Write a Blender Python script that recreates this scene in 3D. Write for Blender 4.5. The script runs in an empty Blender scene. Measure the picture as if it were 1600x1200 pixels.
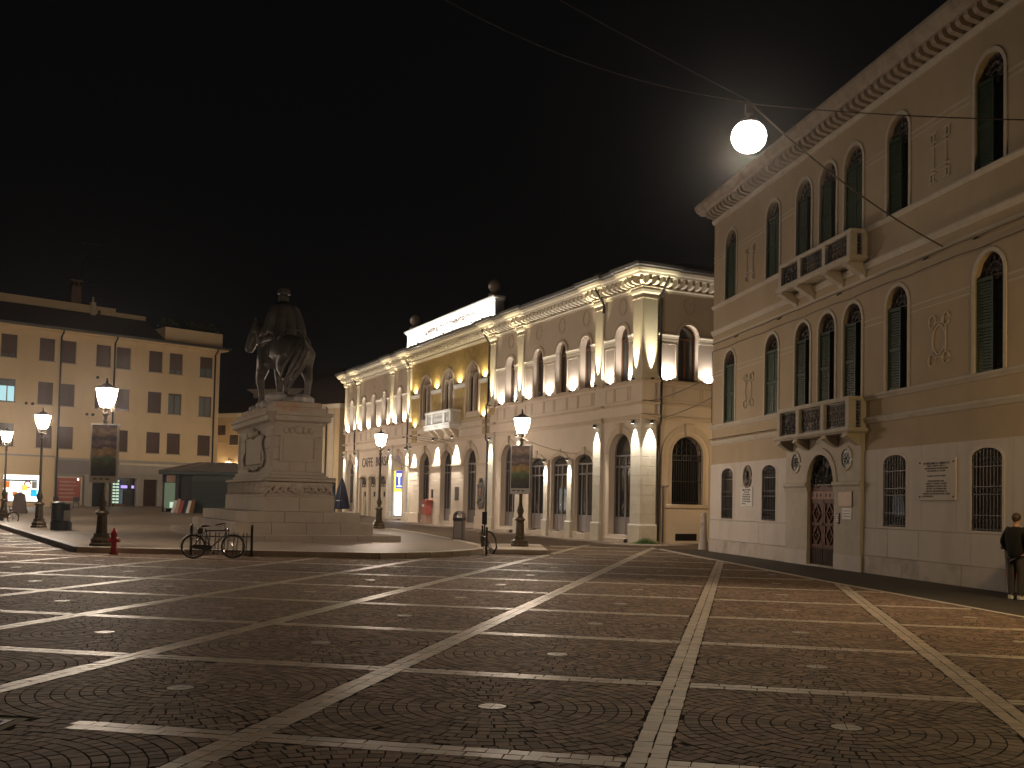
import bpy, math, random
import numpy as np
from mathutils import Vector, Matrix
random.seed(11)
rng = np.random.default_rng(5)
scene = bpy.context.scene
COL = scene.collection
R = math.radians
PI = math.pi

# ------------------------------------------------------------------ camera
cd = bpy.data.cameras.new("camera")
cam = bpy.data.objects.new("camera", cd)
COL.objects.link(cam)
cam.location = (0, 0, 1.75)
cam.matrix_world = (Matrix.Translation((0, 0, 1.75)) @ Matrix.Rotation(R(90 + 2.29), 4, 'X') @ Matrix.Rotation(R(1.17), 4, 'Z'))
cd.sensor_fit = 'HORIZONTAL'
cd.sensor_width = 36.0
cd.lens = 36.0
cd.shift_x = -44 / 1600
cd.shift_y = 123 / 1600
cd.clip_start = 0.1
cd.clip_end = 1500
scene.camera = cam

# ------------------------------------------------------------------ night sky
world = bpy.data.worlds.new("World")
scene.world = world
world.use_nodes = True
bg = world.node_tree.nodes['Background']
bg.inputs['Color'].default_value = (1.0, 0.97, 1.0, 1)
bg.inputs['Strength'].default_value = 0.0022

scene.view_settings.view_transform = 'Standard'
scene.view_settings.look = 'None'
scene.view_settings.gamma = 1
scene.view_settings.exposure = 0
scene.view_settings.use_curve_mapping = False
scene.cycles.use_denoising = True
scene.cycles.max_bounces = 6
scene.cycles.diffuse_bounces = 3
scene.cycles.glossy_bounces = 3
scene.cycles.transmission_bounces = 4
scene.cycles.sample_clamp_indirect = 2.0
scene.cycles.sample_clamp_direct = 0.0
scene.cycles.caustics_reflective = False
scene.cycles.caustics_refractive = False
scene.cycles.use_light_tree = True

LAMP_GLASS = 295.0      # radiance of a street lantern's glass
PENDANT_GLASS = 9.0
HAZE = 0.0003
WARM = (1.0, 0.81, 0.63)
WHITE = (1.0, 0.92, 0.80)
SODIUM = (1.0, 0.68, 0.30)


def gz(y):
    """the square rises gently towards its far end"""
    return 2.6e-4 * max(0.0, y - 44.0) ** 2


# ------------------------------------------------------------------ materials
def _new(name):
    m = bpy.data.materials.new(name)
    m.use_nodes = True
    nt = m.node_tree
    return m, nt, nt.nodes['Principled BSDF']


def mat(name, col, rough=0.85, var=0.12, scale=3.0, bump=0.15, bscale=60.0, metal=0.0, spec=0.4,
        stain=0.0, stain_col=(0.05, 0.04, 0.03), sscale=0.7, streak=False, tone=0.0, bdist=0.01, coat=0.0, smin=0.48, world=False):
    m, nt, p = _new(name)
    N, L = nt.nodes, nt.links
    tc = N.new('ShaderNodeTexCoord')
    if world:
        tc = N.new('ShaderNodeNewGeometry')
    CO = tc.outputs['Position' if world else 'Object']
    n1 = N.new('ShaderNodeTexNoise')
    n1.inputs['Scale'].default_value = scale
    n1.inputs['Detail'].default_value = 6
    n1.inputs['Roughness'].default_value = 0.65
    L.new(CO, n1.inputs['Vector'])
    mr = N.new('ShaderNodeMapRange')
    mr.inputs['From Min'].default_value = 0.25
    mr.inputs['From Max'].default_value = 0.75
    mr.inputs['To Min'].default_value = 1 - var
    mr.inputs['To Max'].default_value = 1 + var
    L.new(n1.outputs['Fac'], mr.inputs['Value'])
    sc = N.new('ShaderNodeVectorMath')
    sc.operation = 'SCALE'
    sc.inputs[0].default_value = col
    L.new(mr.outputs['Result'], sc.inputs['Scale'])
    out = sc.outputs['Vector']
    if tone:
        at = N.new('ShaderNodeAttribute')
        at.attribute_name = 'tone'
        mt = N.new('ShaderNodeMapRange')
        mt.inputs['To Min'].default_value = 1 - tone
        mt.inputs['To Max'].default_value = 1 + tone
        L.new(at.outputs['Fac'], mt.inputs['Value'])
        s2 = N.new('ShaderNodeVectorMath')
        s2.operation = 'SCALE'
        L.new(out, s2.inputs[0])
        L.new(mt.outputs['Result'], s2.inputs['Scale'])
        # a second swing towards brown stones
        hs = N.new('ShaderNodeMix')
        hs.data_type = 'RGBA'
        hs.blend_type = 'MULTIPLY'
        m2 = N.new('ShaderNodeMath')
        m2.operation = 'PINGPONG'
        m2.inputs[1].default_value = 0.13
        L.new(at.outputs['Fac'], m2.inputs[0])
        m3 = N.new('ShaderNodeMath')
        m3.operation = 'MULTIPLY'
        m3.inputs[1].default_value = 6.0
        m3.use_clamp = True
        L.new(m2.outputs[0], m3.inputs[0])
        L.new(m3.outputs[0], hs.inputs['Factor'])
        L.new(s2.outputs['Vector'], hs.inputs['A'])
        hs.inputs['B'].default_value = (1.0, 0.86, 0.76, 1)
        out = hs.outputs['Result']
    if stain:
        n2 = N.new('ShaderNodeTexNoise')
        n2.inputs['Scale'].default_value = sscale
        n2.inputs['Detail'].default_value = 8
        n2.inputs['Roughness'].default_value = 0.7
        mp = N.new('ShaderNodeMapping')
        mp.inputs['Scale'].default_value = (1, 1, 0.16) if streak else (1, 1, 1)
        L.new(CO, mp.inputs['Vector'])
        L.new(mp.outputs['Vector'], n2.inputs['Vector'])
        r2 = N.new('ShaderNodeMapRange')
        r2.inputs['From Min'].default_value = smin
        r2.inputs['From Max'].default_value = smin + 0.27
        r2.inputs['To Max'].default_value = stain
        L.new(n2.outputs['Fac'], r2.inputs['Value'])
        mx = N.new('ShaderNodeMix')
        mx.data_type = 'RGBA'
        L.new(r2.outputs['Result'], mx.inputs['Factor'])
        L.new(out, mx.inputs['A'])
        mx.inputs['B'].default_value = (*stain_col, 1)
        out = mx.outputs['Result']
    L.new(out, p.inputs['Base Color'])
    p.inputs['Roughness'].default_value = rough
    p.inputs['Metallic'].default_value = metal
    p.inputs['Specular IOR Level'].default_value = spec
    p.inputs['Coat Weight'].default_value = coat
    if bump:
        n3 = N.new('ShaderNodeTexNoise')
        n3.inputs['Scale'].default_value = bscale
        n3.inputs['Detail'].default_value = 4
        L.new(CO, n3.inputs['Vector'])
        b = N.new('ShaderNodeBump')
        b.inputs['Strength'].default_value = bump
        b.inputs['Distance'].default_value = bdist
        L.new(n3.outputs['Fac'], b.inputs['Height'])
        L.new(b.outputs['Normal'], p.inputs['Normal'])
    return m


def glow(name, col, strength):
    m, nt, p = _new(name)
    p.inputs['Base Color'].default_value = (0.02, 0.02, 0.02, 1)
    p.inputs['Emission Color'].default_value = (*col, 1)
    p.inputs['Emission Strength'].default_value = strength
    return m


def glass(name, col=(0.012, 0.013, 0.014), rough=0.06):
    m, nt, p = _new(name)
    N, L = nt.nodes, nt.links
    tc = N.new('ShaderNodeTexCoord')
    n = N.new('ShaderNodeTexNoise')
    n.inputs['Scale'].default_value = 1.3
    L.new(tc.outputs['Object'], n.inputs['Vector'])
    b = N.new('ShaderNodeBump')
    b.inputs['Strength'].default_value = 0.05
    b.inputs['Distance'].default_value = 0.05
    L.new(n.outputs['Fac'], b.inputs['Height'])
    L.new(b.outputs['Normal'], p.inputs['Normal'])
    p.inputs['Base Color'].default_value = (*col, 1)
    p.inputs['Roughness'].default_value = rough
    p.inputs['Specular IOR Level'].default_value = 0.6
    return m


M = dict(
    ochre=mat('ochre_plaster', (0.42, 0.325, 0.215), var=0.08, scale=0.8, bump=0.1, stain=0.3, stain_col=(0.28, 0.21, 0.14), streak=True, sscale=1.1),
    pale=mat('pale_stone_cladding', (0.60, 0.535, 0.48), var=0.07, scale=1.2, bump=0.08, stain=0.45, stain_col=(0.36, 0.30, 0.25), sscale=0.7, streak=True),
    palebase=mat('grimy_base_slabs', (0.56, 0.49, 0.43), var=0.10, scale=1.5, bump=0.15, stain=0.75, stain_col=(0.20, 0.16, 0.12), sscale=0.9),
    trimA=mat('grey_cream_stone_trim', (0.52, 0.46, 0.38), var=0.10, scale=4, bump=0.15, stain=0.35, stain_col=(0.24, 0.20, 0.16), sscale=1.6),
    corniceA=mat('weathered_cornice_stone', (0.37, 0.31, 0.25), var=0.15, scale=3, bump=0.3, stain=0.7, stain_col=(0.13, 0.10, 0.07), sscale=1.1),
    stoneB=mat('beige_rendered_stone', (0.70, 0.585, 0.465), var=0.06, scale=1.0, bump=0.08, stain=0.15, stain_col=(0.40, 0.33, 0.27), streak=True),
    stoneB2=mat('warm_beige_trim', (0.58, 0.47, 0.35), var=0.06, scale=1.5, bump=0.08),
    pier=mat('veined_travertine', (0.60, 0.55, 0.45), var=0.16, scale=1.6, bump=0.2, bscale=25, stain=0.4, stain_col=(0.42, 0.36, 0.27), sscale=2.0),
    trimB=mat('cream_cornice', (0.64, 0.56, 0.42), var=0.05, scale=2, bump=0.06),
    gold=mat('gold_mosaic', (0.46, 0.31, 0.10), rough=0.45, var=0.32, scale=2.6, bump=0.5, bscale=40, stain=0.5, stain_col=(0.26, 0.15, 0.05), sscale=2.2, spec=0.6),
    gold2=mat('ochre_panel', (0.40, 0.28, 0.13), rough=0.7, var=0.15, scale=3),
    white=mat('white_limestone', (0.72, 0.70, 0.66), var=0.05, scale=2, bump=0.1),
    yellow=mat('yellow_cream_render', (0.70, 0.535, 0.315), var=0.06, scale=0.5, bump=0.05, stain=0.22, stain_col=(0.42, 0.32, 0.20), streak=True),
    shopstone=mat('grey_shop_stone', (0.36, 0.32, 0.27), var=0.12, scale=1.5),
    brownshut=mat('brown_roller_shutter', (0.115, 0.075, 0.062), rough=0.6, var=0.08, scale=2, bump=0),
    greyshut=mat('grey_steel_shutter', (0.20, 0.17, 0.16), rough=0.5, var=0.05, bump=0),
    greenshut=mat('green_painted_wood', (0.020, 0.042, 0.020), rough=0.55, var=0.2, scale=5, bump=0.1),
    wood=mat('varnished_door_wood', (0.11, 0.036, 0.018), rough=0.55, var=0.3, scale=7, bump=0.15, spec=0.2),
    woodred=mat('red_door_rail', (0.30, 0.13, 0.09), rough=0.6, var=0.15, scale=5),
    darkwood=mat('dark_brown_wood', (0.050, 0.022, 0.015), rough=0.65, spec=0.2, var=0.25, scale=6),
    brownwin=mat('brown_window_frame', (0.16, 0.075, 0.035), rough=0.5, var=0.1),
    iron=mat('wrought_iron', (0.030, 0.026, 0.024), rough=0.45, var=0.2, scale=8, metal=0.3, bump=0.1, bscale=40),
    railiron=mat('rusty_wrought_iron', (0.05, 0.042, 0.038), rough=0.5, var=0.35, scale=12, metal=0.4, bump=0.1, bscale=40),
    post=mat('cast_iron_lamp_post', (0.10, 0.075, 0.045), rough=0.38, var=0.25, scale=6, metal=0.55, bump=0.12, bscale=30),
    pipe=mat('dark_downpipe', (0.045, 0.045, 0.045), rough=0.4, var=0.1, metal=0.5, bump=0),
    gutter=mat('zinc_gutter', (0.09, 0.082, 0.075), rough=0.45, var=0.15, metal=0.5, bump=0),
    rooftile=mat('clay_roof_tiles', (0.10, 0.055, 0.040), rough=0.9, var=0.3, scale=5, bump=0.2),
    tin=mat('grey_tin_roof', (0.30, 0.25, 0.23), rough=0.5, var=0.12, scale=3, metal=0.2, bump=0),
    bronze=mat('dark_bronze', (0.085, 0.072, 0.064), rough=0.5, var=0.5, scale=2.2, metal=0.3, bump=0.4, bscale=9, stain=0.5, stain_col=(0.075, 0.085, 0.075), sscale=1.8, bdist=0.03),
    marble=mat('monument_marble', (0.245, 0.200, 0.155), var=0.14, scale=1.6, bump=0.2, stain=0.45, stain_col=(0.30, 0.23, 0.17), sscale=0.9),
    rust=mat('rust_stained_marble', (0.27, 0.21, 0.165), var=0.15, scale=1.6, bump=0.2, stain=1.0, stain_col=(0.22, 0.085, 0.008), sscale=0.9, smin=0.47),
    rock=mat('grey_rock_base', (0.28, 0.25, 0.23), var=0.3, scale=3, bump=0.6, bscale=6, bdist=0.05),
    platform=mat('pale_plaza_slabs', (0.225, 0.178, 0.138), rough=0.52, var=0.14, scale=0.9, bump=0.08, bscale=14, spec=0.3, stain=0.35, stain_col=(0.22, 0.18, 0.14), sscale=0.5),
    kerb=mat('kerb_limestone', (0.50, 0.42, 0.34), rough=0.5, var=0.12, scale=3, bump=0.15),
    kerb2=mat('blue_grey_kerb', (0.26, 0.27, 0.31), rough=0.5, var=0.1, scale=3, bump=0.15),
    cobble=mat('porphyry_cobble', (0.215, 0.156, 0.115), rough=0.66, var=0.22, scale=9, bump=0.06, bscale=70, spec=0.12, world=True, stain=0.45, stain_col=(0.05, 0.035, 0.025), sscale=0.45, tone=0.38, bdist=0.008),
    pavewhite=mat('white_paving_stone', (0.44, 0.38, 0.31), rough=0.42, var=0.12, scale=9, bump=0.2, bscale=60, spec=0.5, world=True, stain=0.55, stain_col=(0.20, 0.16, 0.12), sscale=1.1, tone=0.2, bdist=0.006),
    joint=mat('dark_sandy_joint', (0.014, 0.010, 0.007), rough=1.0, var=0.3, scale=12, bump=0.0, spec=0.1),
    asphalt=mat('grey_footway', (0.042, 0.034, 0.025), rough=0.7, var=0.14, scale=2, bump=0.25, bscale=120),
    chrome=mat('chromed_steel', (0.55, 0.55, 0.55), rough=0.22, var=0.05, metal=1.0, bump=0),
    black=mat('black_paint', (0.015, 0.014, 0.014), rough=0.4, var=0.1, bump=0),
    tyre=mat('tyre_rubber', (0.018, 0.017, 0.016), rough=0.75, var=0.1, bump=0),
    rackiron=mat('dark_steel_rack', (0.06, 0.05, 0.045), rough=0.4, var=0.2, metal=0.6, bump=0),
    red=mat('red_enamel', (0.42, 0.018, 0.016), rough=0.32, var=0.12, scale=6, bump=0.05),
    redpale=mat('faded_red_panel', (0.40, 0.10, 0.075), rough=0.5, var=0.12, scale=3),
    pink=mat('pinkish_base_panel', (0.48, 0.32, 0.25), rough=0.6, var=0.1, scale=3),
    bingrey=mat('grey_painted_steel', (0.15, 0.125, 0.11), rough=0.42, var=0.12, scale=4, metal=0.35, bump=0),
    concrete=mat('brown_concrete', (0.16, 0.12, 0.11), var=0.12, scale=4, bump=0.3),
    kiosk=mat('dark_green_kiosk', (0.028, 0.040, 0.038), rough=0.45, var=0.12, bump=0),
    kioskdark=mat('charcoal_kiosk', (0.020, 0.020, 0.020), rough=0.5, var=0.12, bump=0),
    blue=mat('navy_canvas', (0.020, 0.024, 0.055), rough=0.8, var=0.2, scale=6, bump=0.1),
    sign=mat('white_enamel', (0.70, 0.68, 0.66), rough=0.4, var=0.03, bump=0),
    paper=mat('white_paper', (0.70, 0.68, 0.64), rough=0.7, var=0.05, bump=0),
    ink=mat('dark_inscription', (0.055, 0.045, 0.04), rough=0.8, var=0.1, bump=0),
    letter=mat('brown_letters', (0.07, 0.045, 0.03), rough=0.6, var=0.1, bump=0),
    brass=mat('aged_brass', (0.17, 0.115, 0.075), rough=0.45, var=0.3, scale=6, metal=0.5, bump=0.1),
    fabric=mat('black_jacket_cloth', (0.006, 0.006, 0.006), rough=0.9, var=0.3, scale=12, bump=0.2),
    jeans=mat('grey_denim', (0.055, 0.048, 0.050), rough=0.9, var=0.2, scale=20, bump=0.1),
    skin=mat('skin', (0.42, 0.24, 0.17), rough=0.55, var=0.06, bump=0),
    hair=mat('brown_hair', (0.05, 0.03, 0.018), rough=0.6, var=0.3, scale=30, bump=0.2),
    shoe=mat('white_trainers', (0.66, 0.66, 0.64), rough=0.6, var=0.06, bump=0),
    leaf=mat('dark_leaves', (0.050, 0.060, 0.018), rough=0.6, var=0.4, scale=9, bump=0),
    grass=mat('green_weeds', (0.055, 0.11, 0.022), rough=0.7, var=0.35, scale=20, bump=0),
    brick=mat('dull_chimney_brick', (0.14, 0.085, 0.055), var=0.25, scale=7, bump=0.3, bscale=30),
    palecable=mat('pale_cable', (0.55, 0.48, 0.42), rough=0.6, var=0.05, bump=0),
    cable=mat('cable_sheath', (0.06, 0.042, 0.03), rough=0.6, var=0.1, bump=0),
    relief=mat('raised_plaster', (0.50, 0.43, 0.33), var=0.06, scale=2, bump=0.05),
    curtain=mat('cream_curtain', (0.34, 0.26, 0.15), rough=0.9, var=0.12, scale=4, bump=0),
    redstripe=mat('red_reflective_stripe', (0.40, 0.03, 0.02), rough=0.4, var=0.1, bump=0),
    green=mat('green_print', (0.04, 0.09, 0.03), rough=0.7, bump=0),
    lampcap=mat('lantern_cap_metal', (0.055, 0.045, 0.035), rough=0.45, metal=0.5, var=0.2, bump=0),
    glass=glass('dark_window_glass'),
    glass2=glass('grey_window_glass', (0.05, 0.05, 0.05), 0.12),
    palepane=glass('pale_blind_behind_glass', (0.16, 0.19, 0.20), 0.2),
)
M['lampglass'] = glow('lit_lantern_glass', WARM, LAMP_GLASS)
M['sodium'] = glow('added_sodium_lantern_glass', SODIUM, LAMP_GLASS * 0.85)  # for the amber lamp added out of view
M['pendantadded'] = glow('added_pendant_glass', (1.0, 0.78, 0.56), 3.0)  # for the pendant added behind the camera
M['sodiumdim'] = glow('added_amber_lantern_glass', (1.0, 0.72, 0.40), LAMP_GLASS * 0.33)  # for the lamp added in the alley
M['pendant'] = glow('lit_pendant_glass', (1.0, 0.90, 0.80), PENDANT_GLASS)
M['spotlens'] = glow('lit_spot_lens', WHITE, 6.0)
M['shopwhite'] = glow('lit_shop_interior', (1.0, 0.95, 0.85), 2.4)
M['shoporange'] = glow('lit_orange_display', (1.0, 0.25, 0.04), 0.9)
M['shopyellow'] = glow('lit_yellow_display', (1.0, 0.75, 0.10), 1.2)
M['shopcyan'] = glow('lit_cyan_screen', (0.0, 0.55, 1.0), 1.1)
M['signblue'] = glow('lit_blue_sign', (0.01, 0.04, 0.75), 1.0)
M['signwhite'] = glow('lit_white_sign', (0.75, 0.92, 1.0), 2.6)
M['signyellow'] = glow('lit_yellow_sign', (1.0, 0.80, 0.08), 1.5)
M['shelf'] = glow('lit_shelf_goods', (0.75, 1.0, 0.75), 0.75)
M['neon'] = glow('lit_violet_sign', (0.45, 0.35, 1.0), 1.3)
M['dimshop'] = glow('dim_lit_display', (0.55, 0.75, 0.45), 0.16)
M['tvwin'] = glow('lit_window_gap', (0.55, 0.95, 1.0), 0.8)
M['bluescreen'] = glow('lit_blue_panel', (0.0, 0.0, 1.0), 1.0)
M['lampglow'] = glow('lamp_and_reflection_glow', (1.0, 0.72, 0.55), 3.0)  # serves the wall lamp and the painted lamp reflections
# ------------------------------------------------------------------ mesh helpers
class MB:
    def __init__(s):
        s.v, s.f = [], []

    def add(s, vs, fs):
        n = len(s.v)
        s.v.extend([tuple(p) for p in vs])
        s.f.extend([tuple(i + n for i in q) for q in fs])
        return s

    def quad(s, a, b, c, d):
        return s.add([a, b, c, d], [(0, 1, 2, 3)])

    def box(s, x0, x1, y0, y1, z0, z1):
        return s.add([(x0, y0, z0), (x1, y0, z0), (x1, y1, z0), (x0, y1, z0), (x0, y0, z1), (x1, y0, z1), (x1, y1, z1), (x0, y1, z1)],
                     [(0, 3, 2, 1), (4, 5, 6, 7), (0, 1, 5, 4), (1, 2, 6, 5), (2, 3, 7, 6), (3, 0, 4, 7)])

    def frustum(s, cx, cy, z0, z1, a0, b0, a1, b1):
        return s.add([(cx - a0, cy - b0, z0), (cx + a0, cy - b0, z0), (cx + a0, cy + b0, z0), (cx - a0, cy + b0, z0),
                      (cx - a1, cy - b1, z1), (cx + a1, cy - b1, z1), (cx + a1, cy + b1, z1), (cx - a1, cy + b1, z1)],
                     [(0, 3, 2, 1), (4, 5, 6, 7), (0, 1, 5, 4), (1, 2, 6, 5), (2, 3, 7, 6), (3, 0, 4, 7)])

    def tube(s, pts, r, n=6, closed=False):
        P = [Vector(p) for p in pts]
        rs = r if isinstance(r, (list, tuple)) else [r] * len(P)
        vs, fs = [], []
        up = Vector((0.31, 0.17, 0.93)).normalized()
        m = len(P)
        for i, p in enumerate(P):
            if closed:
                t = P[(i + 1) % m] - P[i - 1]
            else:
                t = P[min(i + 1, m - 1)] - P[max(i - 1, 0)]
            t.normalize()
            a = t.cross(up)
            if a.length < 1e-4:
                a = t.cross(Vector((1, 0, 0)))
            a.normalize()
            b = t.cross(a)
            for k in range(n):
                w = 2 * PI * k / n
                vs.append(p + (a * math.cos(w) + b * math.sin(w)) * rs[i])
        for i in range(m if closed else m - 1):
            j = (i + 1) % m
            for k in range(n):
                k2 = (k + 1) % n
                fs.append((i * n + k, i * n + k2, j * n + k2, j * n + k))
        if not closed:
            fs.append(tuple(range(n - 1, -1, -1)))
            fs.append(tuple((m - 1) * n + k for k in range(n)))
        return s.add(vs, fs)

    def bar(s, p0, p1, w, h=None):
        """square bar between two points"""
        h = h or w
        p0, p1 = Vector(p0), Vector(p1)
        t = (p1 - p0).normalized()
        a = t.cross(Vector((0, 0, 1)))
        if a.length < 1e-3:
            a = Vector((1, 0, 0))
        a.normalize()
        b = a.cross(t)
        vs = []
        for p in (p0, p1):
            for sx, sy in ((-1, -1), (1, -1), (1, 1), (-1, 1)):
                vs.append(p + a * sx * w / 2 + b * sy * h / 2)
        return s.add(vs, [(0, 3, 2, 1), (4, 5, 6, 7), (0, 1, 5, 4), (1, 2, 6, 5), (2, 3, 7, 6), (3, 0, 4, 7)])

    def lathe(s, prof, n=12, c=(0, 0, 0), rot=0.0, sx=1.0, sy=1.0):
        vs, fs = [], []
        for r, z in prof:
            for k in range(n):
                w = 2 * PI * k / n + rot
                vs.append((c[0] + r * sx * math.cos(w), c[1] + r * sy * math.sin(w), c[2] + z))
        m = len(prof)
        for i in range(m - 1):
            for k in range(n):
                k2 = (k + 1) % n
                fs.append((i * n + k, i * n + k2, (i + 1) * n + k2, (i + 1) * n + k))
        fs.append(tuple(range(n - 1, -1, -1)))
        fs.append(tuple((m - 1) * n + k for k in range(n)))
        return s.add(vs, fs)

    def ball(s, c, r, n=10, m=6, sx=1, sy=1, sz=1):
        prof = [(max(1e-4, r * math.sin(PI * i / m)), -r * sz * math.cos(PI * i / m)) for i in range(m + 1)]
        return s.lathe(prof, n, c, 0, sx, sy)

    def prism(s, poly, y0, y1):
        """poly of (x,z), extruded along y from y0 (front) to y1"""
        n = len(poly)
        vs = [(x, y0, z) for x, z in poly] + [(x, y1, z) for x, z in poly]
        fs = [tuple(range(n)), tuple(range(2 * n - 1, n - 1, -1))]
        for i in range(n):
            j = (i + 1) % n
            fs.append((i, i + n, j + n, j))
        return s.add(vs, fs)

    def ring(s, inner, outer, y0, y1):
        """band between two open polylines of (x,z) of equal length, front at y0, back at y1"""
        n = len(inner)
        vs = [(x, y0, z) for x, z in inner] + [(x, y0, z) for x, z in outer] + [(x, y1, z) for x, z in inner] + [(x, y1, z) for x, z in outer]
        fs = []
        for i in range(n - 1):
            fs += [(i, i + 1, n + i + 1, n + i), (n + i, n + i + 1, 3 * n + i + 1, 3 * n + i), (2 * n + i, 2 * n + i + 1, i + 1, i)]
        fs += [(0, n, 3 * n, 2 * n), (n - 1, 2 * n + n - 1, 3 * n + n - 1, n + n - 1)]
        return s.add(vs, fs)

    def sweep(s, path, prof):
        """sweep a closed profile of (out, z) along a plan polyline; out is to the right of travel"""
        n, m = len(path), len(prof)
        vs, fs = [], []
        for i in range(n):
            p = Vector(path[i])
            ns = []
            if i > 0:
                d = (Vector(path[i]) - Vector(path[i - 1])).normalized()
                ns.append(Vector((d.y, -d.x)))
            if i < n - 1:
                d = (Vector(path[i + 1]) - Vector(path[i])).normalized()
                ns.append(Vector((d.y, -d.x)))
            nn = ns[0] if len(ns) == 1 else (ns[0] + ns[1]) / max(0.2, (1 + ns[0].dot(ns[1])))
            for o, z in prof:
                q = p + nn * o
                vs.append((q.x, q.y, z))
        for i in range(n - 1):
            for k in range(m):
                k2 = (k + 1) % m
                fs.append((i * m + k, (i + 1) * m + k, (i + 1) * m + k2, i * m + k2))
        fs.append(tuple(range(m)))
        fs.append(tuple((n - 1) * m + k for k in range(m - 1, -1, -1)))
        return s.add(vs, fs)

    def xf(s, M4):
        s.v = [tuple(M4 @ Vector(p)) for p in s.v]
        return s

    def mesh(s, name, m, smooth=False):
        me = bpy.data.meshes.new(name)
        me.from_pydata(s.v, [], s.f)
        me.materials.append(m)
        if smooth:
            me.polygons.foreach_set('use_smooth', [True] * len(me.polygons))
        me.update()
        return me

    def build(s, name, m, parent=None, loc=(0, 0, 0), smooth=False, rz=0.0, bevel=0.0):
        o = bpy.data.objects.new(name, s.mesh(name, m, smooth))
        COL.objects.link(o)
        o.parent = parent
        o.location = loc
        o.rotation_euler = (0, 0, rz)
        if bevel:
            b = o.modifiers.new('edge', 'BEVEL')
            b.width = bevel
            b.segments = 1
            b.limit_method = 'ANGLE'
            b.angle_limit = R(40)
        if smooth:
            smooth_by_angle(o)
        return o


def smooth_by_angle(o, ang=40):
    me = o.data
    import bmesh
    bm = bmesh.new()
    bm.from_mesh(me)
    for e in bm.edges:
        if len(e.link_faces) == 2 and e.calc_face_angle(0) > R(ang):
            e.smooth = False
    bm.to_mesh(me)
    bm.free()


def thing(name, label, cat, loc=(0, 0, 0), rz=0.0, group=None, scale=1.0):
    o = bpy.data.objects.new(name, None)
    COL.objects.link(o)
    o.location = loc
    o.rotation_euler = (0, 0, rz)
    o.scale = (scale,) * 3
    o.empty_display_size = 0.3
    tag(o, label, cat, group)
    return o


def tag(o, label, cat, group=None):
    o['label'] = label
    o['category'] = cat
    if group:
        o['group'] = group
    return o


def struct(o, kind='structure'):
    o['kind'] = kind
    return o


KIDS = {}


def dup(o, parent=None, loc=None, rz=None):
    """copy a part (or thing) and its children, two levels deep, sharing mesh data"""
    c = o.copy()
    COL.objects.link(c)
    if parent is not None:
        c.parent = parent
    if loc is not None:
        c.location = loc
    if rz is not None:
        c.rotation_euler = (0, 0, rz)
    for ch in list(o.children):
        d = ch.copy()
        COL.objects.link(d)
        d.parent = c
        for g in list(ch.children):
            e = g.copy()
            COL.objects.link(e)
            e.parent = d
    return c


def holder(name, parent, loc=(0, 0, 0), rz=0.0):
    o = bpy.data.objects.new(name, None)
    COL.objects.link(o)
    o.parent = parent
    o.location = loc
    o.rotation_euler = (0, 0, rz)
    o.empty_display_size = 0.2
    return o


def arc(xl, xr, zs, rise, n=12):
    cx, a = (xl + xr) / 2, (xr - xl) / 2
    return [(cx - a * math.cos(PI * i / n), zs + rise * math.sin(PI * i / n)) for i in range(n + 1)]


def wall(mb, x0, x1, z0, z1, ops=(), depth=0.3, y=0.0, n=12):
    """front face with openings (xl,xr,zb,zs,rise) and their reveals"""
    ops = sorted(ops)
    x = x0
    for (xl, xr, zb, zs, rise) in ops:
        if xl > x:
            mb.quad((x, y, z0), (xl, y, z0), (xl, y, z1), (x, y, z1))
        if zb > z0:
            mb.quad((xl, y, z0), (xr, y, z0), (xr, y, zb), (xl, y, zb))
            mb.quad((xl, y, zb), (xr, y, zb), (xr, y + depth, zb), (xl, y + depth, zb))
        top = arc(xl, xr, zs, rise, n) if rise > 0 else [(xl, zs), (xr, zs)]
        for (xa, za), (xb, zbb) in zip(top[:-1], top[1:]):
            if z1 > max(za, zbb) - 1e-6:
                mb.quad((xa, y, za), (xb, y, zbb), (xb, y, z1), (xa, y, z1))
            mb.quad((xa, y + depth, za), (xb, y + depth, zbb), (xb, y, zbb), (xa, y, za))
        mb.quad((xl, y, zb), (xl, y + depth, zb), (xl, y + depth, zs), (xl, y, zs))
        mb.quad((xr, y + depth, zb), (xr, y, zb), (xr, y, zs), (xr, y + depth, zs))
        x = xr
    if x < x1:
        mb.quad((x, y, z0), (x1, y, z0), (x1, y, z1), (x, y, z1))
    return mb


def opening_path(xl, xr, zb, zs, rise, w=0.0, n=12, legs=True):
    cx, a = (xl + xr) / 2, (xr - xl) / 2
    top = [(cx - (a + w) * math.cos(PI * i / n), zs + (rise + w) * math.sin(PI * i / n)) for i in range(n + 1)]
    if legs:
        return [(xl - w, zb)] + top + [(xr + w, zb)]
    return top


def disc_poly(cx, cz, r, n=20, rz=None):
    rz = rz or r
    return [(cx + r * math.cos(2 * PI * k / n), cz + rz * math.sin(2 * PI * k / n)) for k in range(n)]


def lettering(text, size, m, parent, loc, rot=(PI / 2, 0, 0), extrude=0.01, name='lettering', sx=1.0, align='CENTER'):
    cu = bpy.data.curves.new(name, 'FONT')
    cu.body = text
    cu.size = size
    cu.extrude = extrude
    cu.align_x = align
    cu.align_y = 'CENTER'
    cu.resolution_u = 3
    o = bpy.data.objects.new(name, cu)
    COL.objects.link(o)
    dg = bpy.context.evaluated_depsgraph_get()
    me = bpy.data.meshes.new_from_object(o.evaluated_get(dg))
    bpy.data.objects.remove(o)
    me.name = name
    me.materials.clear()
    me.materials.append(m)
    o = bpy.data.objects.new(name, me)
    COL.objects.link(o)
    o.parent = parent
    o.location = loc
    o.rotation_euler = rot
    o.scale = (sx, 1, 1)
    return o


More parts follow.
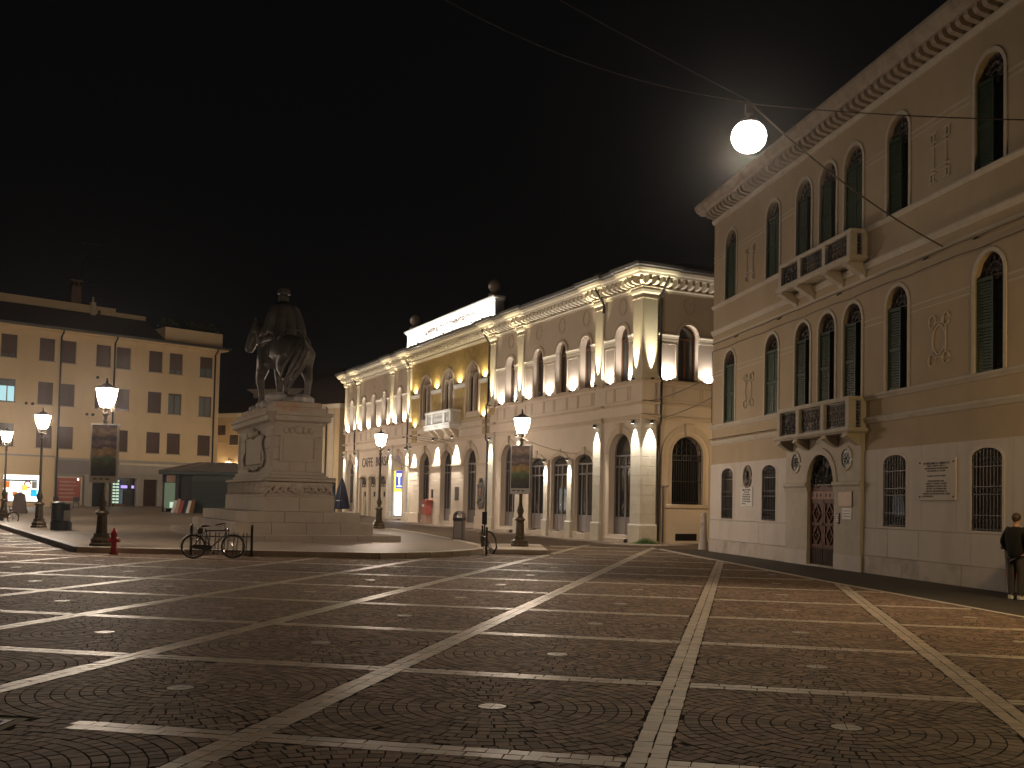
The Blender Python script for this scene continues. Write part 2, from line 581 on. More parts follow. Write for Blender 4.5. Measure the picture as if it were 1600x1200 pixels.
def spot(parent, loc, target, watts, angle, col=WHITE, blend=0.6, radius=0.03):
    ld = bpy.data.lights.new('spot_beam', 'SPOT')
    ld.energy = watts
    ld.color = col
    ld.spot_size = R(angle)
    ld.spot_blend = blend
    ld.shadow_soft_size = radius
    o = bpy.data.objects.new('spot_beam', ld)
    COL.objects.link(o)
    o.parent = parent
    o.location = loc
    d = Vector(target) - Vector(loc)
    o.rotation_euler = d.to_track_quat('-Z', 'Y').to_euler()
    return o
# ------------------------------------------------------------------ the square's ground
def sheet(name, m, xs, ys, zoff):
    vs = [(x, y, gz(y) + zoff) for y in ys for x in xs]
    nx = len(xs)
    fs = [(j * nx + i, j * nx + i + 1, (j + 1) * nx + i + 1, (j + 1) * nx + i) for j in range(len(ys) - 1) for i in range(nx - 1)]
    return MB().add(vs, fs).build(name, m)


# far ground: a sheet to the horizon, coloured like the cobbles seen from afar
def far_cobble():
    m, nt, p = _new('distant_cobbles')
    N, L = nt.nodes, nt.links
    tc = N.new('ShaderNodeTexCoord')
    v = N.new('ShaderNodeTexVoronoi')
    v.inputs['Scale'].default_value = 8.0
    L.new(tc.outputs['Object'], v.inputs['Vector'])
    cr = N.new('ShaderNodeValToRGB')
    cr.color_ramp.elements[0].color = (0.10, 0.073, 0.053, 1)
    cr.color_ramp.elements[1].color = (0.19, 0.138, 0.10, 1)
    L.new(v.outputs['Color'], cr.inputs['Fac'])
    L.new(cr.outputs['Color'], p.inputs['Base Color'])
    b = N.new('ShaderNodeBump')
    b.inputs['Strength'].default_value = 0.35
    b.inputs['Distance'].default_value = 0.02
    L.new(v.outputs['Distance'], b.inputs['Height'])
    b.invert = True
    L.new(b.outputs['Normal'], p.inputs['Normal'])
    p.inputs['Roughness'].default_value = 0.6
    p.inputs['Specular IOR Level'].default_value = 0.12
    return m


ground = struct(sheet('ground', far_cobble(), [-400, -120, -60, -30, 0, 30, 60, 120, 400], [-300, -60, 0, 20, 44, 52, 60, 68, 76, 84, 92, 100, 115, 130, 160], -0.022))
# flatten the outermost rows so that the sheet reaches the horizon level
joints = struct(sheet('square', M['joint'], [-26, -10, 0, 10, 14], [3, 20, 34.2], -0.0030))

GA = R(11.06)
GU = Vector((math.cos(GA), -math.sin(GA)))
GV = Vector((math.sin(GA), math.cos(GA)))
U0, DU, V0, DV = -0.60, 2.935, 7.05, 3.20


def uv2xy(u, v):
    return u * GU.x + v * GV.x, u * GU.y + v * GV.y


def walk_x(y):
    """kerb line of the palazzo's footway"""
    pts = [(-20, 12.6), (5, 9.9), (17.2, 8.15), (24.5, 7.02), (35.2, 5.69), (42, 4.9)]
    return float(np.interp(y, [p[0] for p in pts], [p[1] for p in pts]))


def plat_left(y):
    return float(np.interp(y, [30.9, 53.0, 100], [-13.85, -28.0, -58.0]))


def plat_right(y):
    return float(np.interp(y, [30.9, 31.3, 31.9, 32.6, 33.6, 34.7, 36, 38, 43.2, 51.6, 57, 70, 82, 100],
                           [-4.9, -4.2, -3.6, -3.07, -2.5, -2.1, -1.87, -2.1, -3.44, -6.0, -8.3, -14.0, -19.0, -24.0]))


PLAT_Y0 = 30.95


def on_cobbles(x, y):
    if x > walk_x(y) - 0.02:
        return False
    if y > PLAT_Y0 - 0.05 and plat_left(y) - 0.25 < x < plat_right(y) + 0.25:
        return False
    if -1.75 < x < 0.45 and y > 35.3:
        return False
    return True


CAM_R = cam.matrix_world.to_3x3().inverted()


def project(x, y, z):
    v = CAM_R @ (Vector((x, y, z)) - Vector((0, 0, 1.75)))
    if v.z > -0.2:
        return None
    return 844 + 1600 * v.x / -v.z, 723 - 1600 * v.y / -v.z


def in_view(x, y, margin=160):
    p = project(x, y, 0)
    return p is not None and -margin < p[0] < 1600 + margin and p[1] < 1200 + margin


GRATE = (-4.60, -3.98, 7.28, 7.98)   # drain grating, bottom left of the view


def stone_mesh(quads, inset, depth, jit, name, m, tones):
    """many stones as one mesh: each a bevelled block, corner quads given in plan (xy, ccw)"""
    q = np.array(quads)                       # n,4,2
    n = len(q)
    c = q.mean(axis=1, keepdims=True)
    d = q - c
    ln = np.linalg.norm(d, axis=2, keepdims=True)
    rim = c + d * np.clip(1 - inset / ln, 0.3, 1)
    top = c + d * np.clip(1 - (inset + 0.002) / ln, 0.2, 1)
    h = rng.normal(0, jit, (n, 1)) + (d[:, :, 0] * rng.normal(0, 0.008, (n, 1)) + d[:, :, 1] * rng.normal(0, 0.008, (n, 1)))
    V = np.zeros((n, 12, 3))
    V[:, 0:4, :2] = rim
    V[:, 0:4, 2] = -depth
    V[:, 4:8, :2] = rim
    V[:, 4:8, 2] = h - 0.0010
    V[:, 8:12, :2] = top
    V[:, 8:12, 2] = h
    F = []
    for k in range(4):
        k2 = (k + 1) % 4
        F += [(k, k2, 4 + k2, 4 + k), (4 + k, 4 + k2, 8 + k2, 8 + k)]
    F.append((8, 9, 10, 11))
    F = np.array(F)
    return V, F


def mesh_from(V, F, name, m, tones):
    n = len(V)
    me = bpy.data.meshes.new(name)
    nv, nf = V.shape[1], len(F)
    me.vertices.add(n * nv)
    me.vertices.foreach_set('co', V.reshape(-1))
    loops = (F.reshape(1, -1) + (np.arange(n) * nv)[:, None]).reshape(-1)
    me.loops.add(len(loops))
    me.loops.foreach_set('vertex_index', loops.astype(np.int32))
    me.polygons.add(n * nf)
    me.polygons.foreach_set('loop_start', (np.arange(n * nf) * 4).astype(np.int32))
    me.polygons.foreach_set('loop_total', np.full(n * nf, 4, np.int32))
    me.polygons.foreach_set('use_smooth', np.zeros(n * nf, dtype=bool))
    a = me.attributes.new('tone', 'FLOAT', 'FACE')
    a.data.foreach_set('value', np.repeat(np.array(tones, dtype=np.float32), nf))
    me.materials.append(m)
    me.update()
    me.validate()
    return me


def pave(quads, name, m, inset, jit, limit=300):
    q = np.array(quads)
    c = q.mean(axis=1)
    dist = np.hypot(c[:, 0], c[:, 1])
    pr = [project(x, y, 0) for x, y in c]
    vis = np.array([p is not None and -5 < p[0] < 1605 and p[1] < 1205 for p in pr])
    order = np.argsort(np.where(vis, dist, 1e6))
    near = order[:limit]
    rest = order[limit:]
    tones = rng.random(len(q))
    V, F = stone_mesh(q, inset, 0.03, jit, name, m, tones)
    for i in near:
        ctr = np.array([c[i, 0], c[i, 1], 0.0])
        me = mesh_from((V[i] - ctr)[None], F, name, m, tones[i:i + 1])
        o = bpy.data.objects.new(name, me)
        COL.objects.link(o)
        o.location = ctr
        o.parent = joints
    me = mesh_from(V[rest], F, name, m, tones[rest])
    o = bpy.data.objects.new(name + 's', me)
    COL.objects.link(o)
    o.parent = joints
    struct(o, 'stuff')


def clip_rect(q, r):
    return [(min(max(u, r[0]), r[1]), min(max(v, r[2]), r[3])) for u, v in q]


def area(q):
    return 0.5 * abs(sum(q[i][0] * q[(i + 1) % 4][1] - q[(i + 1) % 4][0] * q[i][1] for i in range(4)))


cob, whites, discs = [], [], []
HB = 0.136
for i in range(-12, 6):
    for j in range(-1, 13):
        r = (U0 + DU * i + HB, U0 + DU * (i + 1) - HB, V0 + DV * j + HB, V0 + DV * (j + 1) - HB)
        cu, cv = (r[0] + r[1]) / 2, (r[2] + r[3]) / 2
        cx, cy = uv2xy(cu, cv)
        if not (in_view(cx, cy, 700) and cy < 43):
            continue
        if on_cobbles(cx, cy):
            for k in range(4):
                a0 = PI / 2 * k
                discs.append((cx, cy, a0))
        rr = 0.135
        k = 0
        while rr < 2.35:
            w = 0.118 + random.uniform(-0.006, 0.006)
            nst = max(8, int(round(2 * PI * (rr + w / 2) / (0.108 + 0.012 * random.random()))))
            ph = random.random() * 7
            for s in range(nst):
                a0 = ph + 2 * PI * s / nst + random.uniform(-0.08, 0.08) / nst * 6
                a1 = ph + 2 * PI * (s + 1) / nst
                am = (a0 + a1) / 2
                mu, mv = cu + (rr + w / 2) * math.cos(am), cv + (rr + w / 2) * math.sin(am)
                if not (r[0] - 0.02 < mu < r[1] + 0.02 and r[2] - 0.02 < mv < r[3] + 0.02):
                    continue
                mx, my = uv2xy(mu, mv)
                if not on_cobbles(mx, my) or not in_view(mx, my, 260) or my > 34.1:
                    continue
                if GRATE[0] - 0.09 < mx < GRATE[1] + 0.09 and GRATE[2] - 0.12 < my < GRATE[3] + 0.12:
                    continue
                jr = random.uniform(-0.005, 0.005)
                q = [(cu + rr * math.cos(a0), cv + rr * math.sin(a0)), (cu + (rr + w + jr) * math.cos(a0), cv + (rr + w + jr) * math.sin(a0)),
                     (cu + (rr + w) * math.cos(a1), cv + (rr + w) * math.sin(a1)), (cu + rr * math.cos(a1), cv + rr * math.sin(a1))]
                q = clip_rect(q, r)
                if area(q) < 0.0022:
                    continue
                cob.append([uv2xy(*p) for p in q])
            rr += w
            k += 1


def band(along_u, fixed, a, b):
    """double row of white stones along the grid direction"""
    for row in (-1, 1):
        t = a
        lo, hi = (fixed - 0.133, fixed - 0.004) if row < 0 else (fixed + 0.004, fixed + 0.133)
        while t < b:
            ln = random.uniform(0.115, 0.185)
            e = min(t + ln, b)
            jl, jh = lo + random.uniform(-0.006, 0.004), hi + random.uniform(-0.004, 0.006)
            sk = random.uniform(-0.012, 0.012)
            q = [(t, jl), (e, jl), (e + sk, jh), (t + sk * 0.6, jh)]
            if not along_u:
                q = [(y, x) for x, y in q][::-1]
            xy = [uv2xy(*p) for p in q]
            mx, my = sum(p[0] for p in xy) / 4, sum(p[1] for p in xy) / 4
            inside = GRATE[0] - 0.09 < mx < GRATE[1] + 0.09 and GRATE[2] - 0.12 < my < GRATE[3] + 0.12
            if my < 60 and on_cobbles(mx, my) and in_view(mx, my, 260) and not inside and e - t > 0.06:
                (cob if mx < -3.55 and 6.4 < my < 8.6 and along_u else whites).append(xy)
            t = e


for i in range(-22, 7):
    band(False, U0 + DU * i, V0 - DV, 56)
for j in range(-1, 17):
    for i in range(-22, 6):
        band(True, V0 + DV * j, U0 + DU * i + 0.14, U0 + DU * (i + 1) - 0.14)
pave(cob, 'cobble', M['cobble'], 0.0078, 0.0009)
# white stones far away follow the rise of the ground
pave([q for q in whites if q[0][1] < 44.5], 'paving_stone', M['pavewhite'], 0.0036, 0.0004)
qm = MB()
for k in range(3):
    a0, a1 = PI / 6 * k, PI / 6 * (k + 1)
    r_ = 0.122
    qm.add([(0.004, 0.004, 0.002), (r_ * math.cos(a0) + 0.002, r_ * math.sin(a0) + 0.003, 0.002), (r_ * math.cos(a1) + 0.002, r_ * math.sin(a1) + 0.003, 0.002),
            (r_ * math.cos(a0) + 0.002, r_ * math.sin(a0) + 0.003, -0.03), (r_ * math.cos(a1) + 0.002, r_ * math.sin(a1) + 0.003, -0.03)], [(0, 1, 2), (1, 3, 4, 2)])
qm.add([(0.004, 0.004, 0.002), (0.124, 0.003, 0.002), (0.124, 0.003, -0.03), (0.004, 0.004, -0.03)], [(0, 3, 2, 1)])
qm.add([(0.004, 0.004, 0.002), (0.003, 0.124, 0.002), (0.003, 0.124, -0.03), (0.004, 0.004, -0.03)], [(0, 1, 2, 3)])
qme = qm.mesh('disc_stone', M['pavewhite'])
for x, y, a0 in sorted(discs, key=lambda d: math.hypot(d[0], d[1]))[:300]:
    o = bpy.data.objects.new('disc_stone', qme)
    COL.objects.link(o)
    o.location = (x, y, 0)
    o.rotation_euler = (0, 0, a0 - GA)
    o.parent = joints

# drain grating
gx0, gx1, gy0, gy1 = GRATE
gr = thing('drain_grating', 'rusty iron drain grating with two rows of slots set in the cobbles', 'drain grating', ((gx0 + gx1) / 2, (gy0 + gy1) / 2, 0), 0)
b = MB()
for (a0, a1, b0, b1) in ((-.27, .27, -.34, -.29), (-.27, .27, .29, .34), (-.27, -.225, -.29, .29), (.225, .27, -.29, .29), (-.02, .02, -.29, .29)):
    b.box(a0, a1, b0, b1, -0.03, 0.004)
b.build('frame', M['railiron'], gr)
for k in range(7):
    for sx in (-0.123, 0.123):
        bb = MB().box(sx - 0.103, sx + 0.103, -0.285 + k * 0.083, -0.25 + k * 0.083, -0.03, 0.001)
        bb.build('slat', M['railiron'], gr)
MB().box(-0.27, 0.27, -0.34, 0.34, -0.0028, -0.0018).build('pit_shade', M['black'], gr)  # black sheet standing for the shade under the slats
MB().ring([(-.28, -.35), (.28, -.35), (.28, .35), (-.28, .35), (-.28, -.35)], [(-.35, -.42), (.35, -.42), (.35, .42), (-.35, .42), (-.35, -.42)], -.001, .02).xf(Matrix.Rotation(-PI / 2, 4, 'X')).build('surround', M['shopstone'], gr)

# raised platform round the monument
ys = [PLAT_Y0, 31.3, 31.9, 32.6, 33.6, 34.7, 36, 38, 40, 43.2, 47, 51.6, 57, 63, 70, 76, 82, 90, 100]
b = MB()
vs, fs = [], []
for y in ys:
    l, r_ = plat_left(y), plat_right(y)
    for t in (0, 0.25, 0.5, 0.75, 1):
        vs.append((l + (r_ - l) * t, y, gz(y) + 0.17))
for j in range(len(ys) - 1):
    for i in range(4):
        fs.append((j * 5 + i, j * 5 + i + 1, j * 5 + 6 + i, j * 5 + 5 + i))
plat = struct(b.add(vs, fs).build('pavement', M['platform']))
# its kerb, stone by stone
edge = [(plat_left(y), y) for y in np.arange(68, PLAT_Y0, -1.3)] + [(plat_left(PLAT_Y0), PLAT_Y0)]
nl = len(edge)
edge += [(x, PLAT_Y0) for x in np.arange(-12.75, -4.9, 1.1)]
edge += [(plat_right(y), y) for y in (30.95, 31.4, 32.1, 33.0, 34.1, 35.3, 36.6, 37.9, 39.2, 40.5, 41.8, 43.2, 44.5, 45.8, 47.1, 48.4, 49.7, 51.0, 52.3, 53.6, 55, 56.4)]
for k in range(len(edge) - 1):
    p, q = Vector(edge[k]), Vector(edge[k + 1])
    d = (q - p)
    L_ = d.length
    d.normalize()
    nrm = Vector((d.y, -d.x))
    w = 0.18
    g = 0.006
    za, zb = gz(p.y), gz(q.y)
    a = p + d * g
    c = q - d * g
    o_ = nrm * 0.10
    i_ = -nrm * w
    z1 = 0.176 + random.uniform(-0.003, 0.003)
    vs = [(a + o_).to_tuple() + (za - 0.03,), (c + o_).to_tuple() + (zb - 0.03,), (c + i_).to_tuple() + (zb - 0.03,), (a + i_).to_tuple() + (za - 0.03,),
          (a + o_ * .85).to_tuple() + (za + z1,), (c + o_ * .85).to_tuple() + (zb + z1,), (c + i_).to_tuple() + (zb + z1,), (a + i_).to_tuple() + (za + z1,)]
    MB().add(vs, [(0, 3, 2, 1), (4, 5, 6, 7), (0, 1, 5, 4), (1, 2, 6, 5), (2, 3, 7, 6), (3, 0, 4, 7)]).build('kerb_stone', M['kerb2'] if k < nl - 1 else M['kerb'], plat, bevel=0.012)
# a second, smaller plinth slab that carries the nearest right lamp
b = MB().add([(-1.62, 35.6, 0), (0.34, 35.6, 0), (0.10, 40.6, 0), (-1.95, 40.3, 0), (-1.62, 35.6, .15), (0.34, 35.6, .15), (0.10, 40.6, .15), (-1.95, 40.3, .15)],
             [(4, 5, 6, 7), (0, 1, 5, 4), (1, 2, 6, 5), (2, 3, 7, 6), (3, 0, 4, 7)])
struct(b.build('traffic_island', M['kerb'], bevel=0.02))
# footway along the palazzo
ys = [-20, 0, 5, 10, 14, 17.2, 20, 24.5, 30, 35.2, 40, 42]
P0 = Vector((6.817, 40.681))
UD = Vector((0.1925, -0.9813))


def wall_x(y):
    return P0.x + UD.x * (y - P0.y) / UD.y


vs, fs = [], []
for y in ys:
    vs += [(walk_x(y) + 0.14, y, 0.006), (max(wall_x(y), walk_x(y) + .2) + 0.3, y, 0.012)]
for j in range(len(ys) - 1):
    fs.append((2 * j, 2 * j + 1, 2 * j + 3, 2 * j + 2))
foot = struct(MB().add(vs, fs).build('footway', M['asphalt']))
y = 4.0
while y < 41:
    e = y + random.uniform(0.85, 1.1)
    xa, xb = walk_x(y), walk_x(e)
    MB().add([(xa, y + .005, -.02), (xa + .13, y + .005, -.02), (xb + .13, e - .005, -.02), (xb, e - .005, -.02),
              (xa, y + .005, .012), (xa + .13, y + .005, .012), (xb + .13, e - .005, .012), (xb, e - .005, .012)],
             [(4, 5, 6, 7), (0, 1, 5, 4), (1, 2, 6, 5), (2, 3, 7, 6), (3, 0, 4, 7)]).build('edging_stone', M['kerb'], foot)
    y = e
# ------------------------------------------------------------------ palazzo on the right
PAL = thing('palazzo', 'tall yellow plaster palazzo with arched green shuttered windows and two stone balconies', 'palazzo',
            (6.817, 40.681, 0), math.atan2(-0.9813, 0.1925))
PW = 19.5
CX = [1.82, 5.68, 8.07, 9.73, 11.33, 13.75, 17.7]
GX = [1.78, 5.62, 13.72, 17.66]
TOPZ = 13.2


def ops_f(zb, zs, rise, xs, w):
    return [(x - w / 2, x + w / 2, zb, zs, rise) for x in xs]


b = MB()
wall(b, 0, PW, 3.43, 4.90)
wall(b, 0, PW, 4.90, 8.60, ops_f(4.97, 7.22, 0.53, CX, 1.08), 0.32)
wall(b, 0, PW, 8.60, 9.70)
wall(b, 0, PW, 9.70, TOPZ, ops_f(9.70, 11.86, 0.53, CX, 1.08), 0.32)
b.quad((0, 0, 0), (0, 0, TOPZ), (0, 14, TOPZ), (0, 14, 0))
b.quad((PW, 0, 0), (PW, 14, 0), (PW, 14, TOPZ), (PW, 0, TOPZ))
b.quad((0, 14, 0), (0, 14, TOPZ), (PW, 14, TOPZ), (PW, 14, 0))
b.build('wall', M['ochre'], PAL)
# pale ground storey, 3 cm proud, with the portal and four barred windows
b = MB()
gops = [(x - .575, x + .575, 1.33, 3.0, 0.24) for x in GX]
wall(b, -0.03, 7.2, 1.27, 3.43, gops[:2], 0.30, y=-0.03)
b.quad((-0.03, -0.03, 1.27), (-0.03, -0.03, 3.43), (-0.03, 0.3, 3.43), (-0.03, 0.3, 1.27))
b.quad((-0.03, -0.03, 3.43), (7.2, -0.03, 3.43), (7.2, 0, 3.43), (-0.03, 0, 3.43))
b.build('ground_storey', M['pale'], PAL)
b = MB()
wall(b, 12.1, PW + .03, 1.27, 3.43, gops[2:], 0.30, y=-0.03)
b.quad((12.1, -0.03, 3.43), (PW, -0.03, 3.43), (PW, 0, 3.43), (12.1, 0, 3.43))
b.build('ground_storey', M['pale'], PAL)
# slabs of the base, two courses
for (xa, xb) in ((-0.03, 7.2), (12.1, PW + .03)):
    for (z0, z1, pr, js) in ((-0.1, 0.50, 0.07, [2.02, 3.6, 5.2, 7.12, 14.18, 16.76, 18.4]), (0.505, 1.262, 0.045, [2.9, 4.81, 6.3, 13.4, 14.9, 17.1])):
        xs = [xa] + [j for j in js if xa + .1 < j < xb - .1] + [xb]
        for p, q in zip(xs[:-1], xs[1:]):
            o = MB().box(p + .004, q - .004, -pr - random.uniform(0, .006), 0.25, z0, z1 - .004).build('stone_slab', M['palebase' if z0 < 0 else 'pale'], PAL, bevel=0.008)
# joints between the upper slabs, cut as fine dark recessed strips
for x in (3.72, 6.35, 12.8, 15.0, 16.5, 18.6):
    MB().box(x - .006, x + .006, -0.031, -0.0295, 1.27, 3.43).build('slab_joint', M['shopstone'], PAL)
# string courses
for (z0, z1, pr) in ((4.18, 4.34, .09), (4.82, 4.97, .11), (8.56, 8.74, .10), (9.60, 9.74, .10)):
    segs = [(-0.02, PW + .02)]
    for s0, s1 in segs:
        MB().sweep([(s0, 0), (s1, 0)], [(0, z0), (pr * .4, z0), (pr * .55, z0 + .04), (pr, z1 - .05), (pr, z1), (0, z1 + .03)]).build('string_course', M['trimA'], PAL)
MB().sweep([(0, 0), (PW, 0)], [(0, 8.27), (.025, 8.27), (.03, 8.34), (0, 8.34)]).build('string_course', M['relief'], PAL)
# thin impost bands between the windows
for zi in (6.90, 7.06, 11.50, 11.66):
    xs = [0.0]
    for c in CX:
        xs += [c - .68, c + .68]
    xs.append(PW)
    for k in range(0, len(xs), 2):
        if xs[k + 1] - xs[k] > .35 and not (7.3 < xs[k] < 12):
            MB().box(xs[k], xs[k + 1], -.018, 0.02, zi, zi + .045).build('impost_band', M['relief'], PAL)


def tracery(mb, w, h, z0, y, r=.012):
    """wrought iron lunette of scrolls filling an arch of half width w and rise h"""
    for k in range(1, 6):
        a = PI * k / 6
        mb.tube([(0.10 * math.cos(a), y, z0 + .10 * math.sin(a)), (w * math.cos(a), y, z0 + h * math.sin(a))], r, 4)
    for rr in (0.25, 0.62, 0.97):
        mb.tube([(rr * w * math.cos(PI * k / 14), y, z0 + rr * h * math.sin(PI * k / 14)) for k in range(15)], r, 4)
    for k in range(6):
        a = PI * (k + .5) / 6
        c = (.8 * w * math.cos(a), .8 * h * math.sin(a))
        q = .13 * w / .5
        mb.tube([(c[0] + q * math.cos(t * .6 + a), y, z0 + c[1] + q * math.sin(t * .6 + a)) for t in range(10)], r, 4)
        c = (.45 * w * math.cos(a), .45 * h * math.sin(a))
        mb.tube([(c[0] + q * .8 * math.cos(-t * .6 + a), y, z0 + c[1] + q * .8 * math.sin(-t * .6 + a)) for t in range(10)], r, 4)
    mb.bar((-w, y, z0), (w, y, z0), .03)
    return mb


def arch_window(kind, H, w=1.08, rise=.53):
    """local: centre at x=0, sill z=0, front of the wall y=0"""
    h = holder('window', PAL)
    hs = H - rise
    ip, op = opening_path(-w / 2, w / 2, 0, hs, rise, 0), opening_path(-w / 2, w / 2, 0, hs, rise, .10)
    MB().ring(ip, op, -.03, .03).build('surround', M['trimA'], h)
    ip, op = opening_path(-w / 2 + .05, w / 2 - .05, 0, hs, rise - .05, 0), opening_path(-w / 2 + .05, w / 2 - .05, 0, hs, rise - .05, .07)
    MB().ring(ip, op, .22, .30).build('frame', M['brownwin'], h)
    MB().prism([(-w / 2, 0), (w / 2, 0)] + arc(-w / 2, w / 2, hs, rise)[::-1], .31, .33).build('pane', M['glass'], h)
    tracery(MB(), w / 2 - .03, rise - .02, hs + .0, .14).build('grille', M['railiron'], h)
    zt = hs - .02

    def shutter(x0, x1, y0, y1):
        s = MB()
        # louvred leaf standing between two stiles
        s.bar((x0, y0, 0.02), (x0, y0, zt), .05)
        s.bar((x1, y1, 0.02), (x1, y1, zt), .05)
        for zz in (0.05, zt * .5, zt - .03):
            s.bar((x0, y0, zz), (x1, y1, zz), .05, .09)
        n = int(zt / .075)
        for k in range(n):
            zz = .08 + k * (zt - .14) / n
            s.bar((x0, y0, zz), (x1, y1, zz), .012, .055)
        s.build('shutter', M['greenshut'], h)
    if kind == 'shut':
        shutter(-.50, -.02, .06, .08)
        shutter(.02, .50, .08, .06)
    elif kind == 'half':
        shutter(-.50, -.03, .06, .12)
        shutter(.50, .48, .03, .28)
    else:
        shutter(-.50, -.10, .06, .15)
        shutter(.49, .45, .06, .30)
        MB().box(.05, .30, .295, .30, .05, zt * .93).build('curtain', M['curtain'], h)
        MB().box(-.02, .44, .27, .30, zt * .63, zt * .63 + .12).build('transom', M['brownwin'], h)
        MB().box(-.02, .44, .27, .30, zt * .95, zt + .0).build('transom', M['brownwin'], h)
    return h


protos = {}
for row, (zb, H, kinds) in enumerate(((4.97, 2.78, ['shut', 'shut', 'open', 'open', 'half', 'half', 'half']), (9.74, 2.66, ['shut', 'shut', 'half', 'half', 'shut', 'half', 'half']))):
    for c, k in zip(CX, kinds):
        key = (row, k)
        if key not in protos:
            protos[key] = arch_window(k, H)
            protos[key].location = (c, 0, zb)
        else:
            dup(protos[key], PAL, (c, 0, zb))


def barred_window(x):
    h = holder('barred_window', PAL, (x, -.03, 1.33))
    w, hs, rise = 1.15, 1.67, .24
    MB().ring(opening_path(-w / 2, w / 2, 0, hs, rise, 0), opening_path(-w / 2, w / 2, 0, hs, rise, .09), -.012, .03).build('surround', M['pale'], h)
    MB().prism([(-w / 2, 0), (w / 2, 0)] + arc(-w / 2, w / 2, hs, rise)[::-1], .12, .14).build('pane', M['glass'], h)
    g = MB()
    for k in range(9):
        xx = -w / 2 + .06 + k * (w - .12) / 8
        zz = hs + rise * math.sqrt(max(0, 1 - (xx / (w / 2)) ** 2)) - .02
        g.bar((xx, .02, 0), (xx, .02, zz), .022)
    for zz in (.04, .36, .84, 1.02, 1.48):
        g.bar((-w / 2, .02, zz), (w / 2, .02, zz), .02)
    for (za, n_) in ((.20, 4), (.93, 4), (1.62, 4)):
        for k in range(n_):
            xx = -w / 2 + .15 + k * (w - .3) / (n_ - 1)
            for s in (-1, 1):
                g.tube([(xx + s * .07 + .06 * math.cos(t * .62), .015, za + .07 * math.sin(t * .62)) for t in range(10)], .009, 4)
    g.build('grille', M['railiron'], h)
    return h


bw = barred_window(GX[0])
for x in GX[1:]:
    dup(bw, PAL, (x, -.03, 1.33))

# cornice with brackets
MB().sweep([(0, 14), (0, 0), (PW, 0), (PW, 14)], [(0, 13.05), (.05, 13.05), (.09, 13.16), (.09, 13.22), (.02, 13.22), (0, 13.22)]).build('frieze_moulding', M['trimA'], PAL)
MB().sweep([(0, 14), (0, 0), (PW, 0), (PW, 14)], [(-.3, 13.50), (.46, 13.50), (.50, 13.58), (.56, 13.62), (.64, 13.80), (.64, 13.90), (-.3, 13.98)]).build('cornice', M['corniceA'], PAL)
MB().box(0, PW, 0, .4, 13.2, 13.5).build('frieze', M['ochre'], PAL)
br = MB().prism([(0, 0), (.14, 0), (.14, .27), (0, .27)], -.42, 0)
br = MB().add([(0, -.42, .17), (.17, -.42, .17), (.17, -.42, .28), (0, -.42, .28), (0, 0, 0), (.17, 0, 0), (.17, 0, .28), (0, 0, .28), (0, -.36, .08), (.17, -.36, .08)],
              [(0, 1, 2, 3), (8, 9, 1, 0), (4, 5, 9, 8), (0, 3, 7, 4, 8), (1, 9, 5, 6, 2), (3, 2, 6, 7)])
bme = br.mesh('bracket', M['corniceA'])
k = 0
x = 0.05
while x < PW - .1:
    o = bpy.data.objects.new('bracket', bme)
    COL.objects.link(o)
    o.parent = PAL
    o.location = (x, 0, 13.22)
    x += .345
br2 = MB()
for k in range(24):
    br2.box(-.42, 0, .2 + k * .345, .37 + k * .345, 13.25, 13.5)
br2.build('side_brackets', M['corniceA'], PAL)
MB().add([(-.6, -.6, 13.96), (PW + .6, -.6, 13.96), (PW + .6, 14.6, 13.96), (-.6, 14.6, 13.96), (5, 6, 16.0), (PW - 5, 6, 16.0), (PW - 5, 8, 16.0), (5, 8, 16.0)],
         [(0, 1, 5, 4), (1, 2, 6, 5), (2, 3, 7, 6), (3, 0, 4, 7), (4, 5, 6, 7)]).build('roof', M['rooftile'], PAL)

# portal: stone surround, oculi, fanlight, carved door
h = holder('portal', PAL)
PC = 9.65
s = MB()
wall(s, 7.2, 12.1, -0.05, 3.93, [(PC - .875, PC + .875, -0.05, 2.55, .87)], .42, y=-.13)
s.quad((7.2, -.13, -.05), (7.2, -.13, 3.93), (7.2, .05, 3.93), (7.2, .05, -.05))
s.quad((12.1, .05, -.05), (12.1, .05, 3.93), (12.1, -.13, 3.93), (12.1, -.13, -.05))
s.quad((7.2, -.13, 3.93), (12.1, -.13, 3.93), (12.1, .05, 3.93), (7.2, .05, 3.93))
s.build('stone_surround', M['trimA'], h)
MB().ring(opening_path(PC - .875, PC + .875, 2.6, 2.55, .87, 0, 16, False), opening_path(PC - .875, PC + .875, 2.6, 2.55, .87, .2, 16, False), -.17, -.12).build('archivolt', M['trimA'], h)
for xa, xb in ((7.15, PC - .875), (PC + .875, 12.15)):
    MB().sweep([(xa, -.13), (xb, -.13)], [(0, 2.30), (.03, 2.30), (.04, 2.42), (.09, 2.48), (.09, 2.56), (0, 2.58)]).build('impost', M['trimA'], h)
    MB().box(xa + .02, xb, -.15, -.12, -.05, .46).build('plinth', M['pale'], h)
for xo in (7.93, 11.28):
    MB().ring(disc_poly(xo, 3.24, .27, 21), disc_poly(xo, 3.24, .36, 21), -.165, -.125).build('oculus_rim', M['trimA'], h)
    MB().prism(disc_poly(xo, 3.24, .285, 20), -.136, -.13).build('oculus_pane', M['black'], h)
    g = MB()
    for k in range(4):
        a = PI * k / 4
        g.tube([(xo - .27 * math.cos(a), -.15, 3.24 - .27 * math.sin(a)), (xo + .27 * math.cos(a), -.15, 3.24 + .27 * math.sin(a))], .008, 4)
    g.tube([(xo + .15 * math.cos(t * PI / 8), -.15, 3.24 + .15 * math.sin(t * PI / 8)) for t in range(16)], .009, 4, True)
    g.build('oculus_grille', M['black'], h)
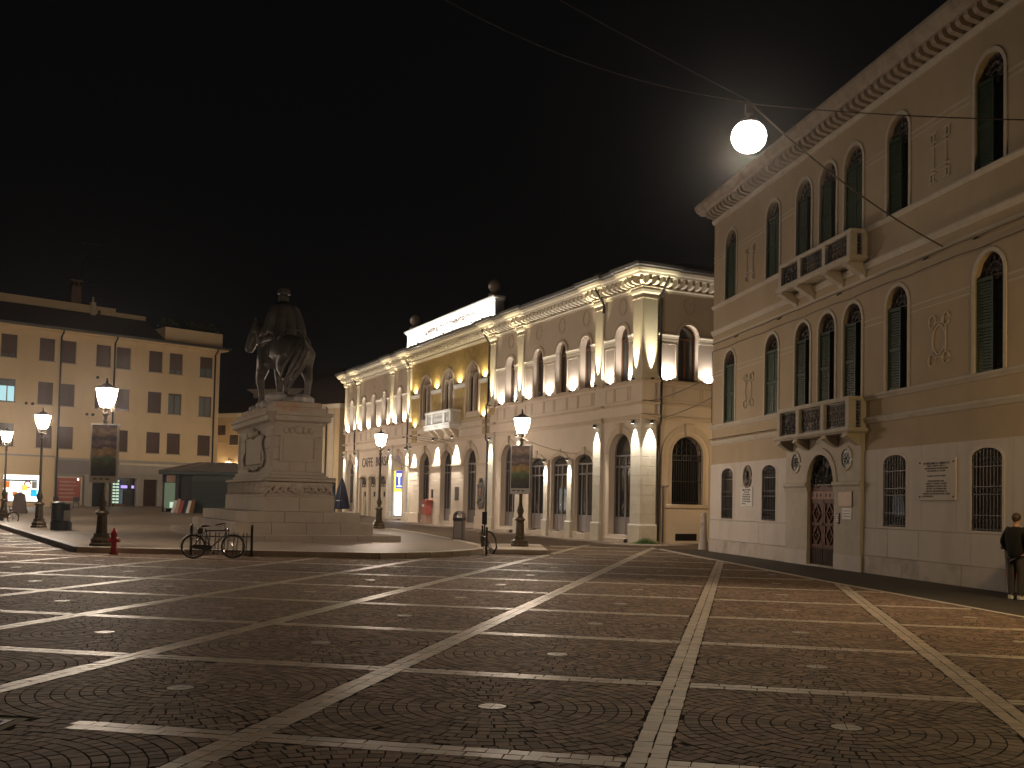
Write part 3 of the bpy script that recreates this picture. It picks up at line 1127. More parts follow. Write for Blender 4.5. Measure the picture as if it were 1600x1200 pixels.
MB().prism([(PC - .875, 2.47), (PC + .875, 2.47)] + arc(PC - .875, PC + .875, 2.55, .87)[::-1], .07, .09).build('fanlight_pane', M['glass'], h)
g = MB()
tracery(g, .85, .85, 2.5, -.02, .013)
g.v = [(x + PC, y, z) for x, y, z in g.v]
g.build('fanlight_grille', M['railiron'], h)
PRE = set(o_.name for o_ in h.children)
MB().box(PC - .875, PC + .875, .2, .27, 2.33, 2.49).build('door_lintel', M['wood'], h)
for sgn in (-1, 1):
    d = MB()
    x0, x1 = (PC - .86, PC - .01) if sgn < 0 else (PC + .01, PC + .86)
    cx_ = (x0 + x1) / 2
    d.box(x0, x1, .22, .27, 0.02, 2.33)
    # stiles and rails
    for (a0, a1, c0, c1) in ((x0, x0 + .11, .62, 2.02), (x1 - .11, x1, .62, 2.02), (x0, x1, 1.93, 2.04), (x0, x1, 1.25, 1.34), (x0, x1, .58, .68)):
        d.box(a0, a1, .185, .22, c0, c1)
    d.build('door_leaf', M['wood'], h)
    for zc in (1.635, .965):
        f = MB()
        pts = [(cx_, zc + .29), (cx_ + .27, zc), (cx_, zc - .29), (cx_ - .27, zc)]
        inn = [(cx_, zc + .22), (cx_ + .20, zc), (cx_, zc - .22), (cx_ - .20, zc)]
        f.ring(inn + inn[:1], pts + pts[:1], .175, .222)
        pts = [(cx_, zc + .14), (cx_ + .12, zc), (cx_, zc - .14), (cx_ - .12, zc)]
        f.add([(p[0], .22, p[1]) for p in pts] + [(cx_, .17, zc)], [(0, 1, 4), (1, 2, 4), (2, 3, 4), (3, 0, 4)])
        f.build('lozenge_panel', M['wood'], h)
        MB().ball((cx_, .165, zc), .03, 8, 5).build('stud', M['chrome'], h)
    r_ = MB().box(x0, x1, .18, .221, 2.06, 2.30)
    r_.build('door_rail', M['woodred'], h)
    for k in range(3):
        xx = x0 + .16 + k * .27
        MB().prism([(xx, 2.10), (xx + .05, 2.18), (xx, 2.26), (xx - .05, 2.18)], .172, .18).build('rail_boss', M['ink'], h)
    q = MB().box(x0, x1, .19, .221, .02, .56)
    for k in range(7):
        q.box(x0 + .05 + k * .115, x0 + .13 + k * .115, .178, .19, .05, .54)
    q.build('kick_panel', M['darkwood'], h)
for c_ in list(h.children):
    if c_.name not in PRE:
        c_.location.y -= .21
MB().box(PC - .875, PC + .875, -.2, .25, -.06, .06).build('threshold', M['trimA'], h)


def balcony(zs, zr):
    h = holder('balcony', PAL)
    x0, x1, pr = 7.25, 12.25, .62
    MB().sweep([(x0, 0), (x0, -pr), (x1, -pr), (x1, 0)][::1] if False else [(x0 + .1, 0), (x0 + .1, -pr + .1), (x1 - .1, -pr + .1), (x1 - .1, 0)],
               [(-.3, zs), (.02, zs), (.10, zs + .06), (.10, zs + .15), (-.3, zs + .16)]).build('slab_edge', M['trimA'], h)
    MB().box(x0 + .1, x1 - .1, -pr + .05, 0.01, zs + .01, zs + .15).build('slab', M['trimA'], h)
    MB().sweep([(x0 + .16, 0), (x0 + .16, -pr + .16), (x1 - .16, -pr + .16), (x1 - .16, 0)], [(-.12, zr - .12), (.05, zr - .12), (.07, zr - .06), (.07, zr), (-.12, zr)]).build('top_rail', M['trimA'], h)
    xs = [x0 + .2, 8.86, 10.52, x1 - .2]
    for xx in xs:
        MB().box(xx - .11, xx + .11, -pr + .08, -pr + .30, zs + .15, zr - .11).build('post', M['trimA'], h, bevel=.01)
    for xx in (xs[0], xs[-1]):
        MB().box(xx - .09, xx + .09, -.16, 0.005, zs + .15, zr - .11).build('post', M['trimA'], h)
    spans = [((a + .11, -pr + .19), (b_ - .11, -pr + .19)) for a, b_ in zip(xs[:-1], xs[1:])] + [((xs[0], -pr + .3), (xs[0], -.16)), ((xs[-1], -pr + .3), (xs[-1], -.16))]
    for (p, q) in spans:
        p, q = Vector(p), Vector(q)
        L_ = (q - p).length
        d = (q - p).normalized()
        g = MB()

        def at(t, z):
            v = p + d * t
            return (v.x, v.y, z)
        z0, z1 = zs + .19, zr - .15
        g.bar(at(0, z0), at(L_, z0), .025)
        g.bar(at(0, z1), at(L_, z1), .025)
        n_ = max(2, int(L_ / .2))
        hh = z1 - z0
        for k in range(n_):
            t = (k + .5) * L_ / n_
            for (zc, rr, dr) in ((z0 + .14, .085, 1), (z0 + .36, .10, -1), (z0 + hh - .13, .08, 1)):
                g.tube([at(t + rr * math.cos(dr * u * .7 + k), zc + rr * (1 - u * .04) * math.sin(dr * u * .7 + k)) for u in range(12)], .013, 4)
            g.bar(at(t, z0), at(t, z1), .016)
            g.ball(at(t, z0 + hh * .52), .028, 5, 4)
        for k in range(n_ + 1):
            g.bar(at(k * L_ / n_, z0), at(k * L_ / n_, z1), .014)
        g.build('railing_panel', M['railiron'], h)
    for xx in (x0 + .3, 8.75, 10.65, x1 - .3):
        c = MB().add([(xx - .13, -pr + .06, zs), (xx + .13, -pr + .06, zs), (xx + .13, -pr + .06, zs - .1), (xx - .13, -pr + .06, zs - .1),
                      (xx - .13, -.30, zs - .26), (xx + .13, -.30, zs - .26), (xx + .13, -.08, zs - .36), (xx - .13, -.08, zs - .36),
                      (xx - .13, 0, zs - .5), (xx + .13, 0, zs - .5), (xx + .13, 0, zs), (xx - .13, 0, zs)],
                     [(0, 3, 2, 1), (3, 4, 5, 2), (4, 7, 6, 5), (7, 8, 9, 6), (0, 11, 8, 7, 4, 3), (1, 2, 5, 6, 9, 10)])
        c.sweep([(xx - .14, -pr + .04), (xx + .14, -pr + .04)], [(0, zs - .11), (.03, zs - .11), (.03, zs - .07), (0, zs - .07)])
        c.build('console', M['trimA'], h)
    return h


balcony(3.92, 4.96)
balcony(8.80, 9.72)

# raised plaster ornaments (interlaced frames)
for xo in (3.68, 15.72):
    o_ = MB()
    zc = 6.02
    ring_ = [(xo + .26 * math.cos(2 * PI * k / 24), zc + .34 * math.sin(2 * PI * k / 24)) for k in range(25)]
    o_.ring(ring_, [(xo + .30 * math.cos(2 * PI * k / 24), zc + .38 * math.sin(2 * PI * k / 24)) for k in range(25)], -.035, .01)
    for sx in (-1, 1):
        for sz in (-1, 1):
            o_.ring(disc_poly(xo + sx * .30, zc + sz * .48, .13, 17), disc_poly(xo + sx * .30, zc + sz * .48, .165, 17), -.04, .01)
        o_.box(xo + sx * .27 - .018, xo + sx * .27 + .018, -.03, .01, zc - .33, zc + .33)
    o_.box(xo - .18, xo + .18, -.03, .01, zc + .42, zc + .455)
    o_.box(xo - .18, xo + .18, -.03, .01, zc - .455, zc - .42)
    o_.build('plaster_ornament', M['relief'], PAL)
    o_ = MB()
    zc = 10.66
    for sx in (-1, 1):
        o_.box(xo + sx * .27 - .02, xo + sx * .27 + .02, -.035, .01, zc - .62, zc + .62)
        for sz in (-1, 1):
            o_.box(xo + sx * .27 - .13, xo + sx * .27 + .13, -.034, .01, zc + sz * .62 - .02, zc + sz * .62 + .02)
            o_.box(xo + sx * .27 - .13, xo + sx * .27 + .13, -.034, .01, zc + sz * .40 - .02, zc + sz * .40 + .02)
            o_.box(xo + sx * .40 - .02, xo + sx * .40 + .02, -.033, .01, zc + sz * .51 - .13, zc + sz * .51 + .13)
    for sz in (-1, 1):
        o_.box(xo - .42, xo + .42, -.03, .01, zc + sz * .28 - .018, zc + sz * .28 + .018)
    o_.build('plaster_ornament', M['relief'], PAL)


def text_lines(parent, x0, x1, z0, z1, n, y, seed, head=True):
    """engraved inscription: rows of small cut marks too fine to read"""
    r = random.Random(seed)
    mb = MB()
    lh = (z1 - z0) / n
    for k in range(n):
        z = z1 - (k + .5) * lh
        ins = r.uniform(.02, .22) * (x1 - x0) if k not in (n - 1,) else .02
        xa, xb = x0 + ins, x1 - (ins if k != n - 1 else (x1 - x0) * .6)
        hh = lh * (.30 if not (head and k == 0) else .42)
        if r.random() < .12 and k not in (0, n - 1):
            continue
        x = xa
        while x < xb:
            w = r.uniform(.4, 1.0) * lh * .42
            mb.box(x, min(x + w, xb), y - .003, y + .001, z - hh, z + hh)
            x += w + lh * (.22 if r.random() < .8 else .6)
    return mb.build('inscription', M['ink'], parent)


# wall plaques
p = holder('marble_plaque', PAL)
p['label'] = 'large square marble plaque with engraved inscription between the right barred windows'
MB().box(14.92, 16.52, -.07, -.028, 2.03, 3.07).build('tablet', M['pale'], p, bevel=.008)
text_lines(p, 15.08, 16.36, 2.1, 2.98, 14, -.0705, 3)
for xx in (15.0, 16.44):
    for zz in (2.12, 2.97):
        MB().ball((xx, -.072, zz), .025, 6, 4).build('stud', M['ink'], p)
p = holder('marble_plaque', PAL)
p['label'] = 'small white plaque under the oval bronze medallion'
MB().box(3.18, 4.26, -.06, -.028, 1.80, 2.50).build('tablet', M['white'], p, bevel=.008)
text_lines(p, 3.28, 4.16, 1.86, 2.44, 7, -.0605, 8)
p = holder('portrait_medallion', PAL)
MB().ring(disc_poly(3.76, 2.88, .30, 25, .34), disc_poly(3.76, 2.88, .38, 25, .42), -.08, -.028).build('rim', M['marble'], p)
MB().prism(disc_poly(3.76, 2.88, .31, 24, .35), -.045, -.028).build('disc', M['bronze'], p)
hd = MB().ball((3.76, -.07, 2.96), .12, 10, 8, .8, .6, 1.2)
hd.ball((3.76, -.06, 2.70), .2, 10, 6, 1, .35, .7)
hd.build('relief_bust', M['bronze'], p, smooth=True)
MB().box(10.84, 11.66, -.16, -.13, 1.84, 2.28).build('brass_plate', M['brass'], PAL, bevel=.006)
MB().box(11.08, 11.62, -.155, -.13, 1.48, 1.80).build('notice_plate', M['sign'], PAL)
for k in range(3):
    MB().box(11.14, 11.56, -.157, -.154, 1.55 + k * .08, 1.58 + k * .08).build('notice_print', M['shopstone'], PAL)
ic = MB().box(10.73, 10.90, -.165, -.13, 1.34, 1.66).build('intercom', M['gutter'], PAL)
for k in range(4):
    for j in range(2):
        MB().box(10.76 + j * .065, 10.80 + j * .065, -.172, -.165, 1.40 + k * .055, 1.43 + k * .055).build('button', M['sign'], ic)
# cable runs clipped along the string course, and hooks
c = MB()
for (za, zz, sag) in ((8.22, 8.22, .02), (7.93, 7.93, .03)):
    pts = [(t, -.06, za - .008 * math.sin(t * 4.1) - sag * math.sin(t * PI / 3.2) ** 2) for t in np.linspace(0.05, PW, 46)]
    c.tube(pts, .016, 5)
c.tube([(.05, -.05, 7.95), (.06, -.05, 6.0), (.05, -.05, 5.1)], .016, 5)
c.tube([(t, -.135, 4.42 - .01 * math.sin(t * 5)) for t in np.linspace(.05, 7.2, 22)], .014, 5)
c.build('cable_run', M['letter'], PAL)
for x in (2.6, 6.4, 10.6, 15.2, 17.3):
    MB().bar((x, 0, 8.2), (x, -.14, 8.12), .035).build('cable_clip', M['iron'], PAL)
MB().tube([(8.05, -.05, 3.62), (7.75, -.2, 3.58), (7.5, -.25, 3.62), (7.45, -.25, 3.75)], .02, 6).build('hook', M['trimA'], PAL)
# ------------------------------------------------------------------ floodlit two-storey hall in the middle
HALL = thing('floodlit_hall', 'long two-storey beige stone hall with floodlit pilasters and a glowing inscribed parapet', 'building',
             (4.722, 47.761, 0), math.atan2(-0.8916, 0.4527))
HW = 49.0
ROT90 = Matrix.Rotation(PI / 2, 4, 'Z')


def mir(us):
    return list(us) + [HW - u for u in us]


WIN_U = mir([1.87, 5.46, 8.12, 10.86, 14.56])
BIF_U = [20.25, 24.5, 28.75]
PIL_U = mir([3.94, 13.0, 16.9])
ARC_U = [5.46, 8.14, 10.88]
GATE_U = [1.87, 14.56, 20.35, 24.5, 28.65, HW - 14.56, HW - 1.87]
CAFE_U = [HW - 5.6, HW - 8.14, HW - 10.7]


def ux(u, w, zb, zs, rise):
    return (-u - w / 2, -u + w / 2, zb, zs, rise)


gate_ops = [ux(u, 2.0, -0.3, 4.22, 1.02) for u in GATE_U]
arc_ops = [ux(u, 1.86, -0.3, 3.92, .42) for u in ARC_U]
cafe_ops = [ux(u, 1.9, 0.2, 3.45, .28) for u in CAFE_U]
b = MB()
wall(b, -HW, 0, -.3, 5.80, gate_ops + arc_ops + cafe_ops, .7, n=14)
wall(b, -HW, 0, 5.80, 7.62)
win_ops = [ux(u, 1.16, 7.75, 9.88, .58) for u in WIN_U]
left = [o for o in win_ops if o[0] < -32.3]
right = [o for o in win_ops if o[0] > -16.7]
wall(b, -HW, -32.3, 7.62, 12.1, left, .42)
wall(b, -16.7, 0, 7.62, 12.1, right, .42)
e = MB()
wall(e, 0, 13, -.3, 5.8, [(2.60 - .9, 2.60 + .9, 1.85, 4.2, .9)], .5)
wall(e, 0, 13, 5.8, 7.62)
wall(e, 0, 13, 7.62, 12.1, [(2.56 - .58, 2.56 + .58, 7.75, 9.88, .58), (6.2 - .58, 6.2 + .58, 7.75, 9.88, .58)], .42)
e.xf(ROT90)
b.add(e.v, e.f)
b.quad((-HW, 0, -.3), (-HW, 0, 12.1), (-HW, 13, 12.1), (-HW, 13, -.3))
b.build('wall', M['stoneB'], HALL)
b = MB()
bops = [ux(u, 2.0, 7.25, 9.75, .98) for u in BIF_U]
wall(b, -32.3, -16.7, 7.62, 12.1, [], .5) if False else wall(b, -32.3, -16.7, 7.15, 12.1, bops, .40, y=-.012, n=16)
b.build('mosaic_wall', M['gold'], HALL)
for u in (18.0, 31.0):
    MB().box(-u - .55, -u + .55, -.03, 0, 6.05, 6.95).build('ochre_panel', M['gold2'], HALL)

# rusticated courses between the ground-floor openings
def gap_intervals(ops, x0, x1, skip):
    iv, x = [], x0
    for o in sorted(ops):
        iv.append((x, o[0]))
        x = o[1]
    iv.append((x, x1))
    return iv


cs = MB()
for (xa, xb) in gap_intervals(gate_ops, -32.3, -16.7, ()):
    if xa < -32.4 or xb > -16.6:
        xa, xb = max(xa, -32.3), min(xb, -16.7)
    if xb - xa < .3 or xa < -33 or xb > -16:
        continue
    z = 0.95
    while z < 4.05:
        cs = MB().box(xa + .004, xb - .004, -.035, 0, z, z + .372)
        cs.build('stone_course', M['stoneB'], HALL, bevel=.01)
        z += .385
    MB().box(xa - .02, xb + .02, -.10, 0, -.3, .90).build('pier_plinth', M['stoneB'], HALL, bevel=.012)
    MB().sweep([(xa, 0), (xb, 0)], [(0, 4.06), (.05, 4.06), (.06, 4.14), (.10, 4.18), (.10, 4.24), (0, 4.25)]).build('impost', M['stoneB2'], HALL)

# archivolts and keystones
for i, o in enumerate(gate_ops):
    MB().ring(opening_path(*o, 0, 16, False), opening_path(*o, .34, 16, False), -.05, .02).build('archivolt', M['stoneB2'], HALL)
    xc = (o[0] + o[1]) / 2
    MB().add([(xc - .13, -.16, 5.18), (xc + .13, -.16, 5.18), (xc + .20, -.22, 5.72), (xc - .20, -.22, 5.72), (xc - .13, 0, 5.18), (xc + .13, 0, 5.18), (xc + .2, 0, 5.72), (xc - .2, 0, 5.72)],
             [(0, 1, 2, 3), (0, 4, 5, 1), (1, 5, 6, 2), (2, 6, 7, 3), (3, 7, 4, 0)]).build('keystone', M['stoneB2'], HALL, bevel=.02)
    if not -32.3 < xc < -16.7:
        MB().ring(opening_path(o[0], o[1], -.2, 4.22, 1.02, 0), opening_path(o[0], o[1], -.2, 4.22, 1.02, .12), -.02, .02).build('jamb_moulding', M['stoneB2'], HALL)
for o in arc_ops:
    MB().ring(opening_path(*o, 0, 14, False), opening_path(*o, .22, 14, False), -.045, .02).build('archivolt', M['stoneB2'], HALL)
    xc = (o[0] + o[1]) / 2
    MB().box(xc - .16, xc + .16, -.075, 0, 4.32, 4.72).build('keystone', M['stoneB2'], HALL, bevel=.02)
for o in cafe_ops:
    MB().ring(opening_path(*o, 0, 14, False), opening_path(*o, .18, 14, False), -.045, .02).build('archivolt', M['stoneB2'], HALL)

# gates behind the arches: glazed doors in dark frames
def gate(w, zb, zs, rise, dark, dy=0.0):
    h = holder('glazed_door', HALL)
    MB().prism([(-w / 2, zb), (w / 2, zb)] + arc(-w / 2, w / 2, zs, rise)[::-1], .60, .64).build('pane', M['glass'] if dark else M['glass2'], h)
    f = MB()
    f.ring(opening_path(-w / 2 + .06, w / 2 - .06, zb, zs, rise - .06, 0), opening_path(-w / 2 + .06, w / 2 - .06, zb, zs, rise - .06, .08), .54, .60)
    for zz in (zs - .1, zs - .62):
        f.box(-w / 2, w / 2, .55, .60, zz, zz + .08)
    f.box(-.05, .05, .55, .60, zb, zs - .1)
    f.box(-w / 2 + .38, -w / 2 + .44, .55, .60, zb, zs - .1)
    f.build('door_frame', M['greyshut'], h)
    MB().box(-w / 2 + .06, -.06, .57, .60, zb, zb + .85).build('lower_panel', M['greyshut'], h)
    MB().box(.06, w / 2 - .06, .57, .60, zb, zb + .85).build('lower_panel', M['greyshut'], h)
    MB().tube([(-.1, .52, zb + 1.0), (-.1, .50, zb + 1.25), (-.1, .52, zb + 1.5)], .018, 6).build('handle', M['chrome'], h)
    for c_ in h.children:
        c_.location.y += dy
    return h


g0 = gate(2.0, .34, 4.22, 1.02, True, -.25)
g0.location = (-GATE_U[0], 0, 0)
for u in GATE_U[1:]:
    if abs(u - (HW - 14.56)) > .1:
        dup(g0, HALL, (-u, 0, gz(47.8 + u * .89) * .6))
a0 = gate(1.86, .36, 3.92, .42, True, -.36)
a0.location = (-ARC_U[0], 0, 0)
for u in ARC_U[1:]:
    dup(a0, HALL, (-u, 0, 0))
st = MB().box(-1.0, 1.0, -.06, .62, -.25, .33).add([(-1.0, -.36, -.25), (1.0, -.36, -.25), (1.0, -.36, .17), (-1.0, -.36, .17), (-1.0, -.06, .17), (1.0, -.06, .17)], [(0, 1, 2, 3), (3, 2, 5, 4)])
for u in GATE_U:
    st.build('door_step', M['kerb'], HALL, (-u, 0, gz(47.8 + u * .89) * .7)) if u < 15 or u > 33 else MB().box(-1.0, 1.0, .1, .62, -.2, .34).build('door_step', M['kerb'], HALL, (-u, 0, .1))
for u in ARC_U:
    o = MB().box(-.93, .93, -.1, .6, -.2, .26).box(-.93, -.55, -.12, .6, .26, .34).box(.3, .93, -.12, .6, .26, .34).build('door_step', M['kerb'], HALL, (-u, 0, 0))
# cafe shutters, closed, with sign letters above
for u in CAFE_U:
    h = holder('closed_shutter', HALL, (-u, 0, 0))
    MB().box(-.92, .92, .20, .26, .3, 3.1).build('leaf', M['trimB'], h)
    for xx in (-.9, -.3, .3, .86):
        MB().box(xx, xx + .05, .17, .20, .35, 3.05).build('batten', M['stoneB2'], h)
    MB().box(-.92, .92, .22, .26, 3.1, 3.75).build('fanlight', M['glass2'], h)
    for k in range(3):
        MB().ring(disc_poly(-.5 + k * .5, 3.02, .13, 13), disc_poly(-.5 + k * .5, 3.02, .19, 13), .15, .20).build('wrought_scroll', M['iron'], h)
    MB().box(.62, .90, -.05, 0.0, 2.05, 2.45).build('menu_case', M['black'], h)
lettering('CAFFE', 1.08, M['letter'], HALL, (-42.25, -.02, 4.85), extrude=.012, sx=.98, name='cafe_lettering')
lettering('BORSA', 1.08, M['letter'], HALL, (-38.35, -.02, 4.85), extrude=.012, sx=.98, name='cafe_lettering')

# travertine pilasters below, stone pilasters above
pil = [(-.75, .14, 0)] + [(-u, .38, 1) for u in PIL_U] + [(-HW + .42, .42, 1)]
lo, up = [], []
for u in [0.36] + PIL_U + [HW - .36]:
    w = .37
    h = holder('pilaster', HALL, (-u, 0, 0))
    z = .90
    while z < 5.7:
        MB().box(-w, w + (.15 if u < 1 else 0), -.14, 0, z, min(z + .45, 5.79) - .006).build('travertine_block', M['pier'], h, bevel=.006)
        z += .45
    MB().box(-w - .05, w + .05 + (.15 if u < 1 else 0), -.22, 0, -.3, .86).build('plinth', M['pier'], h, bevel=.015)
    MB().box(-w - .03, w + .03 + (.15 if u < 1 else 0), -.2, 0, .86, .9).build('plinth_top', M['white'], h)
    MB().box(-w + .03, w - .03 + (.18 if u < 1 else 0), -.14, 0, 7.95, 11.52).build('upper_shaft', M['trimB'], h, bevel=.01)
    MB().box(-w - .03, w + .03 + (.15 if u < 1 else 0), -.19, 0, 7.63, 7.95).build('upper_base', M['trimB'], h, bevel=.015)
    MB().sweep([(-w + .01, 0), (-w + .01, -.14), (w - .01 + (.15 if u < 1 else 0), -.14), (w - .01 + (.15 if u < 1 else 0), 0)],
               [(-.05, 11.5), (.03, 11.5), (.03, 11.56), (.0, 11.6), (.0, 11.68), (.08, 11.78), (.10, 11.9), (-.05, 11.9)]).build('capital', M['trimB'], h)
# small arcade piers carry their own strips
for u in (6.80, 9.51):
    h = holder('pilaster', HALL, (-u, 0, 0))
    z = .90
    while z < 3.7:
        MB().box(-.24, .24, -.12, 0, z, min(z + .45, 3.9) - .006).build('travertine_block', M['pier'], h, bevel=.006)
        z += .45
    MB().box(-.30, .30, -.2, 0, -.3, .86).build('plinth', M['pier'], h, bevel=.015)
    MB().box(-.28, .28, -.18, 0, .86, .9).build('plinth_top', M['white'], h)
    MB().box(-.30, .30, -.13, 0, 3.9, 4.15).build('impost', M['stoneB2'], h, bevel=.02)
# corner pilaster, side face
h = holder('pilaster', HALL)
z = .90
while z < 5.7:
    MB().box(0, .14, .0, .73, z, min(z + .45, 5.79) - .006).build('travertine_block', M['pier'], h, bevel=.006)
    z += .45
MB().box(0, .22, .0, .78, -.3, .86).build('plinth', M['pier'], h, bevel=.015)
MB().box(0, .2, .0, .76, .86, .9).build('plinth_top', M['white'], h)
MB().box(0, .141, .0, .70, 7.95, 11.52).build('upper_shaft', M['trimB'], h, bevel=.01)
MB().box(0, .19, .0, .76, 7.63, 7.95).build('upper_base', M['trimB'], h, bevel=.015)
MB().sweep([(.141, .0), (.141, .70), (0, .70)], [(-.05, 11.5), (.03, 11.5), (.03, 11.56), (.0, 11.6), (.0, 11.68), (.08, 11.78), (.10, 11.9), (-.05, 11.9)]).build('capital', M['trimB'], h)


# plan path of the entablature, breaking forward over the pilasters
def ressaut(d=.14, end=13.0):
    path = [(-HW, 13), (-HW, -d), (-HW + .8, -d), (-HW + .8, 0)]
    us = sorted(PIL_U, reverse=True)
    for u in us:
        path += [(-u - .42, 0), (-u - .42, -d), (-u + .42, -d), (-u + .42, 0)]
    path += [(-.8, 0), (-.8, -d), (d, -d), (d, .78), (0, .78), (0, end)]
    return path


def flat(d, z0, z1, end=13.0):
    return [(-HW, 13), (-HW, 0), (0, 0), (0, end)]


MB().sweep(ressaut(), [(-.02, 11.88), (.05, 11.88), (.07, 11.97), (.12, 12.02), (.12, 12.08), (-.02, 12.1)]).build('architrave', M['trimB'], HALL)
MB().sweep(ressaut(), [(-.3, 12.08), (.02, 12.08), (.02, 12.48), (-.3, 12.48)]).build('frieze', M['gold2'], HALL)
MB().sweep(ressaut(), [(-.3, 12.48), (.52, 12.50), (.56, 12.60), (.62, 12.64), (.68, 12.76), (.68, 12.80), (-.3, 12.84)]).build('cornice', M['trimB'], HALL)
MB().sweep(ressaut(), [(-.3, 12.84), (.70, 12.82), (.80, 12.86), (.84, 12.98), (.80, 13.02), (.72, 12.92), (-.3, 13.0)]).build('gutter', M['gutter'], HALL)
bk = MB().add([(-.08, -.50, .16), (.08, -.50, .16), (.08, -.50, .38), (-.08, -.50, .38), (-.08, -.02, 0), (.08, -.02, 0), (.08, -.02, .38), (-.08, -.02, .38), (-.08, -.4, .06), (.08, -.4, .06)],
              [(0, 1, 2, 3), (8, 9, 1, 0), (4, 5, 9, 8), (0, 3, 7, 4, 8), (1, 9, 5, 6, 2), (3, 2, 6, 7)])
bkm = bk.mesh('bracket', M['trimB'])
x = -HW + .2
while x < .2:
    on = any(abs(-x - u) < .42 for u in PIL_U) or x > -.8 or x < -HW + .8
    o = bpy.data.objects.new('bracket', bkm)
    COL.objects.link(o)
    o.parent = HALL
    o.location = (x, -.14 if on else 0, 12.1)
    x += .42
for y in np.arange(-.05, 9, .42):
    o = bpy.data.objects.new('bracket', bkm)
    COL.objects.link(o)
    o.parent = HALL
    o.location = (.14 if y < .75 else 0, y, 12.1)
    o.rotation_euler = (0, 0, PI / 2)
o = bpy.data.objects.new('bracket', bkm)
COL.objects.link(o)
o.parent = HALL
o.location = (.10, -.10, 12.1)
o.rotation_euler = (0, 0, PI / 4)
# horizontal courses: string above ground floor, panels under the windows, sill, impost
MB().sweep(ressaut(.14), [(-.02, 5.8), (.03, 5.8), (.05, 5.9), (.10, 5.95), (.10, 6.02), (-.02, 6.05)]).build('string_course', M['stoneB2'], HALL)
MB().sweep(ressaut(.14), [(-.02, 6.52), (.05, 6.52), (.09, 6.58), (.09, 6.64), (-.02, 6.66)]).build('string_course', M['stoneB2'], HALL)
SILL = [(-.02, 7.56), (.05, 7.56), (.10, 7.62), (.10, 7.70), (-.02, 7.72)]
rp = ressaut(.14)
kl = next(i for i, p in enumerate(rp) if p[0] > -32)
MB().sweep(rp[1:kl] + [(-32.3, 0)] if rp[kl - 1][0] < -32.35 else rp[1:kl], SILL).build('sill_course', M['stoneB2'], HALL)
kr = next(i for i, p in enumerate(rp) if p[0] > -17.4)
MB().sweep(rp[kr:], SILL).build('sill_course', M['stoneB2'], HALL)
MB().sweep([(-31.6, 0), (-17.35, 0)], [(o_, z_ - .60) for o_, z_ in SILL]).build('sill_course', M['stoneB2'], HALL)


def dado(xa, xb, side=False):
    q = MB()
    q.box(xa, xb, -.025, 0, 6.76, 6.80)
    q.box(xa, xb, -.025, 0, 7.40, 7.44)
    q.box(xa, xa + .04, -.025, 0, 6.80, 7.40)
    q.box(xb - .04, xb, -.025, 0, 6.80, 7.40)
    if side:
        q.xf(ROT90)
    q.build('dado_panel', M['stoneB2'], HALL)


bays = [(.95, 3.4), (4.45, 12.5), (13.5, 16.4)]
cuts = [[.95, 1.25, 2.5, 3.4], [4.45, 4.75, 6.2, 7.4, 8.85, 10.1, 11.6, 12.5], [13.5, 13.85, 15.3, 16.4]]
for cu_ in cuts:
    for a_, b_ in zip(cu_[:-1], cu_[1:]):
        dado(-b_ + .05, -a_ - .05)
        dado(-(HW - a_) + .05, -(HW - b_) - .05)
for a_, b_ in ((.95, 1.7), (1.8, 3.3), (3.4, 5.4)):
    dado(a_, b_, True)
# windows of the upper floor, impost bands, archivolts and roundels
def up_window():
    h = holder('window', HALL)
    w, hs = 1.16, 2.13
    MB().prism([(-w / 2, 0), (w / 2, 0)] + arc(-w / 2, w / 2, hs, .58)[::-1], .37, .40).build('pane', M['glass2'], h)
    f = MB().ring(opening_path(-w / 2 + .07, w / 2 - .07, 0, hs, .51, 0), opening_path(-w / 2 + .07, w / 2 - .07, 0, hs, .51, .07), .31, .37)
    f.box(-w / 2, w / 2, .31, .37, hs - .10, hs - .02)
    f.box(-.045, .045, .31, .37, 0, hs - .1)
    f.build('frame', M['brownwin'], h)
    MB().ring(opening_path(-w / 2, w / 2, hs, hs, .58, 0, 12, False), opening_path(-w / 2, w / 2, hs, hs, .58, .17, 12, False), -.07, .02).build('archivolt', M['stoneB2'], h)
    MB().ring(disc_poly(0, 3.62, .30, 25, .36), disc_poly(0, 3.62, .36, 25, .42), -.022, .01).build('roundel', M['stoneB2'], h)
    return h


w0 = up_window()
w0.location = (-WIN_U[0], 0, 7.75)
for u in WIN_U[1:]:
    dup(w0, HALL, (-u, 0, 7.75))
for y in (2.56, 6.2):
    dup(w0, HALL, (0, y, 7.75), PI / 2)


def impost_between(xa, xb, side=False):
    if xb - xa < .15:
        return
    q = MB().sweep([(xa, 0), (xb, 0)], [(0, 9.58), (.03, 9.58), (.04, 9.68), (.035, 9.70), (.06, 9.82), (.10, 9.88), (.10, 9.95), (0, 9.96)])
    if side:
        q.xf(ROT90)
    q.build('impost_band', M['trimB'], HALL)


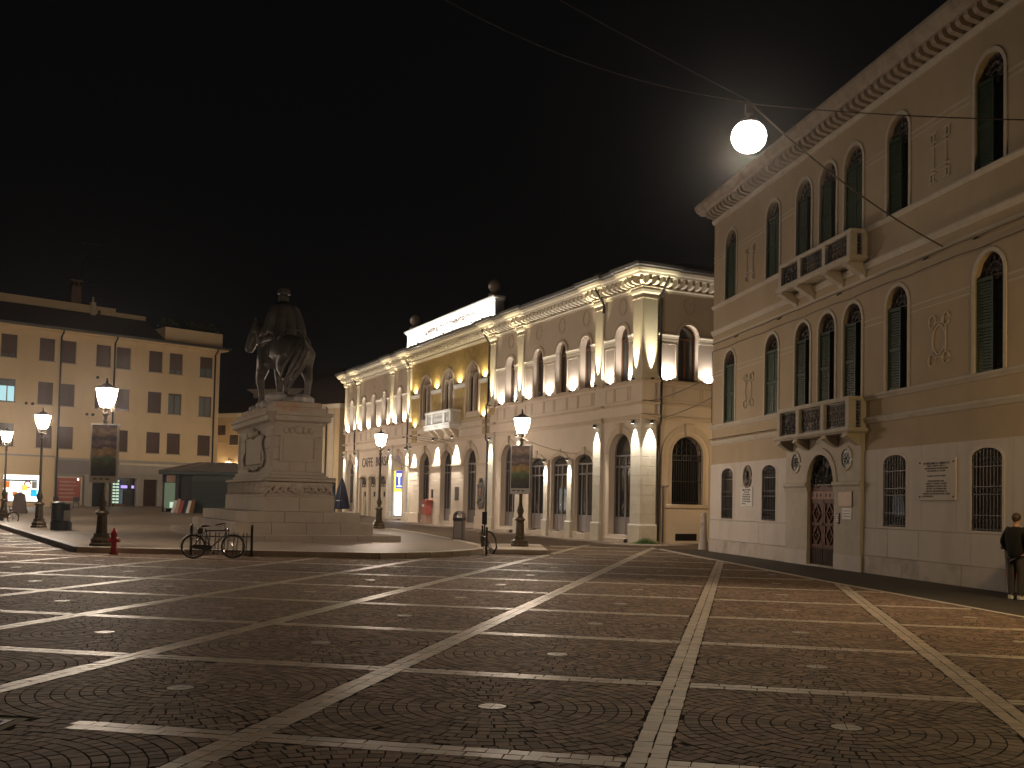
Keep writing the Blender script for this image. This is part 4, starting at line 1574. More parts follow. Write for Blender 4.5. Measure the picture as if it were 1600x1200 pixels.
wx = sorted([-u for u in WIN_U])
stops = sorted([(-u - .40, -u + .40) for u in PIL_U] + [(-u - .60, -u + .60) for u in WIN_U] + [(-32.3, -16.7), (-.76, .1), (-HW - .1, -HW + .8)])
for s, t in zip(stops[:-1], stops[1:]):
    impost_between(s[1], t[0])
    # sunk panel with raised edges on each pier under the impost
    if t[0] - s[1] > .35:
        q = MB()
        xa, xb = s[1] + .07, t[0] - .07
        q.box(xa, xa + .05, -.03, 0, 7.85, 9.5)
        q.box(xb - .05, xb, -.03, 0, 7.85, 9.5)
        q.box(xa + .05, xb - .05, -.03, 0, 9.44, 9.5)
        q.build('pier_panel', M['trimB'], HALL)
for s, t in ((.78, 1.96), (3.16, 5.6), (6.8, 9)):
    impost_between(s, t, True)
q = MB()
q.box(.86, .91, -.03, 0, 7.85, 9.5).box(1.82, 1.87, -.03, 0, 7.85, 9.5).box(.91, 1.82, -.03, 0, 9.44, 9.5)
q.xf(ROT90).build('pier_panel', M['trimB'], HALL)

# three twin-light windows in the mosaic field
def bifora():
    h = holder('twin_light_window', HALL)
    w, hs, rise = 2.0, 2.5, .98
    MB().prism([(-w / 2, 0), (w / 2, 0)] + arc(-w / 2, w / 2, hs, rise, 16)[::-1], .33, .36).build('pane', M['glass'], h)
    MB().ring(opening_path(-w / 2, w / 2, 0, hs, rise, 0, 16), opening_path(-w / 2, w / 2, 0, hs, rise, .16, 16), -.06, .03).build('surround', M['stoneB2'], h)
    # tracery plate with two arched lights and an eye, pierced
    t = MB()
    for xc in (-.47, .47):
        t.ring(opening_path(xc - .36, xc + .36, 0, hs - .12, .40, 0, 10), opening_path(xc - .36, xc + .36, 0, hs - .12, .40, .13, 10), .07, .26)
    t.ring(disc_poly(0, hs + .50, .20, 17), disc_poly(0, hs + .50, .33, 17), .07, .26)
    t.ring(opening_path(-w / 2 + .10, w / 2 - .10, hs - .2, hs, rise - .10, 0, 16, False), opening_path(-w / 2 + .10, w / 2 - .10, hs - .2, hs, rise - .10, .12, 16, False), .07, .26)
    t.build('tracery', M['stoneB2'], h)
    t = MB()
    t.prism([(-.22, hs + .2), (.22, hs + .2), (0, hs + .02)], .09, .24)
    t.prism([(-.80, hs + .12), (-.55, hs + .32), (-.66, hs + .5), (-.9, hs + .25)], .09, .24)
    t.prism([(.80, hs + .12), (.9, hs + .25), (.66, hs + .5), (.55, hs + .32)], .09, .24)
    t.build('spandrel', M['stoneB2'], h)
    MB().lathe([(.11, 0), (.11, .12), (.075, .16), (.07, hs - .42), (.11, hs - .34), (.14, hs - .2), (.14, hs - .1)], 10, (0, .16, 0)).build('column', M['stoneB2'], h, smooth=True)
    for sx in (-.93, .93):
        MB().lathe([(.08, 0), (.08, .12), (.055, .16), (.05, hs - .42), (.09, hs - .3), (.10, hs - .1)], 8, (sx, .16, 0)).build('column', M['stoneB2'], h, smooth=True)
    return h


b0 = bifora()
b0.location = (-BIF_U[0], -.012, 7.25)
for u in BIF_U[1:]:
    dup(b0, HALL, (-u, -.012, 7.25))
for s, t in ((-32.2, -BIF_U[2] - 1.02), (-BIF_U[2] + 1.02, -BIF_U[1] - 1.02), (-BIF_U[1] + 1.02, -BIF_U[0] - 1.02), (-BIF_U[0] + 1.02, -17.35)):
    MB().sweep([(s + .12, -.012), (t - .12, -.012)], [(0, 9.30), (.04, 9.30), (.05, 9.42), (.10, 9.48), (.10, 9.58), (0, 9.6)]).build('impost_band', M['white'], HALL)
    MB().box(s + .14, s + .2, -.04, -.012, 7.2, 9.3).build('panel_edge', M['trimB'], HALL)
    MB().box(t - .2, t - .14, -.04, -.012, 7.2, 9.3).build('panel_edge', M['trimB'], HALL)

# balcony over the central door
h = holder('balcony', HALL)
x0, x1, pr = -26.85, -22.15, .78
MB().sweep([(x0, 0), (x0, -pr), (x1, -pr), (x1, 0)], [(-.2, 6.62), (.02, 6.62), (.02, 6.80), (.08, 6.86), (.08, 7.0), (-.2, 7.0)]).build('slab_edge', M['white'], h)
MB().box(x0, x1, -pr, 0.005, 6.62, 6.98).build('slab', M['white'], h)
MB().sweep([(x0 + .05, 0), (x0 + .05, -pr + .05), (x1 - .05, -pr + .05), (x1 - .05, 0)], [(-.2, 7.72), (.02, 7.72), (.06, 7.78), (.06, 7.88), (-.2, 7.88)]).build('top_rail', M['white'], h)
for xx in (x0 + .17, -25.6, -23.4, x1 - .17):
    MB().box(xx - .16, xx + .16, -pr + .04, -pr + .28, 7.0, 7.72).build('post', M['white'], h, bevel=.01)
bal = MB().lathe([(.07, 0), (.07, .05), (.035, .1), (.075, .28), (.03, .5), (.055, .62), (.07, .66), (.07, .72)], 8).mesh('baluster', M['white'], True)
x = x0 + .45
while x < x1 - .4:
    if min(abs(x + 25.6), abs(x + 23.4)) > .22:
        o = bpy.data.objects.new('baluster', bal)
        COL.objects.link(o)
        o.parent = h
        o.location = (x, -pr + .16, 7.0)
    x += .21
for sx in (x0 + .17, x1 - .17):
    MB().box(sx - .12, sx + .12, -pr + .3, 0, 7.0, 7.72).build('side_parapet', M['trimB'], h, bevel=.01)
for xx in (x0 + .45, -25.3, -23.7, x1 - .45):
    MB().add([(xx - .15, -pr + .1, 6.62), (xx + .15, -pr + .1, 6.62), (xx + .15, -.12, 6.1), (xx - .15, -.12, 6.1), (xx - .15, 0, 6.62), (xx + .15, 0, 6.62), (xx - .15, 0, 6.0), (xx + .15, 0, 6.0)],
             [(0, 3, 2, 1), (3, 6, 7, 2), (0, 4, 6, 3), (1, 2, 7, 5)]).build('console', M['stoneB2'], h)

# inscribed parapet with stone balls
h = holder('parapet', HALL)
x0, x1 = -32.45, -16.45
MB().box(x0, x1, -.25, .35, 12.9, 14.15).build('block', M['white'], h, bevel=.02)
MB().sweep([(x0, .35), (x0, -.25), (x1, -.25), (x1, .35)], [(-.4, 14.15), (.03, 14.15), (.08, 14.24), (.20, 14.34), (.20, 14.44), (-.4, 14.5)]).build('coping', M['white'], h)
MB().sweep([(x0, .35), (x0, -.25), (x1, -.25), (x1, .35)], [(-.2, 12.95), (.10, 12.95), (.10, 13.2), (.04, 13.24), (-.2, 13.24)]).build('base_course', M['white'], h)
MB().box(x0 + .5, x1 - .9, -.262, -.25, 13.30, 13.33).build('incised_line', M['ink'], h)
lettering('CAMERA DI COMMERCIO', .62, M['ink'], h, (-24.5, -.26, 13.72), extrude=.012, sx=1.35, name='parapet_lettering')
for xx in (-17.25, -31.6):
    s = MB().lathe([(.34, 0), (.40, .06), (.40, .2), (.2, .28), (.16, .36)], 12, (xx, .05, 14.49))
    s.build('finial_foot', M['marble'], h, smooth=True)
    MB().ball((xx, .05, 15.2), .40, 16, 10, 1, 1, 1.05).build('stone_ball', M['marble'], h, smooth=True)
    MB().box(xx - .45, xx + .45, .35, .8, 12.9, 14.3).build('rear_pier', M['marble'], h)
# hipped roof
MB().add([(-HW - .3, -.3, 13.0), (.3, -.3, 13.0), (.3, 13.3, 13.0), (-HW - .3, 13.3, 13.0), (-HW + 6, 6.5, 15.2), (-6, 6.5, 15.2)],
         [(0, 1, 5, 4), (1, 2, 5), (2, 3, 4, 5), (3, 0, 4)]).build('roof', M['rooftile'], HALL)
for (xx, yy, zz) in ((-9.2, 3.2, 14.6), (-42, 4, 14.8)):
    MB().box(xx - .3, xx + .3, yy - .3, yy + .3, 13.6, zz).box(xx - .4, xx + .4, yy - .4, yy + .4, zz + .12, zz + .2).build('chimney', M['brick'], HALL)

# downpipes
for u in (3.45, 17.55, HW - 17.0, HW - 3.5):
    x = -u
    MB().tube([(x, -.62, 12.84), (x, -.62, 12.4), (x + .02, -.30, 11.95), (x + .02, -.09, 11.6), (x, -.09, 9.9), (x, -.10, 7.95), (x, -.21, 7.72), (x, -.21, 5.7), (x, -.09, 5.5), (x, -.09, 0.1)] if u > 4 else
              [(x, -.62, 12.84), (x, -.62, 12.4), (x + .02, -.30, 11.95), (x + .02, -.16, 11.7), (x - .0, -.16, 11.3)], .06, 8).build('downpipe', M['pipe'], HALL, smooth=True)
MB().tube([(.62, .98, 12.84), (.62, .98, 12.45), (.25, .94, 11.95), (.09, .92, 11.6), (.09, .92, 7.9), (.21, .92, 7.7), (.21, .92, 5.75), (.09, .92, 5.5), (.09, .92, .1)], .06, 8).build('downpipe', M['pipe'], HALL, smooth=True)
# side face: barred arched window, vent, bracket
h = holder('barred_window', HALL, (0, 2.60, 0), PI / 2)
MB().prism([(-.9, 1.85), (.9, 1.85)] + arc(-.9, .9, 4.2, .9, 14)[::-1], .44, .47).build('pane', M['glass'], h)
MB().ring(opening_path(-.9, .9, 1.85, 4.2, .9, 0), opening_path(-.9, .9, 1.85, 4.2, .9, .16), -.03, .02).build('surround', M['stoneB2'], h)
MB().ring(opening_path(-1.25, 1.25, -.2, 4.15, 1.22, 0), opening_path(-1.25, 1.25, -.2, 4.15, 1.22, .26), -.06, .02).build('arch_band', M['stoneB2'], h)
MB().box(-1.24, 1.24, -.08, 0, 1.66, 1.84).build('sill', M['stoneB2'], h, bevel=.015)
MB().add([(-.16, -.16, 5.1), (.16, -.16, 5.1), (.26, -.22, 5.7), (-.26, -.22, 5.7), (-.16, 0, 5.1), (.16, 0, 5.1), (.26, 0, 5.7), (-.26, 0, 5.7)],
         [(0, 1, 2, 3), (0, 4, 5, 1), (1, 5, 6, 2), (2, 6, 7, 3), (3, 7, 4, 0)]).build('keystone', M['stoneB2'], h, bevel=.02)
g = MB()
for k in range(13):
    xx = -.84 + k * .14
    g.bar((xx, .1, 1.85), (xx, .1, 4.2 if k % 2 else 4.2 + .9 * math.sqrt(max(0, 1 - (xx / .9) ** 2)) * .98), .024)
for zz in (1.95, 2.95, 3.95, 4.2):
    g.bar((-.9, .1, zz), (.9, .1, zz), .03)
for k in range(8):
    g.tube([(-.78 + k * .223 + .09 * math.cos(t * .63), .1, 4.07 + .10 * math.sin(t * .63)) for t in range(11)], .012, 4)
for rr in (.3, .6, .86):
    g.tube([(rr * math.cos(PI * k / 14), .1, 4.2 + rr * math.sin(PI * k / 14)) for k in range(15)], .014, 4)
for k in range(1, 8):
    a = PI * k / 8
    g.tube([(.3 * math.cos(a), .1, 4.2 + .3 * math.sin(a)), (.88 * math.cos(a), .1, 4.2 + .88 * math.sin(a))], .012, 4)
g.build('grille', M['iron'], h)
v = holder('vent', HALL, (0, 2.58, 0), PI / 2)
MB().box(-.62, .62, -.002, .0, .12, .46).build('opening_shade', M['black'], v)  # black sheet painted in for the dark inside the vent
for k in range(4):
    MB().box(-.62, .62, -.02, -.003, .14 + k * .08, .165 + k * .08).build('slat', M['iron'], v)
MB().box(0, .1, 1.0, 1.5, 2.66, 2.74).build('wall_bracket', M['marble'], HALL)
MB().tube([(.07, 1.2, 2.7), (.07, 1.2, .05)], .045, 8).build('downpipe', M['gutter'], HALL)

# things fixed to the front
h = holder('coat_of_arms', HALL)
xx = -18.75 + .42
s = MB().prism([(xx - .38, 1.4), (xx + .38, 1.4), (xx + .46, 1.7), (xx + .46, 2.7), (xx + .3, 3.05), (xx, 3.3), (xx - .3, 3.05), (xx - .46, 2.7), (xx - .46, 1.7)], -.16, -.035)
s.build('shield', M['bronze'], h, bevel=.03)
q = MB()
for (dx, dz, r_) in ((-.3, 2.8, .12), (.3, 2.8, .12), (0, 3.15, .14), (-.36, 1.75, .1), (.36, 1.75, .1), (0, 1.45, .14), (0, 2.0, .2), (-.15, 2.45, .1), (.18, 2.4, .1)):
    q.ball((xx + dx, -.17, dz), r_, 8, 5, 1, .4, 1)
q.build('carving', M['bronze'], h, smooth=True)
MB().box(xx - .1, xx + .1, -.185, -.17, 2.2, 2.62).build('painted_field', M['redpale'], h)
MB().box(-22.75, -22.1, -.07, -.035, 1.85, 2.75).build('bronze_plaque', M['iron'], HALL, bevel=.01)
MB().box(-27.1, -26.75, -.08, -.035, 2.0, 2.6).build('door_plate', M['black'], HALL, bevel=.01)
# floodlights and spots: fixture + lamp
fx = MB().box(-.06, .06, -.05, .05, -.05, .03).mesh('floodlight', M['iron'])
ln = MB().lathe([(.055, -.115), (.055, -.105)], 10).mesh('lens', M['spotlens'])


def fixture(loc, target, watts, angle, col=WHITE, blend=.6, up=True):
    o = bpy.data.objects.new('floodlight', fx)
    COL.objects.link(o)
    o.parent = HALL
    o.location = loc
    d = (Vector(target) - Vector(loc)).normalized()
    l_ = Vector(loc) + d * .07
    spot(HALL, l_, target, watts, angle, col, blend)


def downspot(loc, target, watts, angle, col=WHITE):
    h_ = holder('downlight', HALL, loc)
    MB().lathe([(.045, 0), (.085, -.02), (.085, -.15), (.075, -.16)], 10).build('housing', M['iron'], h_)
    MB().lathe([(.07, -.163), (.07, -.166)], 10).build('lens', M['spotlens'], h_)
    MB().box(-.015, .015, 0, .2, -.03, 0).build('arm', M['iron'], h_)
    spot(HALL, Vector(loc) + Vector((0, 0, -.19)), target, watts, angle, col, .7)


YEL = (1.0, .88, .58)
PIER_UP = [1.0, 2.95, 4.62, 6.79, 9.49, 12.05, 13.72, 15.75]
UPW, PILW, MOSW, PARW, DOWN = 200, 2300, 150, 170, 1050
for u in mir(PIER_UP):
    fixture((-u, -.17, 7.70), (-u, 0, 8.05), UPW, 150, (1.0, .93, .86), .5)
for u in mir([.36, 3.94, 13.0, 16.9]):
    fixture((-u, -.30, 7.72), (-u, -.15, 11.2), PILW, 34, YEL, .9)
fixture((.30, .36, 7.72), (.15, .36, 11.2), PILW, 34, (1.0, .95, .70), .9)
fixture((.17, 1.35, 7.70), (0, 1.35, 8.05), UPW * 1.4, 150, (1.0, .93, .86), .5)
fixture((.17, 3.75, 7.70), (0, 3.75, 8.05), UPW, 150, (1.0, .93, .86), .5)
for u in (18.3, 22.38, 26.63, 30.9):
    fixture((-u, -.19, 7.14), (-u, -.01, 7.55), MOSW, 150, (1, .88, .60), .4)
    fixture((-u, -.19, 9.62), (-u, -.01, 10.05), MOSW, 150, (1, .88, .60), .4)
for k in range(10):
    x = -31.8 + k * 1.63
    fixture((x, -.82, 13.08), (x, -.25, 13.6), PARW, 150, (1, .93, .85), .4)
for u in [.36, 3.94, 13.0, 16.9] + [HW - v for v in (.36, 3.94, 13.0, 16.9)]:
    downspot((-u, -.29, 5.76), (-u, -.13, 4.0), DOWN, 54)
for u in (6.80, 9.51):
    downspot((-u, -.26, 4.2), (-u, -.11, 2.6), DOWN * .8, 54)
downspot((.29, .36, 5.76), (.13, .36, 4.0), DOWN, 54)
for u in (22.75, 26.25):
    downspot((-u, -.36, 6.15), (-u, -.06, 4.4), DOWN * 1.6, 60)
downspot((-30.9, -.36, 5.75), (-30.9, -.06, 4.3), DOWN * 1.6, 60)
# arms with floodlights aimed at the balcony
for x in (-26.0, -24.5, -23.0):
    MB().tube([(x, -.1, 5.75), (x, -1.4, 5.95), (x, -2.6, 6.05)], .012, 6).build('light_arm', M['iron'], HALL)
    fixture((x, -2.6, 6.10), (x, -.8, 7.3), 130, 80, (1, .94, .85), .6)
# tobacconist in the left arch: lit fascia, window and door
h = holder('shop_front', HALL)
u = HW - 14.56
x0, x1 = -u - 1.0, -u + 1.0
MB().box(x0, x1, .70, .74, .2, 4.3).build('back_panel', M['greyshut'], h)
MB().prism([(x0, 4.2), (x1, 4.2)] + arc(x0, x1, 4.22, 1.02)[::-1], .60, .64).build('fanlight', M['glass2'], h)
MB().box(x0 + .46, x1 - .02, .02, .5, 2.70, 4.05).build('blue_sign', M['signblue'], h)
MB().box(x0 + .72, x0 + .62 + 1.12, .0, .018, 3.62, 3.84).build('letter_bar', M['signwhite'], h)
MB().box(x0 + 1.15, x0 + 1.42, .0, .018, 3.0, 3.62).build('letter_stem', M['signwhite'], h)
MB().box(x0 + .75, x1 - .2, .0, .018, 2.82, 2.90).build('small_print', M['signwhite'], h)
MB().box(x0 + .02, x0 + .44, .02, .5, 2.45, 4.05).build('yellow_sign_side', M['signyellow'], h)
MB().box(x0 + .05, x1 - .05, .10, .5, 2.10, 2.42).build('white_sign', M['signwhite'], h)
MB().box(x0 + .08, x0 + 1.25, .12, .5, .62, 2.05).build('lit_window', M['signwhite'], h)
MB().box(x0 + 1.3, x1 - .05, .40, .45, .3, 2.05).build('door', M['glass'], h)
MB().box(x0 + 1.38, x1 - .5, .36, .40, .9, 1.9).build('lit_panel', M['shopcyan'], h)
MB().box(x0, x1, .05, .5, .2, .60).build('stall_riser', M['black'], h)
ld = bpy.data.lights.new('shop_light', 'POINT')
ld.energy = 14
ld.color = (.55, .6, 1.0)
ld.shadow_soft_size = .2
o = bpy.data.objects.new('shop_light', ld)
COL.objects.link(o)
o.parent = HALL
o.location = (-u, -.75, 3.0)
# blue panel and dim display seen behind arcade panes
MB().box(-8.14 + .25, -8.14 + .62, .565, .575, 1.35, 1.75).build('lit_blue_panel', M['bluescreen'], HALL)
MB().box(-5.46 + .1, -5.46 + .4, .57, .58, 1.1, 1.9).build('poster', M['redpale'], HALL)
for (u, zz) in ((4.75, 3.35), (13.9, 3.4)):
    MB().box(-u - .13, -u + .02, .56, .58, zz, zz + .34).build('painted_lamp_reflection', M['lampglow'], HALL)  # glowing boxes that stand in for lamp reflections in the panes
# ------------------------------------------------------------------ plain apartment block on the left
ZB = 0.525
APT = thing('apartment_block', 'plain cream apartment block with brown roller shutters and lit shops below', 'apartment block',
            (-39.548, 88.943, ZB), math.atan2(0.684, 0.7296))
AX0, AX1 = -24.0, 12.1
COLS = [-22.4, -20.6, -17.6, -15.8, -12.9, -11.1, -8.3, -6.43, -3.44, -1.70, 1.25, 3.0, 5.92, 7.82, 10.75]
COLS2 = [c for c in COLS]
b = MB()
for k, (zb, zt) in enumerate(((5.10, 7.0), (8.78, 10.68), (12.50, 14.40))):
    wall(b, AX0, AX1, (4.35, 7.9, 11.6)[k], (7.9, 11.6, 15.15)[k], [(c - .62, c + .62, zb, zt, 0) for c in COLS], .22)
b.quad((AX1, 0, -.5), (AX1, 12, -.5), (AX1, 12, 15.15), (AX1, 0, 15.15))
b.quad((AX0, 0, -.5), (AX0, 0, 15.15), (AX0, 12, 15.15), (AX0, 12, -.5))
b.build('wall', M['yellow'], APT)
shops = [(-6.5, -3.45, .45, 2.75, 0), (-2.4, .05, .1, 2.85, 0), (.7, 1.9, -.3, 2.85, 0), (2.45, 4.55, -.3, 2.75, 0), (5.2, 6.45, -.3, 2.68, 0), (7.9, 9.6, -.3, 2.7, 0), (-11.5, -7.6, .1, 2.75, 0)]
b = MB()
wall(b, AX0, -2.48, -.4, 4.35, [s for s in shops if s[1] < -2.48], .5)
b.build('shop_wall', M['yellow'], APT)
b = MB()
wall(b, -2.48, AX1, -.4, 4.35, [s for s in shops if s[0] > -2.48], .5, y=-.01)
b.build('shop_wall', M['shopstone'], APT)
MB().box(-9.0, -2.5, -.16, 0, 4.32, 4.46).build('ledge', M['shopstone'], APT)
MB().box(2.9, 9.5, -.12, 0, 3.92, 4.10).build('ledge', M['trimB'], APT)
MB().box(-2.3, 2.0, -.14, -.01, 2.95, 4.15).build('fascia_shutter', M['greyshut'], APT)
MB().box(2.5, 7.2, -.10, -.01, 3.0, 3.9).build('fascia_board', M['shopstone'], APT)
open_ = {(2, 6): .25, (2, 7): .25, (1, 7): 1.3, (2, 13): .35, (2, 14): .75, (1, 13): 1.7, (1, 14): 1.75}
slat = {}
for r_ in range(3):
    zb = (5.10, 8.78, 12.50)[r_]
    for ci, c in enumerate(COLS):
        h = holder('window', APT, (c, 0, zb))
        g = open_.get((r_, ci), 0)
        MB().box(-.62, .62, .17, .21, 0, 1.9).build('pane', M['tvwin'] if (r_, ci) == (1, 7) else (M['palepane'] if g else M['glass']), h)
        f = MB()
        for (a0, a1, c0, c1) in ((-.62, -.56, 0, 1.9), (.56, .62, 0, 1.9), (-.56, .56, 0, .07), (-.56, .56, 1.83, 1.9), (-.04, .04, .07, 1.83)):
            f.box(a0, a1, .12, .17, c0, c1)
        f.build('frame', M['brownwin'], h)
        if g < 1.9:
            n = int((1.9 - g) / .085)
            key = n
            if key not in slat:
                q = MB()
                for k in range(n):
                    z = 1.9 - (k + 1) * .085
                    q.add([(-.60, .075, z), (.60, .075, z), (.60, .06, z + .04), (-.60, .06, z + .04), (-.60, .085, z + .083), (.60, .085, z + .083)], [(0, 1, 2, 3), (3, 2, 5, 4)])
                slat[key] = q.mesh('roller_shutter', M['brownshut'])
            o = bpy.data.objects.new('roller_shutter', slat[key])
            COL.objects.link(o)
            o.parent = h
        MB().box(-.70, .70, -.06, .2, -.07, -.005).build('sill', M['shopstone'], h)
MB().sweep([(AX0, 12), (AX0, 0), (AX1, 0), (AX1, 12)], [(-.3, 15.0), (.55, 15.08), (.62, 15.2), (.62, 15.3), (-.3, 15.34)]).build('eaves', M['yellow'], APT)
MB().sweep([(AX0, 12), (AX0, 0), (AX1, 0), (AX1, 12)], [(.42, 15.31), (.62, 15.18), (.78, 15.22), (.80, 15.38), (.70, 15.42), (.42, 15.36)]).build('gutter', M['gutter'], APT)
MB().add([(AX0, -.6, 15.34), (6.6, -.6, 15.34), (6.6, 4.6, 18.0), (AX0, 4.6, 18.0), (6.6, 12, 15.34), (AX0, 12, 15.34)], [(0, 1, 2, 3), (3, 2, 4, 5), (1, 4, 2)]).build('roof', M['rooftile'], APT)
MB().box(AX0, 3.6, 3.9, 5.4, 17.75, 18.45).build('ridge_parapet', M['yellow'], APT)
MB().box(3.7, 6.5, 4.1, 5.4, 17.6, 18.15).build('ridge_parapet', M['yellow'], APT)
MB().box(6.65, 12.25, -.12, 3, 15.35, 16.75).build('terrace_parapet', M['yellow'], APT, bevel=.02)
c = MB().box(-.25, .55, 4.2, 5.0, 17.8, 20.1)
for k in range(14):
    c.box(-.28 + .0, .58, 4.17, 4.2, 18.5 + k * .115, 18.58 + k * .115)
c.box(-.1, .0, 4.3, 4.9, 20.1, 20.5).box(.3, .4, 4.3, 4.9, 20.1, 20.5).box(-.35, .65, 4.1, 5.1, 20.5, 20.62)
c.build('chimney', M['brick'], APT)
MB().box(1.35, 1.75, 3.7, 4.2, 17.3, 18.75).lathe([(.08, 0), (.08, .5)], 8, (1.55, 3.95, 18.75)).build('chimney', M['trimB'], APT)
MB().tube([(1.95, 3.4, 17.0), (1.95, 3.4, 18.0)], .12, 8).build('vent_pipe', M['brick'], APT)
for x in (-2.34, 2.2, 11.6):
    MB().tube([(x, -.66, 15.2), (x, -.5, 14.95), (x, -.09, 14.7), (x, -.09, 4.4), (x, -.16, 4.3), (x, -.09, 4.1), (x, -.09, .2)], .075, 8).build('downpipe', M['pipe'], APT, smooth=True)
for (x, z) in ((-4.95, 8.75), (-4.45, 8.75), (.0, 8.2), (.5, 8.2), (.8, 11.5)):
    MB().lathe([(.13, 0), (.13, .06)], 10).xf(Matrix.Rotation(PI / 2, 4, 'X')).build('vent_cap', M['iron'], APT, (x, -.0, z))
# lit shop window at the far left
h = holder('shop_window', APT)
x0, x1 = -6.5, -3.45
MB().box(x0, x1, .42, .46, .45, 2.75).build('back_wall', M['shopwhite'], h)
MB().box(x0 + .05, x1 - .35, .30, .42, 2.36, 2.55).build('light_strip', M['signwhite'], h)
MB().box(x0, x1, .28, .41, 2.22, 2.35).build('track', M['black'], h)
MB().box(x0 + .05, x0 + .62, .25, .41, 1.65, 2.2).build('orange_poster', M['shoporange'], h)
MB().box(x0 + .85, x0 + 1.2, .22, .3, .95, 1.35).build('orange_box', M['shoporange'], h)
MB().box(x0 + 1.62, x0 + 2.0, .22, .3, 1.45, 1.9).build('yellow_poster', M['shopyellow'], h)
MB().ring(disc_poly(x0 + 2.0, 1.95, .22, 13), disc_poly(x0 + 2.0, 1.95, .32, 13), .24, .30).build('red_ring', M['red'], h)
MB().box(x0 + 2.25, x1 - .30, .22, .3, .95, 1.55).build('screen', M['shopcyan'], h)
MB().box(x0 + 2.35, x1 - .2, .24, .32, 1.62, 2.2).build('dark_poster', M['shopstone'], h)
MB().box(x0, x0 + .5, .2, .3, .5, 1.3).build('display_rack', M['redpale'], h)
f = MB()
for (a0, a1, c0, c1) in ((x0, x0 + .06, .45, 2.75), (x1 - .12, x1, .45, 2.75), (x0 + 1.5, x0 + 1.54, .45, 2.2), (x0, x1, .45, .55)):
    f.box(a0, a1, .05, .12, c0, c1)
f.build('frame', M['gutter'], h)
MB().box(x1 - .30, x1 - .14, .1, .3, .6, 2.7).build('edge_light', M['signwhite'], h)
# poster bay
h = holder('poster_bay', APT)
MB().box(-2.4, .05, .30, .34, .1, 2.85).build('back', M['shopstone'], h)
f = MB()
for (a0, a1, c0, c1) in ((-2.3, -2.2, .3, 2.7), (-.22, -.12, .3, 2.7), (-2.2, -.22, 2.62, 2.72), (-2.2, -.22, .5, .6)):
    f.box(a0, a1, .12, .26, c0, c1)
f.build('frame', M['trimB'], h)
MB().box(-2.2, -.22, .22, .28, .62, 2.6).build('red_poster', M['redpale'], h)
for k in range(5):
    MB().box(-2.0, -.5 - .15 * (k % 3), .212, .22, .9 + k * .33, 1.02 + k * .33).build('poster_print', M['pink'], h)
MB().ball((-.45, .2, 2.5), .07, 8, 5).build('small_lamp', M['spotlens'], h)
# entrances
h = holder('shop_entrance', APT)
MB().box(.7, 1.9, .44, .48, -.3, 2.85).build('door', M['glass'], h)
MB().box(2.45, 4.55, .44, .48, -.3, 2.75).build('dark_interior', M['glass'], h)
for k in range(8):
    MB().box(2.5, 3.15, .36, .43, .5 + k * .27, .66 + k * .27).build('lit_shelf', M['shelf'], h)
MB().box(2.47, 2.5, .34, .43, .4, 2.7).box(2.82, 2.85, .34, .43, .4, 2.7).build('shelf_post', M['black'], h)
MB().box(3.3, 3.85, .3, .36, 1.85, 2.1).build('violet_sign', M['neon'], h)
MB().box(4.25, 4.45, .3, .36, 1.85, 2.1).build('violet_sign', M['neon'], h)
MB().box(2.5, 3.5, -.3, .1, -.1, .42).build('crate_front', M['brownwin'], h)
MB().box(3.55, 4.5, .34, .40, -.3, 1.7).build('counter', M['kioskdark'], h)
d = holder('wooden_door', APT)
MB().box(5.2, 6.45, .3, .36, -.3, 2.68).build('leaf', M['darkwood'], d)
for k in range(4):
    MB().box(5.35, 6.3, .27, .30, .2 + k * .62, .66 + k * .62).build('door_panel', M['darkwood'], d, bevel=.02)
MB().box(7.9, 9.6, .44, .48, -.3, 2.7).build('shop_pane', M['glass'], APT)
MB().box(-11.5, -7.6, .44, .48, .1, 2.75).build('shop_pane', M['glass'], APT)


def antenna():
    t = thing('tv_antenna', 'thin roof antenna mast with crossed aerial rods beside the chimney', 'antenna', (0, 0, 0))
    t.parent = None
    mw = Matrix.Translation(APT.location) @ Matrix.Rotation(APT.rotation_euler[2], 4, 'Z')
    p = mw @ Vector((.75, 4.6, 17.9))
    t.location = p
    MB().tube([(0, 0, 0), (0, 0, 6.4)], .045, 6).build('mast', M['iron'], t)
    for (z, l, a) in ((6.3, 1.5, .3), (5.2, 1.7, .35), (5.0, .9, 2.2), (2.4, 1.9, .3), (2.9, 1.5, .4)):
        q = MB().tube([(-.3 * math.cos(a), -.3 * math.sin(a), z), (l * math.cos(a), l * math.sin(a), z - .1)], .022, 5)
        for k in range(5):
            c_ = (.15 + k * l * .2)
            for s in (-1, 1):
                q.tube([(c_ * math.cos(a), c_ * math.sin(a), z - .03), (c_ * math.cos(a) - s * .3 * math.sin(a), c_ * math.sin(a) + s * .3 * math.cos(a), z - .03)], .014, 4)
        q.build('aerial', M['iron'], t)


antenna()


def leaf_ball(mb, c, r, n, s, seed):
    g = random.Random(seed)
    for _ in range(n):
        d = Vector((g.gauss(0, 1), g.gauss(0, 1), g.gauss(0, 1))).normalized() * r * (g.random() ** .4)
        p = Vector(c) + Vector((d.x, d.y, d.z * .75))
        a = Vector((g.gauss(0, 1), g.gauss(0, 1), g.gauss(0, 1))).normalized()
        b_ = a.cross(Vector((g.gauss(0, 1), g.gauss(0, 1), g.gauss(0, 1)))).normalized()
        l = s * g.uniform(.6, 1.3)
        mb.add([p, p + a * l * .5 + b_ * l * .25, p + a * l, p + a * l * .5 - b_ * l * .25], [(0, 1, 2, 3)])


